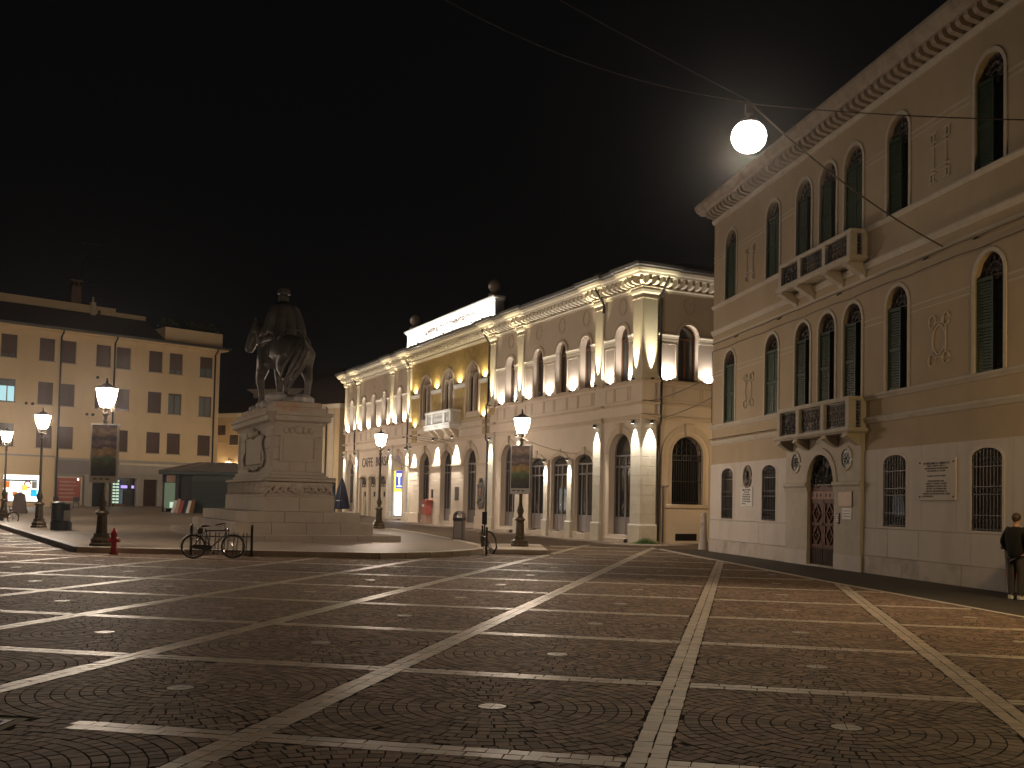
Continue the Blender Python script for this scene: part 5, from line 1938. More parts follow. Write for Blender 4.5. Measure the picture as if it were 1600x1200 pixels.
mw = Matrix.Translation(APT.location) @ Matrix.Rotation(APT.rotation_euler[2], 4, 'Z')
for k, (x, r_, lab) in enumerate(((7.2, .75, 'small bushy shrub at the left end of the roof terrace'), (9.6, .6, 'low dark shrub in the middle of the roof terrace planter'), (11.2, 1.0, 'largest spreading shrub at the right end of the roof terrace'))):
    p = mw @ Vector((x, .9, 16.7))
    t = thing('terrace_shrub', lab, 'shrub', p, 0, 'shrubs on the roof terrace')
    q = MB()
    leaf_ball(q, (0, 0, .5), r_, 240, .28, k)
    leaf_ball(q, (.5, .2, .35), r_ * .8, 160, .28, k + 9)
    q.build('foliage', M['leaf'], t)
    MB().tube([(0, 0, -.6), (.05, 0, .6)], .05, 6).build('stem', M['darkwood'], t)
    MB().lathe([(.25, -1.2), (.32, -.45), (.28, -.45)], 10).build('pot', M['brick'], t)

# ------------------------------------------------------------------ houses behind the monument
def house(name, label, p0, p1, zg, ze, depth, wins, wallm, zroof, extra=None):
    p0, p1 = Vector(p0), Vector(p1)
    d = (p1 - p0)
    L_ = d.length
    t = thing(name, label, 'house', (p0.x, p0.y, zg), math.atan2(d.y, d.x))
    b = MB()
    wall(b, 0, L_, -.6, ze, [], .2) if not wins else None
    rows = {}
    for w in wins:
        rows.setdefault(w[2], []).append(w)
    zs = sorted(rows)
    z0 = -.6
    for i, zb in enumerate(zs):
        z1 = ze if i == len(zs) - 1 else (zb + rows[zb][0][3] + zs[i + 1]) / 2
        wall(b, 0, L_, z0, z1, [(w[0], w[1], w[2], w[2] + w[3], 0) for w in rows[zb]], .2)
        z0 = z1
    b.quad((0, 0, -.6), (0, 0, ze), (0, depth, ze), (0, depth, -.6))
    b.quad((L_, 0, -.6), (L_, depth, -.6), (L_, depth, ze), (L_, 0, ze))
    b.build('wall', M[wallm], t)
    for w in wins:
        h = holder('window', t, ((w[0] + w[1]) / 2, 0, w[2]))
        a = (w[1] - w[0]) / 2
        MB().box(-a, a, .14, .18, 0, w[3]).build('pane', M['glass'], h)
        MB().box(-a, -.03, .06, .10, 0, w[3]).build('shutter', M['brownshut'], h)
        MB().box(.03, a, .06, .10, 0, w[3]).build('shutter', M['brownshut'], h)
        MB().box(-a - .08, a + .08, -.07, .15, -.08, -.005).build('sill', M['white'], h)
    MB().sweep([(0, depth), (0, 0), (L_, 0), (L_, depth)], [(-.2, ze - .3), (.08, ze - .3), (.2, ze - .12), (.45, ze), (.45, ze + .1), (-.2, ze + .1)]).build('eaves', M['trimB'], t)
    MB().add([(-.4, -.5, ze + .08), (L_ + .4, -.5, ze + .08), (L_ + .4, depth / 2, zroof), (-.4, depth / 2, zroof), (L_ + .4, depth + .5, ze + .08), (-.4, depth + .5, ze + .08)],
             [(0, 1, 2, 3), (3, 2, 4, 5), (1, 4, 2), (0, 3, 5)]).build('roof', M['rooftile'], t)
    return t


ZH = gz(99)
h1 = house('corner_house', 'dim cream house with red brown shutters behind the kiosk', (-33.2, 101.5), (-24.2, 97.5), ZH, 9.1, 9,
           [(1.4, 2.4, 6.3, 1.75), (2.9, 4.0, 6.1, 1.75), (1.5, 2.2, 3.2, .9), (3.0, 3.9, 3.1, .9), (5.5, 6.5, 6.1, 1.75)], 'yellow', 11.2)
MB().tube([(1.05, -.1, 9.0), (1.05, -.1, .5)], .07, 6).build('downpipe', M['pipe'], h1)
h2 = house('raised_house', 'taller cream house with stepped cornice behind the statue', (-30.2, 107), (-22.5, 104.5), ZH, 12.2, 8, [], 'trimB', 15.0)
for z in (10.3, 11.0):
    MB().box(0, 8, -.08, 0, z, z + .15).build('string_course', M['trimB'], h2)
MB().box(-2.2, -.1, 1, 4, 7, 11.2).build('side_wing', M['brick'], h2)
h3 = house('cafe_house', 'narrow cream house with dark cafe front left of the floodlit hall', (-24.2, 97.4), (-18.35, 93.1), ZH, 9.6, 9,
           [(3.2, 3.9, 7.6, 1.3), (3.0, 3.9, 3.2, 1.9), (1.0, 1.8, 7.6, 1.3)], 'yellow', 13.2)
for xx in (5.0, 6.3):
    MB().box(xx - .3, xx + .3, -.10, 0, 2.9, 9.2).build('pilaster', M['trimB'], h3)
MB().tube([(5.65, -.14, 9.5), (5.65, -.14, 1.2)], .08, 6).build('downpipe', M['pipe'], h3)
MB().box(4.5, 7.0, -1.0, 0, 2.55, 2.9).build('cafe_canopy', M['marble'], h3)
MB().box(4.4, 7.0, -.06, 0, -.3, 2.5).build('cafe_front', M['glass'], h3)
MB().box(4.55, 4.9, -.08, -.06, .9, 1.6).build('lit_pane', M['dimshop'], h3)
MB().box(6.2, 6.45, -1.0, -.8, -.3, 2.55).build('canopy_post', M['brownwin'], h3)
for xx in (5.0, 6.3):
    spot(h3, (xx, -.45, 2.95), (xx, -.12, 5.5), 90, 70, (1, .80, .55), .6)
    MB().box(xx - .08, xx + .08, -.5, -.36, 2.9, 2.98).build('floodlight', M['iron'], h3)
# bracket lamp on the corner house
h = holder('wall_lamp', h1)
MB().tube([(3.35, 0, 4.6), (3.35, -.5, 4.75), (3.35, -.55, 4.55)], .03, 6).build('arm', M['iron'], h)
MB().lathe([(.05, .35), (.30, .30), (.30, .12), (.16, -.08), (.05, -.1)], 10, (3.35, -.55, 4.1)).build('lit_shade', M['lampglow'], h)
ld = bpy.data.lights.new('wall_lamp_light', 'POINT')
ld.energy = 130
ld.color = (1.0, .8, .5)
ld.shadow_soft_size = .15
o = bpy.data.objects.new('wall_lamp_light', ld)
COL.objects.link(o)
o.parent = h
o.location = (3.35, -.75, 3.85)
# ------------------------------------------------------------------ the monument
MON = thing('monument_pedestal', 'tall stepped stone pedestal with carved frieze and heavy cornice', 'pedestal', (-11.13, 43.35, 0), math.atan2(0.4527, 0.8916))
# local x runs along the short rear face (to the right), local y along the long side, away from the viewer
HA, HB_ = 4.84, 2.22


def blk(name, ins, z0, z1, m, bev=.02, insx=None):
    a, c = HB_ - (insx if insx is not None else ins), HA - ins
    return MB().box(-a, a, -c, c, z0, z1).build(name, M[m], MON, bevel=bev)


def stone_ring(name, ins, z0, z1, m, n_short, n_long):
    """course of separate stones round the step"""
    a, c = HB_ - ins, HA - ins
    xs = np.linspace(-a, a, n_short + 1)
    ys = np.linspace(-c, c, n_long + 1)
    d = .5
    MB().box(-a + d - .02, a - d + .02, -c + d - .02, c - d + .02, z0, z1 - .004).build('core', M[m], MON)
    for p, q in zip(xs[:-1], xs[1:]):
        for s in (-1, 1):
            y0, y1 = (-c, -c + d) if s < 0 else (c - d, c)
            j = random.uniform(0, .006)
            MB().box(p + .006, q - .006, y0 - (j if s < 0 else 0), y1 + (j if s > 0 else 0), z0, z1 - random.uniform(0, .003)).build(name, M[m], MON, bevel=.012)
    ys = np.linspace(-c + d, c - d, n_long + 1)
    for p, q in zip(ys[:-1], ys[1:]):
        for s in (-1, 1):
            x0, x1 = (-a, -a + d) if s < 0 else (a - d, a)
            MB().box(x0, x1, p + .006, q - .006, z0, z1 - random.uniform(0, .003)).build(name, M[m], MON, bevel=.012)


stone_ring('step_stone', -1.24, 0.10, 0.40, 'marble', 4, 7)
stone_ring('step_stone', -.39, 0.36, 0.84, 'marble', 4, 6)
stone_ring('step_stone', 0.0, 0.84, 1.24, 'marble', 3, 6)
blk('socle', .80, 1.24, 1.30, 'marble')
stone_ring('socle_stone', .83, 1.28, 1.78, 'marble', 2, 4)
blk('frieze_core', .93, 1.78, 2.42, 'marble', .01)
# carved frieze: trophies and crowded figures in relief
fz = MB()
g = random.Random(4)
a, c = HB_ - .93, HA - .93
for s in (-1, 1):
    n = 34
    for k in range(n):
        y = -c + (k + .5) * 2 * c / n
        hgt = g.uniform(.32, .52)
        fz.ball((s * a, y, 1.85 + hgt * .5), .09, 7, 5, .7, .9, hgt / .2)
        fz.ball((s * a, y + g.uniform(-.03, .03), 1.88 + hgt), .06, 6, 4, .9, 1, 1.1)
        if k % 3 == 0:
            fz.bar((s * (a + .03), y - .1, 1.85), (s * (a + .03), y + .16, 2.36), .03)
    for k in range(9):
        x = -a + (k + .5) * 2 * a / 9
        y = s * c
        if k in (4,):
            fz.ball((x, y, 2.1), .24, 12, 8, 1, .35, 1)
            fz.ball((x, y + s * .03, 2.1), .13, 10, 6, 1, .6, 1)
        else:
            w = g.uniform(.35, .6) * (1 if k < 4 else -1)
            fz.tube([(x - .2, y, 2.1 - w * .4), (x + .02, y + s * .05, 2.1 + .06), (x + .22, y, 2.1 + w * .4)], [.03, .075, .02], 6)
            fz.tube([(x - .16, y, 2.1 + w * .4), (x, y + s * .04, 2.08), (x + .2, y, 2.12 - w * .45)], [.02, .06, .03], 6)
fz.build('carved_frieze', M['marble'], MON, smooth=True)
MB().sweep([(-a, -c), (a, -c), (a, c), (-a, c), (-a, -c)], [(-.1, 2.42), (.10, 2.42), (.12, 2.50), (.03, 2.54), (-.1, 2.54)]).build('frieze_moulding', M['marble'], MON)
MB().sweep([(-a, -c), (a, -c), (a, c), (-a, c), (-a, -c)], [(-.1, 1.78), (.08, 1.78), (.10, 1.86), (.03, 1.9), (-.1, 1.9)]).build('frieze_moulding', M['marble'], MON)
blk('die_foot', 1.08, 2.54, 2.66, 'marble')
blk('die_foot', 1.16, 2.66, 2.80, 'marble')
ins = 1.26
a, c = HB_ - ins, HA - ins
# die of coursed stones, big sunk panel on the short rear face, wreath and tablet on the long side
z = 2.80
for k, (hh, nx, ny) in enumerate(((.46, 3, 5), (.47, 2, 4), (.46, 3, 5), (.48, 2, 4))):
    xs = np.linspace(-a, a, nx + 1)
    ys = np.linspace(-c, c, ny + 1)
    MB().box(-a + .25, a - .25, -c + .25, c - .25, z, z + hh).build('core', M['marble'], MON)
    for p, q in zip(xs[:-1], xs[1:]):
        for s in (-1, 1):
            y0, y1 = (-c, -c + .27) if s < 0 else (c - .27, c)
            MB().box(p + .005, q - .005, y0, y1, z + .005, z + hh - .005).build('die_stone', M['marble'], MON, bevel=.008)
    for p, q in zip(ys[:-1], ys[1:]):
        for s in (-1, 1):
            x0, x1 = (-a, -a + .26) if s < 0 else (a - .26, a)
            MB().box(x0 - (.001 if s < 0 else 0), x1 + (.001 if s > 0 else 0), p + .005, q - .005, z + .005, z + hh - .005).build('die_stone', M['marble'], MON, bevel=.008)
    z += hh
for s in (-1, 1):
    y = s * c
    pf = MB().ring([(-.62, 3.3), (.62, 3.3), (.62, 4.15), (-.62, 4.15), (-.62, 3.3)], [(-.72, 3.2), (.72, 3.2), (.72, 4.25), (-.72, 4.25), (-.72, 3.2)], min(y, y + s * .05), max(y, y + s * .05))
    pf.build('panel_frame', M['marble'], MON)
    MB().box(-.60, .60, min(y, y + s * .03), max(y, y + s * .03), 3.32, 4.13).build('inscription_panel', M['marble'], MON)
    e = MB()
    for k in range(5):
        e.ball((-.5 + k * .25, y + s * .02, 4.42), .11, 8, 5, 1, .5, 1.2)
    e.ball((0, y + s * .04, 4.45), .17, 10, 6, 1, .5, 1)
    e.build('carved_trophy', M['marble'], MON, smooth=True)
for s in (-1, 1):
    x = s * a
    MB().box(min(x, x + s * .07), max(x, x + s * .07), -1.5, 1.5, 3.12, 4.28).build('tablet', M['marble'], MON, bevel=.03)
    wv = MB()
    for sy in (-1, 1):
        for k in range(16):
            q_ = k / 15
            wv.ball((x + s * .07, sy * (1.85 + .22 * math.sin(q_ * PI * 2)), 3.08 + 1.15 * q_), .10, 6, 4, .6, 1.5, 1.0)
    wv.tube([(x + s * .06, -1.9, 4.25), (x + s * .08, 0, 4.36), (x + s * .06, 1.9, 4.25)], .05, 6)
    wv.tube([(x + s * .06, -1.9, 3.05), (x + s * .08, 0, 3.02), (x + s * .06, 1.9, 3.05)], .05, 6)
    wv.build('carved_garland', M['marble'], MON, smooth=True)
    cr_ = MB().ball((x + s * .08, 0, 4.44), .26, 10, 7, .7, 2.0, 1)
    cr_.ball((x + s * .10, -.9, 4.40), .14, 8, 5, .7, 2.0, 1).ball((x + s * .10, .9, 4.40), .14, 8, 5, .7, 2.0, 1)
    cr_.tube([(x + s * .08, -1.3, 2.98), (x + s * .12, -.5, 2.90), (x + s * .10, 0, 2.98), (x + s * .12, .5, 2.90), (x + s * .08, 1.3, 2.98)], .06, 6)
    cr_.build('carved_crest', M['marble'], MON, smooth=True)
for sx in (-1, 1):
    for sy in (-1, 1):
        for k in range(5):
            MB().box(sx * a - .012, sx * a + .012, sy * (c - .07 - k * .12) - .035, sy * (c - .07 - k * .12) + .035, 3.0, 4.5).build('flute', M['marble'], MON)
# cornice
MB().sweep([(-a, -c), (a, -c), (a, c), (-a, c), (-a, -c)], [(-.2, 4.62), (.05, 4.62), (.08, 4.72), (.26, 4.80), (.26, 4.98), (.32, 5.02), (.34, 5.14), (-.2, 5.16)]).build('cornice', M['marble'], MON)
dm = MB().box(-.05, .05, -.10, 0, -.1, 0).mesh('dentil', M['marble'])
for s in (-1, 1):
    for k in range(12):
        o = bpy.data.objects.new('dentil', dm)
        COL.objects.link(o)
        o.parent = MON
        o.location = (-a + .12 + k * (2 * a - .24) / 11, -c if s < 0 else c + .1, 4.78)
    for k in range(30):
        o = bpy.data.objects.new('dentil', dm)
        COL.objects.link(o)
        o.parent = MON
        o.location = ((-a - .05) if s < 0 else a + .05, -c + .15 + k * (2 * c - .3) / 29 + .05, 4.78)
MB().box(-a - .12, a + .12, -c - .12, c + .12, 5.14, 5.34).build('upper_slab', M['rust'], MON, bevel=.02)
MB().box(-a + .05, a - .05, -c + .05, c - .05, 5.34, 5.56).build('upper_slab', M['rust'], MON, bevel=.03)
rk = MB()
g = random.Random(2)
for _ in range(46):
    x, y = g.uniform(-.75, .75), g.uniform(-3.1, 3.1)
    s = g.uniform(.25, .5)
    rk.ball((x, y, 5.6 + g.uniform(-.1, .15)), s, 7, 5, g.uniform(.8, 1.3), g.uniform(.8, 1.4), .6)
rk.build('rocky_base', M['rock'], MON)

# ------------------------------------------------------------------ bronze rider on horseback
STAT = thing('equestrian_statue', 'dark bronze statue of a cloaked rider on a standing horse, on the stone pedestal', 'statue',
             (-10.95, 43.1, 5.74), R(90 + 39), None, 1.82)


def skin(name, verts, edges, radii, m, parent, sub=2, root=0):
    me = bpy.data.meshes.new(name)
    me.from_pydata([tuple(v) for v in verts], edges, [])
    o = bpy.data.objects.new(name, me)
    COL.objects.link(o)
    md = o.modifiers.new('skin', 'SKIN')
    md.use_smooth_shade = True
    sv = me.skin_vertices[0].data
    for i, r_ in enumerate(radii):
        sv[i].radius = r_ if isinstance(r_, tuple) else (r_, r_)
        sv[i].use_root = (i == root)
    s = o.modifiers.new('sub', 'SUBSURF')
    s.levels = s.render_levels = sub
    dg = bpy.context.evaluated_depsgraph_get()
    dg.update()
    m2 = bpy.data.meshes.new_from_object(o.evaluated_get(dg))
    bpy.data.objects.remove(o)
    m2.name = name
    m2.materials.clear()
    m2.materials.append(m)
    m2.polygons.foreach_set('use_smooth', [True] * len(m2.polygons))
    o = bpy.data.objects.new(name, m2)
    COL.objects.link(o)
    o.parent = parent
    return o


# horse, life size, heading +x
V_, E_, R_ = [], [], []


def chain(pts, start=None):
    prev = start
    for (x, y, z, r_) in pts:
        V_.append((x, y, z))
        R_.append(r_)
        i = len(V_) - 1
        if prev is not None:
            E_.append((prev, i))
        prev = i
    return prev


chain([(-.62, 0, 1.27, .41), (-.25, 0, 1.23, .40), (.12, 0, 1.20, .42), (.48, 0, 1.23, .39), (.72, 0, 1.42, .31)])
chain([(.90, .03, 1.64, .28), (1.04, .08, 1.80, .23), (1.17, .14, 1.82, .19), (1.27, .20, 1.62, .16), (1.33, .26, 1.40, .12), (1.33, .28, 1.29, .10)], 4)
for s in (-1, 1):
    fwd = .10 if s > 0 else -.14
    chain([(-.66, s * .22, 1.02, .28), (-.52 + fwd, s * .24, .80, .17), (-.80 + fwd, s * .20, .48, .095), (-.74 + fwd, s * .20, .17, .068), (-.68 + fwd, s * .20, .05, .08)], 0)
    fw = .22 if s > 0 else 0
    chain([(.56, s * .20, .98, .21), (.60 + fw, s * .20, .62, .11), (.56 + fw * (1.0 if s < 0 else .8), s * .19, .34, .078), (.56 + fw * .7, s * .19, .14, .062), (.62 + fw * .7, s * .19, .04, .075)], 3)
chain([(-.92, 0, 1.40, .09), (-1.06, .08, 1.15, .11), (-1.04, .20, .80, .11), (-.90, .28, .50, .07), (-.80, .32, .32, .03)], 0)
hb = skin('horse', V_, E_, R_, M['bronze'], STAT)
mn = MB()
for k in range(16):
    t_ = k / 15
    x, y, z = .78 + t_ * .42, .02 + t_ * .1, 1.70 + t_ * .36
    for s in (-1, 1):
        mn.tube([(x, y, z), (x - .07, y + s * .12, z - .06), (x - .12, y + s * .17, z - .28 - .05 * (k % 3))], [.035, .04, .01], 5)
mn.tube([(1.14, .08, 1.98), (1.15, .04, 2.09), (1.17, .02, 2.15)], [.035, .03, .006], 5)
mn.tube([(1.12, .17, 1.98), (1.12, .21, 2.09), (1.14, .23, 2.15)], [.035, .03, .006], 5)
mn.tube([(1.15, .12, 2.03), (1.28, .18, 1.98), (1.36, .24, 1.82)], [.04, .04, .015], 5)
mn.build('mane', M['bronze'], STAT, smooth=True)
tl = MB()
for k in range(14):
    a_ = k * 2.4
    rr = .05 + .05 * (k % 3)
    tl.tube([(-.98, 0, 1.42), (-1.08 + rr * math.cos(a_), .06 + rr * math.sin(a_), 1.12), (-1.02 + rr * 1.4 * math.cos(a_), .20 + rr * 1.4 * math.sin(a_), .76), (-.80 + rr * .8 * math.cos(a_), .34 + rr * math.sin(a_), .42 - .05 * (k % 4))], [.04, .045, .045, .008], 5)
tl.build('tail', M['bronze'], STAT, smooth=True)
cl = MB()
# saddle cloth: curved sheet over the back with a thick hem
vs, fs = [], []
for i, x in enumerate((-.42, -.2, .05, .3)):
    for j in range(9):
        a_ = -1.25 + 2.5 * j / 8
        rr = .46
        vs.append((x - .04 * abs(a_), rr * math.sin(a_) * 1.02, 1.235 + rr * math.cos(a_)))
for i in range(3):
    for j in range(8):
        fs.append((i * 9 + j, i * 9 + j + 1, (i + 1) * 9 + j + 1, (i + 1) * 9 + j))
cl.add(vs, fs)
o = cl.build('saddle_cloth', M['bronze'], STAT, smooth=True)
md = o.modifiers.new('thick', 'SOLIDIFY')
md.thickness = .03
rn = MB()
for s in (-1, 1):
    rn.tube([(1.34, .22 + s * .09, 1.50), (1.1, .10 + s * .16, 1.62), (.62, s * .10, 1.83), (.42, s * .05, 1.86)], .014, 5)
rn.tube([(1.24 + .12 * math.cos(t_), .16 + .13 * math.sin(t_), 1.76 - .05 * math.cos(t_)) for t_ in np.linspace(0, 6, 10)], .016, 5)
rn.build('reins', M['bronze'], STAT)
# rider
V_, E_, R_ = [], [], []
chain([(0, 0, 1.66, .19), (.0, 0, 1.88, .175), (.02, 0, 2.10, .195), (.03, 0, 2.24, .15), (.04, 0, 2.34, .105), (.06, .01, 2.47, .135), (.07, .01, 2.57, .12)])
for s in (-1, 1):
    chain([(.12, s * .24, 1.60, .13), (.34, s * .40, 1.32, .095), (.24, s * .44, .98, .07), (.20, s * .45, .78, .05), (.34, s * .48, .74, .045)], 0)
    chain([(.02, s * .22, 2.20, .09), (.04, s * .34, 1.96, .07), (.30, s * .20, 1.86, .05), (.40, s * .10, 1.87, .045)], 2)
skin('rider', V_, E_, R_, M['bronze'], STAT)
hd = MB()
hd.ball((.15, .01, 2.49), .03, 7, 5, 1, .7, 1)
hd.ball((.12, .01, 2.40), .085, 8, 6, .9, 1, 1.1)
hd.build('beard', M['bronze'], STAT, smooth=True)
MB().lathe([(.135, 0), (.15, .02), (.14, .10), (.12, .14), (.02, .16)], 14, (.05, .01, 2.55)).build('cap', M['bronze'], STAT, smooth=True)
ck = MB()
vs, fs = [], []
nA, nZ = 84, 10
for j in range(nZ):
    t_ = j / (nZ - 1)
    for k in range(nA + 1):
        w = -2.55 + 5.1 * k / nA + PI
        rx = .13 + .25 * t_ ** .42
        ry = .16 + .27 * t_ ** .38
        f = 1 + t_ ** .6 * (.17 * math.sin(w * 10 + 2.2 * t_) + .06 * math.sin(w * 17 - 1.5 * t_ + 1))
        z_ = 2.33 - .06 * t_ - t_ * (.70 + .16 * max(0, -math.cos(w)) + .05 * math.sin(w * 6))
        vs.append((.01 + rx * f * math.cos(w) - .10 * t_ * (1 if math.cos(w) < 0 else 0), ry * f * math.sin(w), z_))
for j in range(nZ - 1):
    for k in range(nA):
        q = j * (nA + 1) + k
        fs.append((q, q + 1, q + nA + 2, q + nA + 1))
ck.add(vs, fs)
o = ck.build('cloak', M['bronze'], STAT, smooth=True)
md = o.modifiers.new('thick', 'SOLIDIFY')
md.thickness = .035
MB().tube([(.02, .26, 1.72), (-.1, .42, 1.4), (-.3, .50, .95)], [.03, .025, .012], 6).build('sabre', M['bronze'], STAT)
MB().box(-.95, 1.0, -.32, .32, -.09, .01).build('base_plate', M['bronze'], STAT, bevel=.03)
# ------------------------------------------------------------------ street lamps
def lamp_post():
    t = thing('street_lamp', '', 'street lamp')
    n = 8
    MB().lathe([(.34, 0), (.34, .07), (.30, .10), (.30, .2), (.24, .27), (.22, .32), (.23, .36), (.19, .40)], n, rot=PI / 8).build('base', M['post'], t)
    s = MB().lathe([(.165, .40), (.135, .92), (.13, .95)], n, rot=PI / 8)
    for k in range(8):
        a = 2 * PI * k / 8
        s.bar((.155 * math.cos(a), .155 * math.sin(a), .42), (.13 * math.cos(a), .13 * math.sin(a), .93), .03)
    s.build('fluted_shaft', M['post'], t)
    MB().lathe([(.13, .93), (.20, .99), (.21, 1.03), (.14, 1.08), (.09, 1.12), (.085, 1.2), (.12, 1.26), (.14, 1.36), (.10, 1.48), (.075, 1.56), (.08, 1.60), (.065, 1.64)], 12).build('collar', M['post'], t, smooth=True)
    MB().lathe([(.065, 1.62), (.056, 2.6), (.048, 3.78), (.07, 3.82), (.075, 3.88), (.05, 3.93)], 12).build('pole', M['post'], t, smooth=True)
    MB().lathe([(.05, 3.92), (.055, 4.0), (.10, 4.06), (.11, 4.10), (.06, 4.14), (.05, 4.2), (.12, 4.27), (.14, 4.29)], 12).build('lamp_holder', M['post'], t, smooth=True)
    for k in range(4):
        a = PI / 4 + PI / 2 * k
        MB().tube([(.10 * math.cos(a), .10 * math.sin(a), 4.08), (.21 * math.cos(a), .21 * math.sin(a), 4.20), (.235 * math.cos(a), .235 * math.sin(a), 4.45), (.335 * math.cos(a), .335 * math.sin(a), 4.88)], .011, 5).build('rib', M['lampcap'], t)
    MB().lathe([(.08, 4.29), (.16, 4.32), (.225, 4.45), (.27, 4.62), (.305, 4.82), (.305, 4.86), (.02, 4.865)], 14).build('lantern_glass', M['lampglass'], t, smooth=True)
    MB().lathe([(.345, 4.87), (.35, 4.91), (.30, 4.93), (.17, 4.97), (.12, 5.02), (.06, 5.04), (.03, 5.08)], 14).build('lantern_cap', M['lampcap'], t, smooth=True)
    MB().lathe([(.02, 5.06), (.045, 5.10), (.02, 5.14), (.035, 5.17), (.004, 5.24)], 8).build('finial', M['lampcap'], t, smooth=True)
    return t


L_SPOTS = [
    (-13.52, 31.75, .17, 1.0, 'street lamp with a poster banner on its post, beside the red hydrant'),
    (-.70, 38.25, .15, .98, 'street lamp with a poster banner on its post, on the slab before the arcade'),
    (-23.2, 47.6, .17, 1.07, 'bannerless street lamp standing next to the dark blue waste bin on the left'),
    (-32.1, 61.5, .17, 1.06, 'street lamp at the extreme left edge beside the parked bicycle'),
    (-8.75, 56.0, .19, 1.05, 'street lamp without banner standing before the tobacconist arch'),
    (-17.2, 72.0, .2, 1.05, 'added street lamp, unseen behind the tall monument pedestal'),  # added unseen, to light the houses and the hall's far end
    (-41.5, 75.5, .17, 1.06, 'added unseen street lamp continuing the left kerb row in front of the shops'),  # added out of view, to light the apartment block
    (-22.0, 86.0, .2, 1.05, 'added street lamp, unseen behind the monument near the corner house'),  # added unseen, to brighten the right part of the apartment block
    (10.6, 45.3, .0, 1.0, 'amber street lamp in the alley behind the palazzo corner'),  # added unseen, to light the hall's side wall
    (10.1, 15.6, .01, 1.0, 'amber street lamp on the palazzo footway outside the view'),  # added out of view, to light the ground on the right
]
lp0 = lamp_post()
LAMPS = []
for k, (x, y, z, s, lab) in enumerate(L_SPOTS):
    o = lp0 if k == 0 else dup(lp0)
    o.location = (x, y, z + gz(y))
    o.scale = (s, s, s)
    o.rotation_euler = (0, 0, .3 * k)
    tag(o, lab, 'street lamp', 'cast iron street lamps round the square')
    LAMPS.append(o)
    if 'amber' in lab:
        for c in o.children:
            if c.name.startswith('lantern_glass'):
                c.material_slots[0].link = 'OBJECT'
                c.material_slots[0].material = M['sodiumdim' if 'alley' in lab else 'sodium']


def banner_print():
    """generic landscape print: dark trees over a pale sky, a road, yellow field, green meadow"""
    m, nt, p = _new('printed_banner')
    N, L = nt.nodes, nt.links
    tc = N.new('ShaderNodeTexCoord')
    nz = N.new('ShaderNodeTexNoise')
    nz.inputs['Scale'].default_value = 3.6
    nz.inputs['Detail'].default_value = 5
    mpg = N.new('ShaderNodeMapping')
    mpg.inputs['Scale'].default_value = (1.0, 0.0, 1.3)
    L.new(tc.outputs['Object'], mpg.inputs['Vector'])
    L.new(mpg.outputs['Vector'], nz.inputs['Vector'])
    sp = N.new('ShaderNodeSeparateXYZ')
    L.new(tc.outputs['Generated'], sp.inputs[0])
    ad = N.new('ShaderNodeMath')
    ad.operation = 'MULTIPLY_ADD'
    ad.inputs[1].default_value = .22
    L.new(nz.outputs['Fac'], ad.inputs[0])
    L.new(sp.outputs['Z'], ad.inputs[2])
    cr = N.new('ShaderNodeValToRGB')
    cr.color_ramp.interpolation = 'EASE'
    els = [(0.0, (.05, .05, .045)), (.16, (.06, .07, .045)), (.26, (.10, .13, .05)), (.36, (.13, .20, .09)), (.40, (.42, .28, .09)), (.52, (.45, .30, .11)), (.56, (.10, .06, .055)),
           (.64, (.24, .17, .15)), (.75, (.07, .05, .05)), (.86, (.30, .20, .12)), (.95, (.12, .07, .05)), (1.0, (.05, .035, .03))]
    e = cr.color_ramp.elements
    e[0].position, e[0].color = els[0][0], (*els[0][1], 1)
    e[1].position, e[1].color = els[-1][0], (*els[-1][1], 1)
    for pos, c in els[1:-1]:
        q = e.new(pos)
        q.color = (*c, 1)
    sb = N.new('ShaderNodeMath')
    sb.operation = 'SUBTRACT'
    sb.inputs[1].default_value = .11
    L.new(ad.outputs[0], sb.inputs[0])
    L.new(sb.outputs[0], cr.inputs['Fac'])
    v = N.new('ShaderNodeTexNoise')
    v.inputs['Scale'].default_value = 6
    v.inputs['Detail'].default_value = 3
    L.new(mpg.outputs['Vector'], v.inputs['Vector'])
    mx = N.new('ShaderNodeMix')
    mx.data_type = 'RGBA'
    mx.blend_type = 'MULTIPLY'
    mx.inputs['Factor'].default_value = .8
    L.new(cr.outputs['Color'], mx.inputs['A'])
    c2 = N.new('ShaderNodeValToRGB')
    c2.color_ramp.elements[0].position = .3
    c2.color_ramp.elements[0].color = (.35, .30, .30, 1)
    c2.color_ramp.elements[1].position = .65
    c2.color_ramp.elements[1].color = (1.25, 1.2, 1.15, 1)
    L.new(v.outputs['Fac'], c2.inputs['Fac'])
    L.new(c2.outputs['Color'], mx.inputs['B'])
    L.new(mx.outputs['Result'], p.inputs['Base Color'])
    p.inputs['Roughness'].default_value = .45
    return m


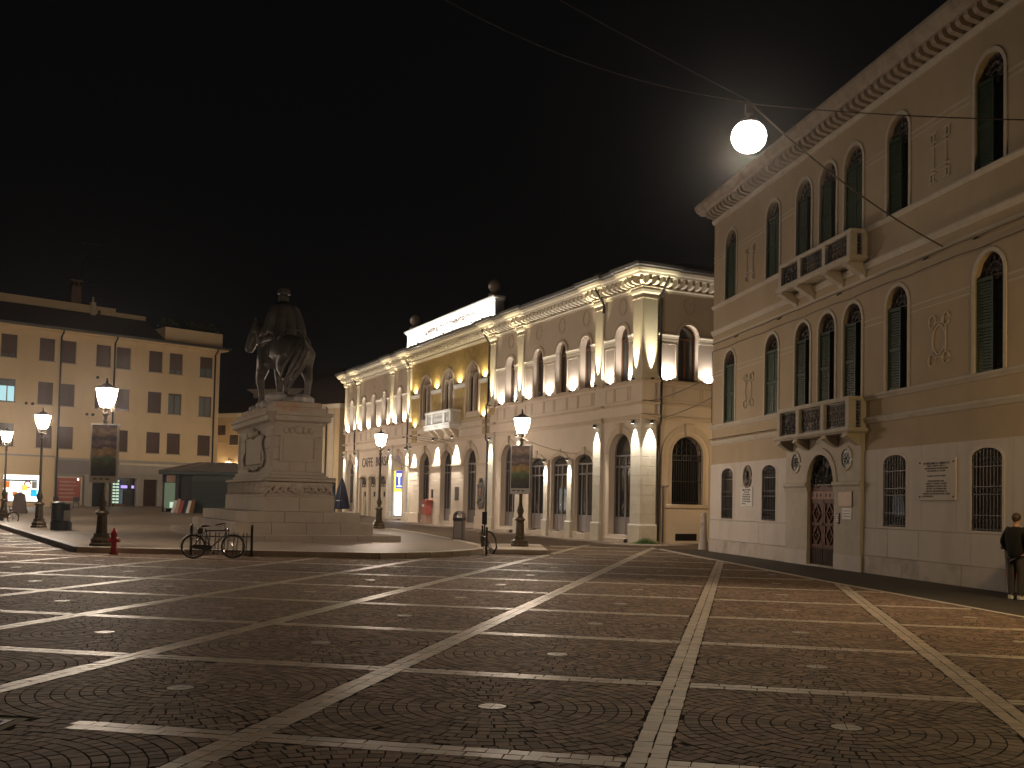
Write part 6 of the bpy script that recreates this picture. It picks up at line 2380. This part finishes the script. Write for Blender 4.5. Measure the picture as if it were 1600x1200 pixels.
M['print'] = banner_print()
for k, (rz, lab) in enumerate(((R(12), 'landscape poster banner hanging on the street lamp near the red hydrant'), (R(-20), 'landscape poster banner hanging on the lamp before the arcade'))):
    x, y, z = LAMPS[k].location
    t = thing('poster_banner', lab, 'banner', (x, y, z), rz, 'poster banners on the lamps')
    for s, yy in ((-1, -.09), (1, .09)):
        MB().box(-.40, .40, yy - .012, yy + .012, 1.98, 2.16).build('white_strip', M['paper'], t)
        MB().box(-.36, .36, yy - .016 if s < 0 else yy, yy if s < 0 else yy + .016, 2.16, 3.74).build('printed_panel', M['print'], t)
        MB().box(-.40, -.36, yy - .012, yy + .012, 2.16, 3.74).build('white_border', M['paper'], t)
        MB().box(.36, .40, yy - .012, yy + .012, 2.16, 3.74).build('white_border', M['paper'], t)
        for j in range(3):
            MB().box(-.30 + j * .18, -.18 + j * .18, yy + s * .012, yy + s * .014, 2.05, 2.09).build('small_print', M['ink'], t)
    MB().box(-.41, .41, -.10, .10, 3.74, 3.78).build('top_rod', M['sign'], t)
    MB().box(-.41, .41, -.10, .10, 1.95, 1.98).build('bottom_rod', M['sign'], t)
    MB().bar((0, -.1, 3.76), (0, .1, 3.76), .12, .05).build('clamp', M['iron'], t)

# ------------------------------------------------------------------ pendant lamp and wires over the street
PEN = Vector((4.8, 24.0, 10.56))


def pendant(loc, lab, glassm='pendant'):
    t = thing('pendant_lamp', lab, 'pendant lamp', loc, 0, 'street lamps hung on wires')
    MB().lathe([(.05, .42), (.22, .38), (.27, .32), (.26, .28)], 18).build('shade', M['lampcap'], t, smooth=True)
    MB().ball((0, 0, .0), .42, 24, 14, 1, 1, .92).build('lit_globe', M[glassm], t, smooth=True)
    MB().tube([(0, 0, .4), (0, 0, .85)], .025, 6).build('stem', M['iron'], t)
    MB().box(-.09, .09, -.07, .07, .55, .78).build('junction_box', M['lampcap'], t)
    # spot added below the globe, aimed over the square away from the palazzo wall
    ld = bpy.data.lights.new('pendant_beam', 'SPOT')
    ld.energy = 1700 if glassm == 'pendant' else 150
    ld.color = (1.0, .80, .58)
    ld.spot_size = R(124)
    ld.spot_blend = .5
    ld.shadow_soft_size = .3
    o = bpy.data.objects.new('pendant_beam', ld)
    COL.objects.link(o)
    o.parent = t
    o.location = Vector((-.12, -.14, -.40)) if glassm == 'pendant' else Vector((0, 0, -.42))
    d_ = Vector((-.30, -.78, -.55)) if glassm == 'pendant' else Vector((0, 0, -1))
    o.rotation_euler = d_.to_track_quat('-Z', 'Y').to_euler()
    return t


pendant(PEN, 'large glaring white pendant lamp hung on wires beside the palazzo roof')
pendant((-3.0, -5.5, 10.4), 'added white pendant lamp, unseen behind the viewer', 'pendantadded')  # added behind the camera to light the foreground


def wire(lab, p, q, sag, r=.011, n=24, ends=True, name='overhead_cable', m='cable'):
    p, q = Vector(p), Vector(q)
    pts = []
    for i in range(n + 1):
        t_ = i / n
        v = p.lerp(q, t_)
        v.z -= sag * 4 * t_ * (1 - t_)
        pts.append(v)
    o = MB().tube(pts, r, 5).build(name, M[m])
    tag(o, lab, 'cable', 'overhead cables')
    return o


top = PEN + Vector((0, 0, .84))
wire('upper thin cable crossing the dark sky to the pendant lamp', (-3.5, 24.0, 15.9), top + Vector((0, 0, .03)), .1)
wire('lower sagging cable crossing the dark sky to the pendant lamp', (-5.9, 24.0, 15.9), top, .85)
wire('cable running from the pendant lamp to the palazzo string course', top, (9.83, 25.05, 8.3), .25, .02)
wire('fine cable running from the pendant lamp along the palazzo to the right', top + Vector((0, 0, -.04)), (11.2, 18.0, 8.8), .12, .013)
P1 = LAMPS[4].location + Vector((0, 0, 4.30))
wire('pale cable from the distant lamp to the hall arch', P1, (-8.9, 74.4, 3.95), .12, .022, name='lamp_cable', m='palecable')
P2 = LAMPS[1].location + Vector((.05, 0, 4.0))
wire('pale cable from the banner lamp to the arcade wall', P2, (1.9, 52.6, 4.35), .10, .018, name='lamp_cable', m='palecable')
wire('slack cable between the hall corner and the palazzo corner', (5.0, 47.3, 6.6), (6.8, 40.6, 7.0), .12, .018)
wire('lower cable between the hall side and the palazzo corner', (5.5, 48.2, 5.85), (6.85, 40.6, 6.15), .1, .018)

# ------------------------------------------------------------------ bicycles
def bicycle(lab, loc, rz, lean=0.0):
    t = thing('bicycle', lab, 'bicycle', loc, rz, 'parked bicycles')
    t.rotation_euler = (lean, 0, rz)
    Rw = .345
    WB = 1.10

    def torus(r_, cr, n=36, k=7):
        return [(r_ * math.cos(2 * PI * i / n), 0, r_ * math.sin(2 * PI * i / n)) for i in range(n)]
    for x in (0, WB):
        h = holder('wheel', t, (x, 0, Rw))
        MB().tube(torus(Rw - .02, 0), .02, 8, True).build('tyre', M['tyre'], h, smooth=True)
        MB().tube(torus(Rw - .05, 0), .012, 6, True).build('rim', M['chrome'], h, smooth=True)
        s = MB()
        for k in range(28):
            a = 2 * PI * k / 28
            s.tube([(.02 * math.cos(a + .5), .02 * (-1) ** k, .02 * math.sin(a + .5)), ((Rw - .055) * math.cos(a), 0, (Rw - .055) * math.sin(a))], .0022, 3)
        s.build('spokes', M['chrome'], h)
        MB().tube([(0, -.05, 0), (0, .05, 0)], .02, 8).build('hub', M['chrome'], h)
    bb, st, hd, hb_ = (.46, 0, .30), (.33, 0, .82), (.87, 0, .84), (.91, 0, .70)
    MB().tube([bb, st], .017, 8).tube([hb_, bb], .019, 8).tube([(.34, 0, .79), (.88, 0, .80)], .016, 8).tube([hd, hb_], .02, 8).tube([(0, .05, Rw), bb], .011, 6).tube([(0, -.05, Rw), bb], .011, 6) \
        .tube([(0, .05, Rw), (.335, .0, .78)], .010, 6).tube([(0, -.05, Rw), (.335, .0, .78)], .010, 6).build('frame', M['black'], t, smooth=True)
    MB().tube([hb_, (.935, .05, .64), (WB, .055, Rw)], .013, 6).tube([(.935, -.05, .64), (WB, -.055, Rw)], .013, 6).build('fork', M['chrome'], t, smooth=True)
    MB().tube([hd, (.855, 0, .98)], .014, 6).tube([(.68, -.28, .96), (.80, -.25, 1.0), (.87, -.10, 1.0), (.87, .10, 1.0), (.80, .25, 1.0), (.68, .28, .96)], .012, 7).build('handlebar', M['chrome'], t, smooth=True)
    for s in (-1, 1):
        MB().tube([(.66, s * .285, .955), (.77, s * .26, .99)], .018, 7).build('grip', M['black'], t)
        MB().tube([(.90, s * .02, .93), (.74, s * .24, .93)], .006, 5).build('brake_lever', M['chrome'], t)
    sd = MB().add([(.18, -.11, .93), (.18, .11, .93), (.30, .09, .945), (.46, .025, .935), (.46, -.025, .935), (.30, -.09, .945),
                   (.18, -.10, .88), (.18, .10, .88), (.30, .07, .90), (.45, .02, .91), (.45, -.02, .91), (.30, -.07, .90)],
                  [(0, 1, 2, 5), (5, 2, 3, 4), (6, 11, 8, 7), (11, 10, 9, 8), (0, 6, 7, 1), (1, 7, 8, 2), (2, 8, 9, 3), (3, 9, 10, 4), (4, 10, 11, 5), (5, 11, 6, 0)])
    sd.build('saddle', M['black'], t, bevel=.012)
    MB().tube([st, (.31, 0, .90)], .013, 6).build('seat_post', M['chrome'], t)
    MB().box(.10, .24, -.10, .10, .70, .86).build('saddle_bag', M['black'], t, bevel=.02)
    for (x, a0, a1) in ((0, 20, 200), (WB, 15, 150)):
        g = MB()
        q = [(x + (Rw + .025) * math.cos(R(a)), 0, Rw + (Rw + .025) * math.sin(R(a))) for a in np.linspace(a0, a1, 18)]
        vs = []
        for p in q:
            vs += [(p[0], -.028, p[2] - .006), (p[0], 0, p[2] + .004), (p[0], .028, p[2] - .006)]
        fs = []
        for i in range(17):
            fs += [(3 * i, 3 * i + 1, 3 * i + 4, 3 * i + 3), (3 * i + 1, 3 * i + 2, 3 * i + 5, 3 * i + 4)]
        g.add(vs, fs).build('mudguard', M['black'], t, smooth=True)
    cg = MB().prism([(-.02, Rw + .055), (.46, .385), (.53, .30), (.46, .215), (-.02, Rw - .055), (-.06, Rw)], -.075, -.045)
    cg.build('chain_guard', M['black'], t, bevel=.01)
    MB().tube([(.46, -.10, .30), (.52, -.10, .15)], .011, 5).tube([(.46, .10, .30), (.40, .10, .45)], .011, 5).tube([(.46, -.10, .30), (.46, .10, .30)], .012, 6).build('crank', M['chrome'], t)
    MB().box(.48, .56, -.2, -.11, .135, .165).box(.36, .44, .11, .2, .435, .465).build('pedal', M['black'], t)
    MB().tube([(.30, .06, .30), (.22, .17, .02)], .010, 5).build('kickstand', M['chrome'], t)
    MB().ball((.965, 0, .80), .05, 10, 6).build('headlamp', M['chrome'], t, smooth=True)
    return t


bicycle('black city bicycle with chain guard leaning at the steel rack before the monument', (-9.72, 28.95, 0), math.atan2(.55, .95), R(-4))
bicycle('dark bicycle cut off by the picture edge beside the leftmost lamp', (-29.0, 54.6, .03), R(62))

# cycle rack: two posts, two rails, pairs of hoops
def rack(lab, p0, p1, n):
    p0, p1 = Vector(p0), Vector(p1)
    d = p1 - p0
    L_ = d.length
    t = thing('bicycle_rack', lab, 'bicycle rack', (p0.x, p0.y, 0), math.atan2(d.y, d.x), 'steel bicycle racks')
    for x in (0, L_):
        MB().box(x - .035, x + .035, -.035, .035, 0, .88).lathe([(.035, 0), (.045, .03), (.01, .07)], 8, (x, 0, .88)).build('post', M['rackiron'], t)
        MB().box(x - .09, x + .09, -.16, .16, 0, .012).build('foot_plate', M['rackiron'], t)
    for z in (.16, .58):
        MB().tube([(0, 0, z), (L_, 0, z)], .018, 7).build('rail', M['rackiron'], t)
    for k in range(n):
        x = .2 + k * (L_ - .4) / max(1, n - 1)
        for s in (-.05, .05):
            MB().tube([(x + s, -.22, .06), (x + s, -.25, .14), (x + s, -.02, .56), (x + s, 0, .68), (x + s, .05, .72), (x + s, .10, .66), (x + s, .02, .20), (x + s, -.10, .05)], .010, 6).build('hoop', M['rackiron'], t)
    return t


rack('long steel bicycle rack with two posts behind the black bicycle', (-10.30, 30.45, 0), (-8.58, 30.72, 0), 6)
t = rack('steel bicycle rack seen end on at the rounded kerb corner', (-1.72, 33.9, 0), (-2.0, 36.4, 0), 3)
t.location.z = 0
# curved steel arm swinging off its near post
MB().tube([(.05, -.0, .80), (.2, -.18, .76), (.3, -.32, .55), (.3, -.36, .25), (.15, -.25, .08)], .032, 8).build('curved_arm', M['rackiron'], t, smooth=True)
s = thing('parking_post', 'slim dark post with a black box on top behind the end-on rack', 'post', (-1.98, 37.3, 0))
MB().tube([(0, 0, 0), (.01, 0, .95)], .03, 8).build('pole', M['rackiron'], s)
MB().box(-.09, .09, -.06, .06, .95, 1.42).build('box', M['black'], s, bevel=.01)

# hydrant
t = thing('fire_hydrant', 'small bright red fire hydrant beside the lamp post', 'fire hydrant', (-12.55, 30.35, 0))
MB().lathe([(.13, 0), (.13, .04), (.085, .06), (.08, .44), (.10, .45), (.10, .50), (.085, .52), (.10, .60), (.07, .68), (.03, .72), (.03, .77), (.005, .78)], 14).build('barrel', M['red'], t, smooth=True)
for a in (0, PI):
    MB().tube([(.06 * math.cos(a), 0, .40), (.15 * math.cos(a), 0, .40)], .045, 8).build('outlet', M['red'], t)
    MB().tube([(.15 * math.cos(a), 0, .40), (.17 * math.cos(a), 0, .40)], .055, 6).build('outlet_cap', M['red'], t)
MB().tube([(0, -.06, .42), (0, -.14, .42)], .05, 8).build('outlet', M['red'], t)

# grey litter bin with hooped cover
t = thing('litter_bin', 'grey steel litter bin with arched hood on the pale pavement', 'litter bin', (-3.36, 43.25, .165), R(-15))
MB().box(-.20, .20, -.16, .16, .05, .80).build('body', M['bingrey'], t, bevel=.025)
for x in (-.2, .16):
    MB().box(x, x + .04, -.175, -.162, .06, .80).build('corner_strip', M['rackiron'], t)
MB().box(-.26, .26, -.2, .2, 0, .05).build('base', M['bingrey'], t, bevel=.01)
MB().box(-.23, .23, -.19, .19, .80, .92).build('rim', M['black'], t, bevel=.01)
MB().ring(opening_path(-.18, .18, .92, .98, .18, 0), opening_path(-.18, .18, .92, .98, .18, .05), -.17, .17).build('hood', M['bingrey'], t)
MB().box(-.08, .08, -.05, -.03, .93, 1.12).build('notice', M['paper'], t)

# dark bin with a box on its base, concrete block, stone bollard, red bin
t = thing('waste_bin', 'dark blue grey waste bin on a round base with a pale panel', 'waste bin', (-20.9, 44.9, .17), R(15))
MB().lathe([(.44, 0), (.44, .34), (.40, .42)], 18).build('base', M['kioskdark'], t)
MB().lathe([(.26, .42), (.26, 1.05), (.28, 1.06), (.28, 1.18), (.20, 1.24), (.03, 1.26)], 14, (-.14, 0, 0)).build('drum', M['kiosk'], t, smooth=True)
for k in range(14):
    a = 2 * PI * k / 14
    MB().box(-.008, .008, -.008, .008, .44, 1.04).build('rib', M['kioskdark'], t, (-.14 + .265 * math.cos(a), .265 * math.sin(a), 0))
MB().box(.12, .40, -.22, -.18, .42, .86).build('side_panel', M['shopstone'], t)
MB().box(.14, .36, -.18, .18, .86, 1.16).build('dark_box', M['black'], t, bevel=.02)
t = thing('stone_block', 'brown tapered concrete block with a pointed top before the lit shop', 'bollard block', (-36.4, 71.8, .17 + gz(71.8)), R(20))
MB().frustum(0, 0, 0, .30, .5, .5, .44, .44).frustum(0, 0, .30, 1.25, .42, .42, .33, .33).frustum(0, 0, 1.25, 1.45, .36, .36, .03, .03).build('block', M['concrete'], t, bevel=.02)
t = thing('stone_bollard', 'tall tapered pale stone bollard at the palazzo corner', 'bollard', (6.80, 42.3, 0))
MB().lathe([(.22, -.05), (.21, .25), (.15, .45), (.12, 1.42), (.10, 1.50), (.02, 1.55)], 12).build('stone', M['pale'], t, smooth=True)

t = thing('red_letter_box', 'red letter box on a pale panel between the hall doors', 'letter box', (-7.98, 71.85, gz(71.85) - .02), math.atan2(-0.8916, 0.4527))
MB().box(-.42, .42, -.1, .28, 0, .62).build('pale_base', M['pink'], t, bevel=.01)
MB().box(-.44, .44, -.14, .3, .62, 1.62).build('red_case', M['redpale'], t, bevel=.03)
MB().box(-.48, .48, -.18, .32, 1.62, 1.68).build('cap', M['redpale'], t, bevel=.015)
MB().box(-.3, .1, -.146, -.14, 1.2, 1.36).build('white_plate', M['sign'], t)
MB().box(-.28, .28, -.145, -.14, 1.46, 1.50).build('slot', M['black'], t)

# striped bin beside the person
t = thing('striped_bin', 'large grey bin with red and white warning stripes at the right edge', 'bin', (10.32, 21.3, .01), R(-70))
MB().frustum(0, 0, .06, .98, .42, .34, .48, .40).build('body', M['bingrey'], t, bevel=.03)
MB().box(-.52, .52, -.44, .44, .98, 1.06).build('lid_rim', M['black'], t, bevel=.02)
MB().frustum(0, 0, 1.06, 1.22, .50, .42, .34, .28).build('lid', M['kioskdark'], t, bevel=.03)
MB().box(-.42, .42, .36, .42, .5, .86).build('stripe_plate', M['sign'], t)
for sgn in (-1, 1):
    MB().add([(sgn * .475, -.30, .42), (sgn * .475, .30, .42), (sgn * .49, .30, .90), (sgn * .49, -.30, .90)], [(0, 1, 2, 3)]).build('stripe_plate', M['sign'], t)
    for k in range(4):
        y = -.30 + k * .16
        MB().add([(sgn * .480, y, .42), (sgn * .480, y + .08, .42), (sgn * .495, y + .13, .90), (sgn * .495, y + .05, .90)], [(0, 1, 2, 3)]).build('red_stripe', M['redstripe'], t)
for k in range(4):
    x = -.40 + k * .2
    for yy, y2 in ((-.375, -.405),):
        MB().add([(x, yy - .005, .42), (x + .10, yy - .005, .42), (x + .18, y2, .90), (x + .08, y2, .90)], [(0, 1, 2, 3)]).build('red_stripe', M['redstripe'], t)
for x in (-.35, .35):
    MB().lathe([(.06, -.02), (.06, .02)], 12).xf(Matrix.Rotation(PI / 2, 4, 'X')).build('wheel', M['tyre'], t, (x, .3, .06))

# closed parasol and kiosk
t = thing('closed_parasol', 'closed dark navy parasol standing by the cafe', 'parasol', (-16.6, 86.0, .17 + gz(86)), 0)
MB().tube([(0, 0, 0), (0, 0, 3.0)], .035, 8).build('pole', M['iron'], t)
cv = MB()
vs, fs = [], []
for j, (z, r_) in enumerate(((2.95, .05), (2.6, .22), (2.0, .42), (1.2, .62), (.45, .78))):
    for k in range(24):
        a = 2 * PI * k / 24
        rr = r_ * (1 + (.14 if k % 3 == 0 else -.06) * (j > 0))
        vs.append((rr * .8 * math.cos(a), rr * .8 * math.sin(a), z - (.12 if (k % 3 and j == 4) else 0)))
for j in range(4):
    for k in range(24):
        fs.append((j * 24 + k, j * 24 + (k + 1) % 24, (j + 1) * 24 + (k + 1) % 24, (j + 1) * 24 + k))
cv.add(vs, fs).build('folded_canopy', M['blue'], t, smooth=True)
MB().lathe([(.3, 0), (.3, .08), (.05, .1)], 12).build('base', M['concrete'], t)
MB().box(-.35, .1, -.52, -.50, 1.0, 1.08).build('printed_band', M['sign'], t)

t = thing('news_kiosk', 'dark green newspaper kiosk with grey hipped roof and closed roller shutter', 'kiosk', (-29.2, 79.5, .17 + gz(79.5)), R(3))
b = MB()
b.box(0, 7.2, 0, .08, 0, .1)
MB().box(.95, 1.2, .0, .15, 0, 2.95).build('wall_panel', M['kioskdark'], t)
MB().box(1.2, 2.2, .35, .5, 0, 2.95).build('recessed_front', M['kioskdark'], t)
MB().box(2.2, 2.3, .0, .3, 0, 2.95).box(6.9, 7.2, 0, .3, 0, 2.95).build('post', M['kiosk'], t)
MB().box(2.3, 6.9, .02, .2, 2.45, 2.95).build('shutter_box', M['kiosk'], t)
for k in range(20):
    MB().box(2.3, 6.9, .05, .09, .02 + k * .121, .11 + k * .121).build('shutter_slat', M['kiosk'], t)
MB().box(0, 7.2, 3.4, 3.5, 0, 2.95).box(7.1, 7.2, .3, 3.4, 0, 2.95).box(0, .08, .8, 3.4, 0, 2.95).build('rear_wall', M['kioskdark'], t)
MB().box(-.25, 7.45, -.45, 3.9, 2.95, 3.22).build('eaves_band', M['kiosk'], t)
MB().add([(-.4, -.6, 3.22), (7.6, -.6, 3.22), (7.6, 4.0, 3.22), (-.4, 4.0, 3.22), (2.2, 1.7, 4.0), (5.0, 1.7, 4.0)], [(0, 1, 5, 4), (1, 2, 5), (2, 3, 4, 5), (3, 0, 4), (0, 3, 2, 1)]).build('roof', M['tin'], t)
for (x0, x1_) in ((1.2, 2.9), (3.5, 3.6), (5.9, 4.4)):
    MB().tube([(x0, -.6, 3.25), (x1_, 1.7, 4.03)], .03, 5).build('roof_seam', M['tin'], t)
MB().box(-.15, .95, .55, .6, .25, 2.75).build('display_back', M['kioskdark'], t)
MB().box(-.05, .80, .48, .54, .3, 2.3).build('lit_display', M['dimshop'], t)
MB().box(.40, .78, .43, .47, .35, .8).build('lit_papers', M['shelf'], t)
MB().box(-.15, .1, .2, .54, 2.35, 2.95).build('blue_fascia', M['blue'], t)
for (a0, a1) in ((-.15, -.07), (.82, .95)):
    MB().box(a0, a1, .3, .55, 0, 2.95).build('display_post', M['kioskdark'], t)
MB().box(.1, .85, .40, .45, 2.35, 2.9).build('poster', M['pink'], t)
t2 = thing('magazine_stand', 'small slanted magazine stand stacked with red white and blue covers by the kiosk', 'magazine stand', (-28.2, 78.6, .17 + gz(78.6)), 0)
cols = ['sign', 'pink', 'redpale', 'blue', 'paper', 'brownwin']
for k in range(6):
    MB().add([(k * .28, -.1, .0), (k * .28 + .24, -.1, .0), (k * .28 + .34, .3, .95 + .12 * (k % 2)), (k * .28 + .10, .3, .95 + .12 * (k % 2)), (k * .28, .3, 0), (k * .28 + .24, .3, 0)],
             [(0, 1, 2, 3), (1, 5, 2), (0, 3, 4), (3, 2, 5, 4)]).build('magazine_stack', M[cols[k]], t2)
# outdoor seats near the poster bay
for k, (x, y, lab) in enumerate(((-40.0, 84.6, 'dark cafe chair standing before the red poster'), (-38.6, 85.4, 'dark cafe chair nearest the white bag by the poster'))):
    c = thing('cafe_chair', lab, 'chair', (x, y, gz(y) + .17), .4 * k, 'cafe chairs before the shops')
    MB().box(-.22, .22, -.22, .22, .44, .48).build('seat', M['black'], c)
    MB().box(-.22, .22, .19, .22, .5, .9).build('backrest', M['black'], c)
    for sx in (-.2, .2):
        for sy in (-.2, .2):
            MB().bar((sx, sy, 0), (sx, sy, .45), .03).build('leg', M['black'], c)
# weeds at the corner plinth of the hall
q = MB()
g = random.Random(3)
for k in range(420):
    x, y = 4.9 + g.gauss(0, .32), 47.25 + g.gauss(0, .10)
    h_ = g.uniform(.08, .34) * math.exp(-((x - 5.0) / .6) ** 2)
    a = g.uniform(0, 6.3)
    dx, dy = .10 * math.cos(a), .10 * math.sin(a)
    q.add([(x - .010, y, 0), (x + .010, y, 0), (x + dx, y + dy, h_)], [(0, 1, 2)])
struct(q.build('grass', M['grass']), 'stuff')

# ------------------------------------------------------------------ person by the bin
t = thing('person', 'standing person in a black jacket, grey jeans and white shoes beside the striped bin', 'person', (9.66, 20.75, .012), R(120))
V_, E_, R_ = [], [], []
# one continuous body: pelvis root, spine, neck, head, arms with hands in the pockets, legs
chain([(0, 0, .95, .135), (0, .01, 1.12, .12), (0, .01, 1.30, .14), (0, 0, 1.42, .09), (0, -.01, 1.50, .055), (0, -.02, 1.57, .075), (0, -.025, 1.66, .078), (0, -.02, 1.71, .045)])
for s in (-1, 1):
    chain([(s * .17, 0, 1.40, .06), (s * .27, .04, 1.14, .045), (s * .20, -.09, .96, .036), (s * .17, -.13, .91, .034)], 2)
    chain([(s * .09, 0, .86, .085), (s * .10, -.01, .50, .058), (s * .10, .02, .10, .04), (s * .11, -.10, .04, .035)], 0)
skin('body', V_, E_, R_, M['skin'], t)
V_, E_, R_ = [], [], []
chain([(0, 0, .78, .178), (0, .01, 1.02, .172), (0, .01, 1.25, .185), (0, .005, 1.40, .15), (0, 0, 1.49, .075)])
for s in (-1, 1):
    chain([(s * .18, 0, 1.40, .09), (s * .29, .04, 1.14, .072), (s * .21, -.10, .96, .060)], 2)
skin('jacket', V_, E_, R_, M['fabric'], t)
V_, E_, R_ = [], [], []
chain([(0, 0, .96, .158)])
for s in (-1, 1):
    chain([(s * .085, 0, .80, .105), (s * .10, -.01, .48, .078), (s * .10, .02, .12, .058), (s * .10, .015, .05, .060)], 0)
skin('trousers', V_, E_, R_, M['jeans'], t)
for s in (-1, 1):
    MB().add([(s * .10 - .045, .07, 0), (s * .10 + .045, .07, 0), (s * .10 + .05, -.16, 0), (s * .10 - .05, -.16, 0), (s * .10 - .04, .07, .10), (s * .10 + .04, .07, .10), (s * .10 + .035, -.02, .10), (s * .10 - .035, -.02, .10), (s * .10 + .03, -.15, .045), (s * .10 - .03, -.15, .045)],
             [(0, 3, 2, 1), (0, 1, 5, 4), (4, 5, 6, 7), (7, 6, 8, 9), (9, 8, 2, 3), (0, 4, 7, 9, 3), (1, 2, 8, 6, 5)]).build('shoe', M['shoe'], t, bevel=.012)
hr = MB().ball((0, .0, 1.655), .095, 14, 10, .92, 1.05, 1.05)
hr.v = [(x, y if z > 1.62 else max(y, 0.0), z) for x, y, z in hr.v]
hr.build('hair', M['hair'], t, smooth=True)
for s in (-1, 1):
    MB().ball((s * .078, -.02, 1.59), .022, 6, 5, .5, 1, 1.4).build('ear', M['skin'], t, smooth=True)
    MB().ball((s * .030, -.092, 1.625), .010, 6, 5).build('eye', M['black'], t)
MB().ball((0, -.105, 1.585), .018, 6, 5, .8, 1, 1.5).build('nose', M['skin'], t, smooth=True)
MB().box(-.022, .022, -.100, -.088, 1.545, 1.551).build('mouth', M['redpale'], t)

# ------------------------------------------------------------------ haze volume added to give the lamps halos
hz = MB().box(-460, 460, -310, 420, -1.5, 26)
hm = bpy.data.materials.new('lamp_halo_haze')
hm.use_nodes = True
nt = hm.node_tree
nt.nodes.remove(nt.nodes['Principled BSDF'])
pv = nt.nodes.new('ShaderNodeVolumePrincipled')
pv.inputs['Color'].default_value = (.95, .95, 1.0, 1)
pv.inputs['Density'].default_value = HAZE
pv.inputs['Anisotropy'].default_value = .93
nt.links.new(pv.outputs['Volume'], nt.nodes['Material Output'].inputs['Volume'])
struct(hz.build('haze', hm), 'stuff')
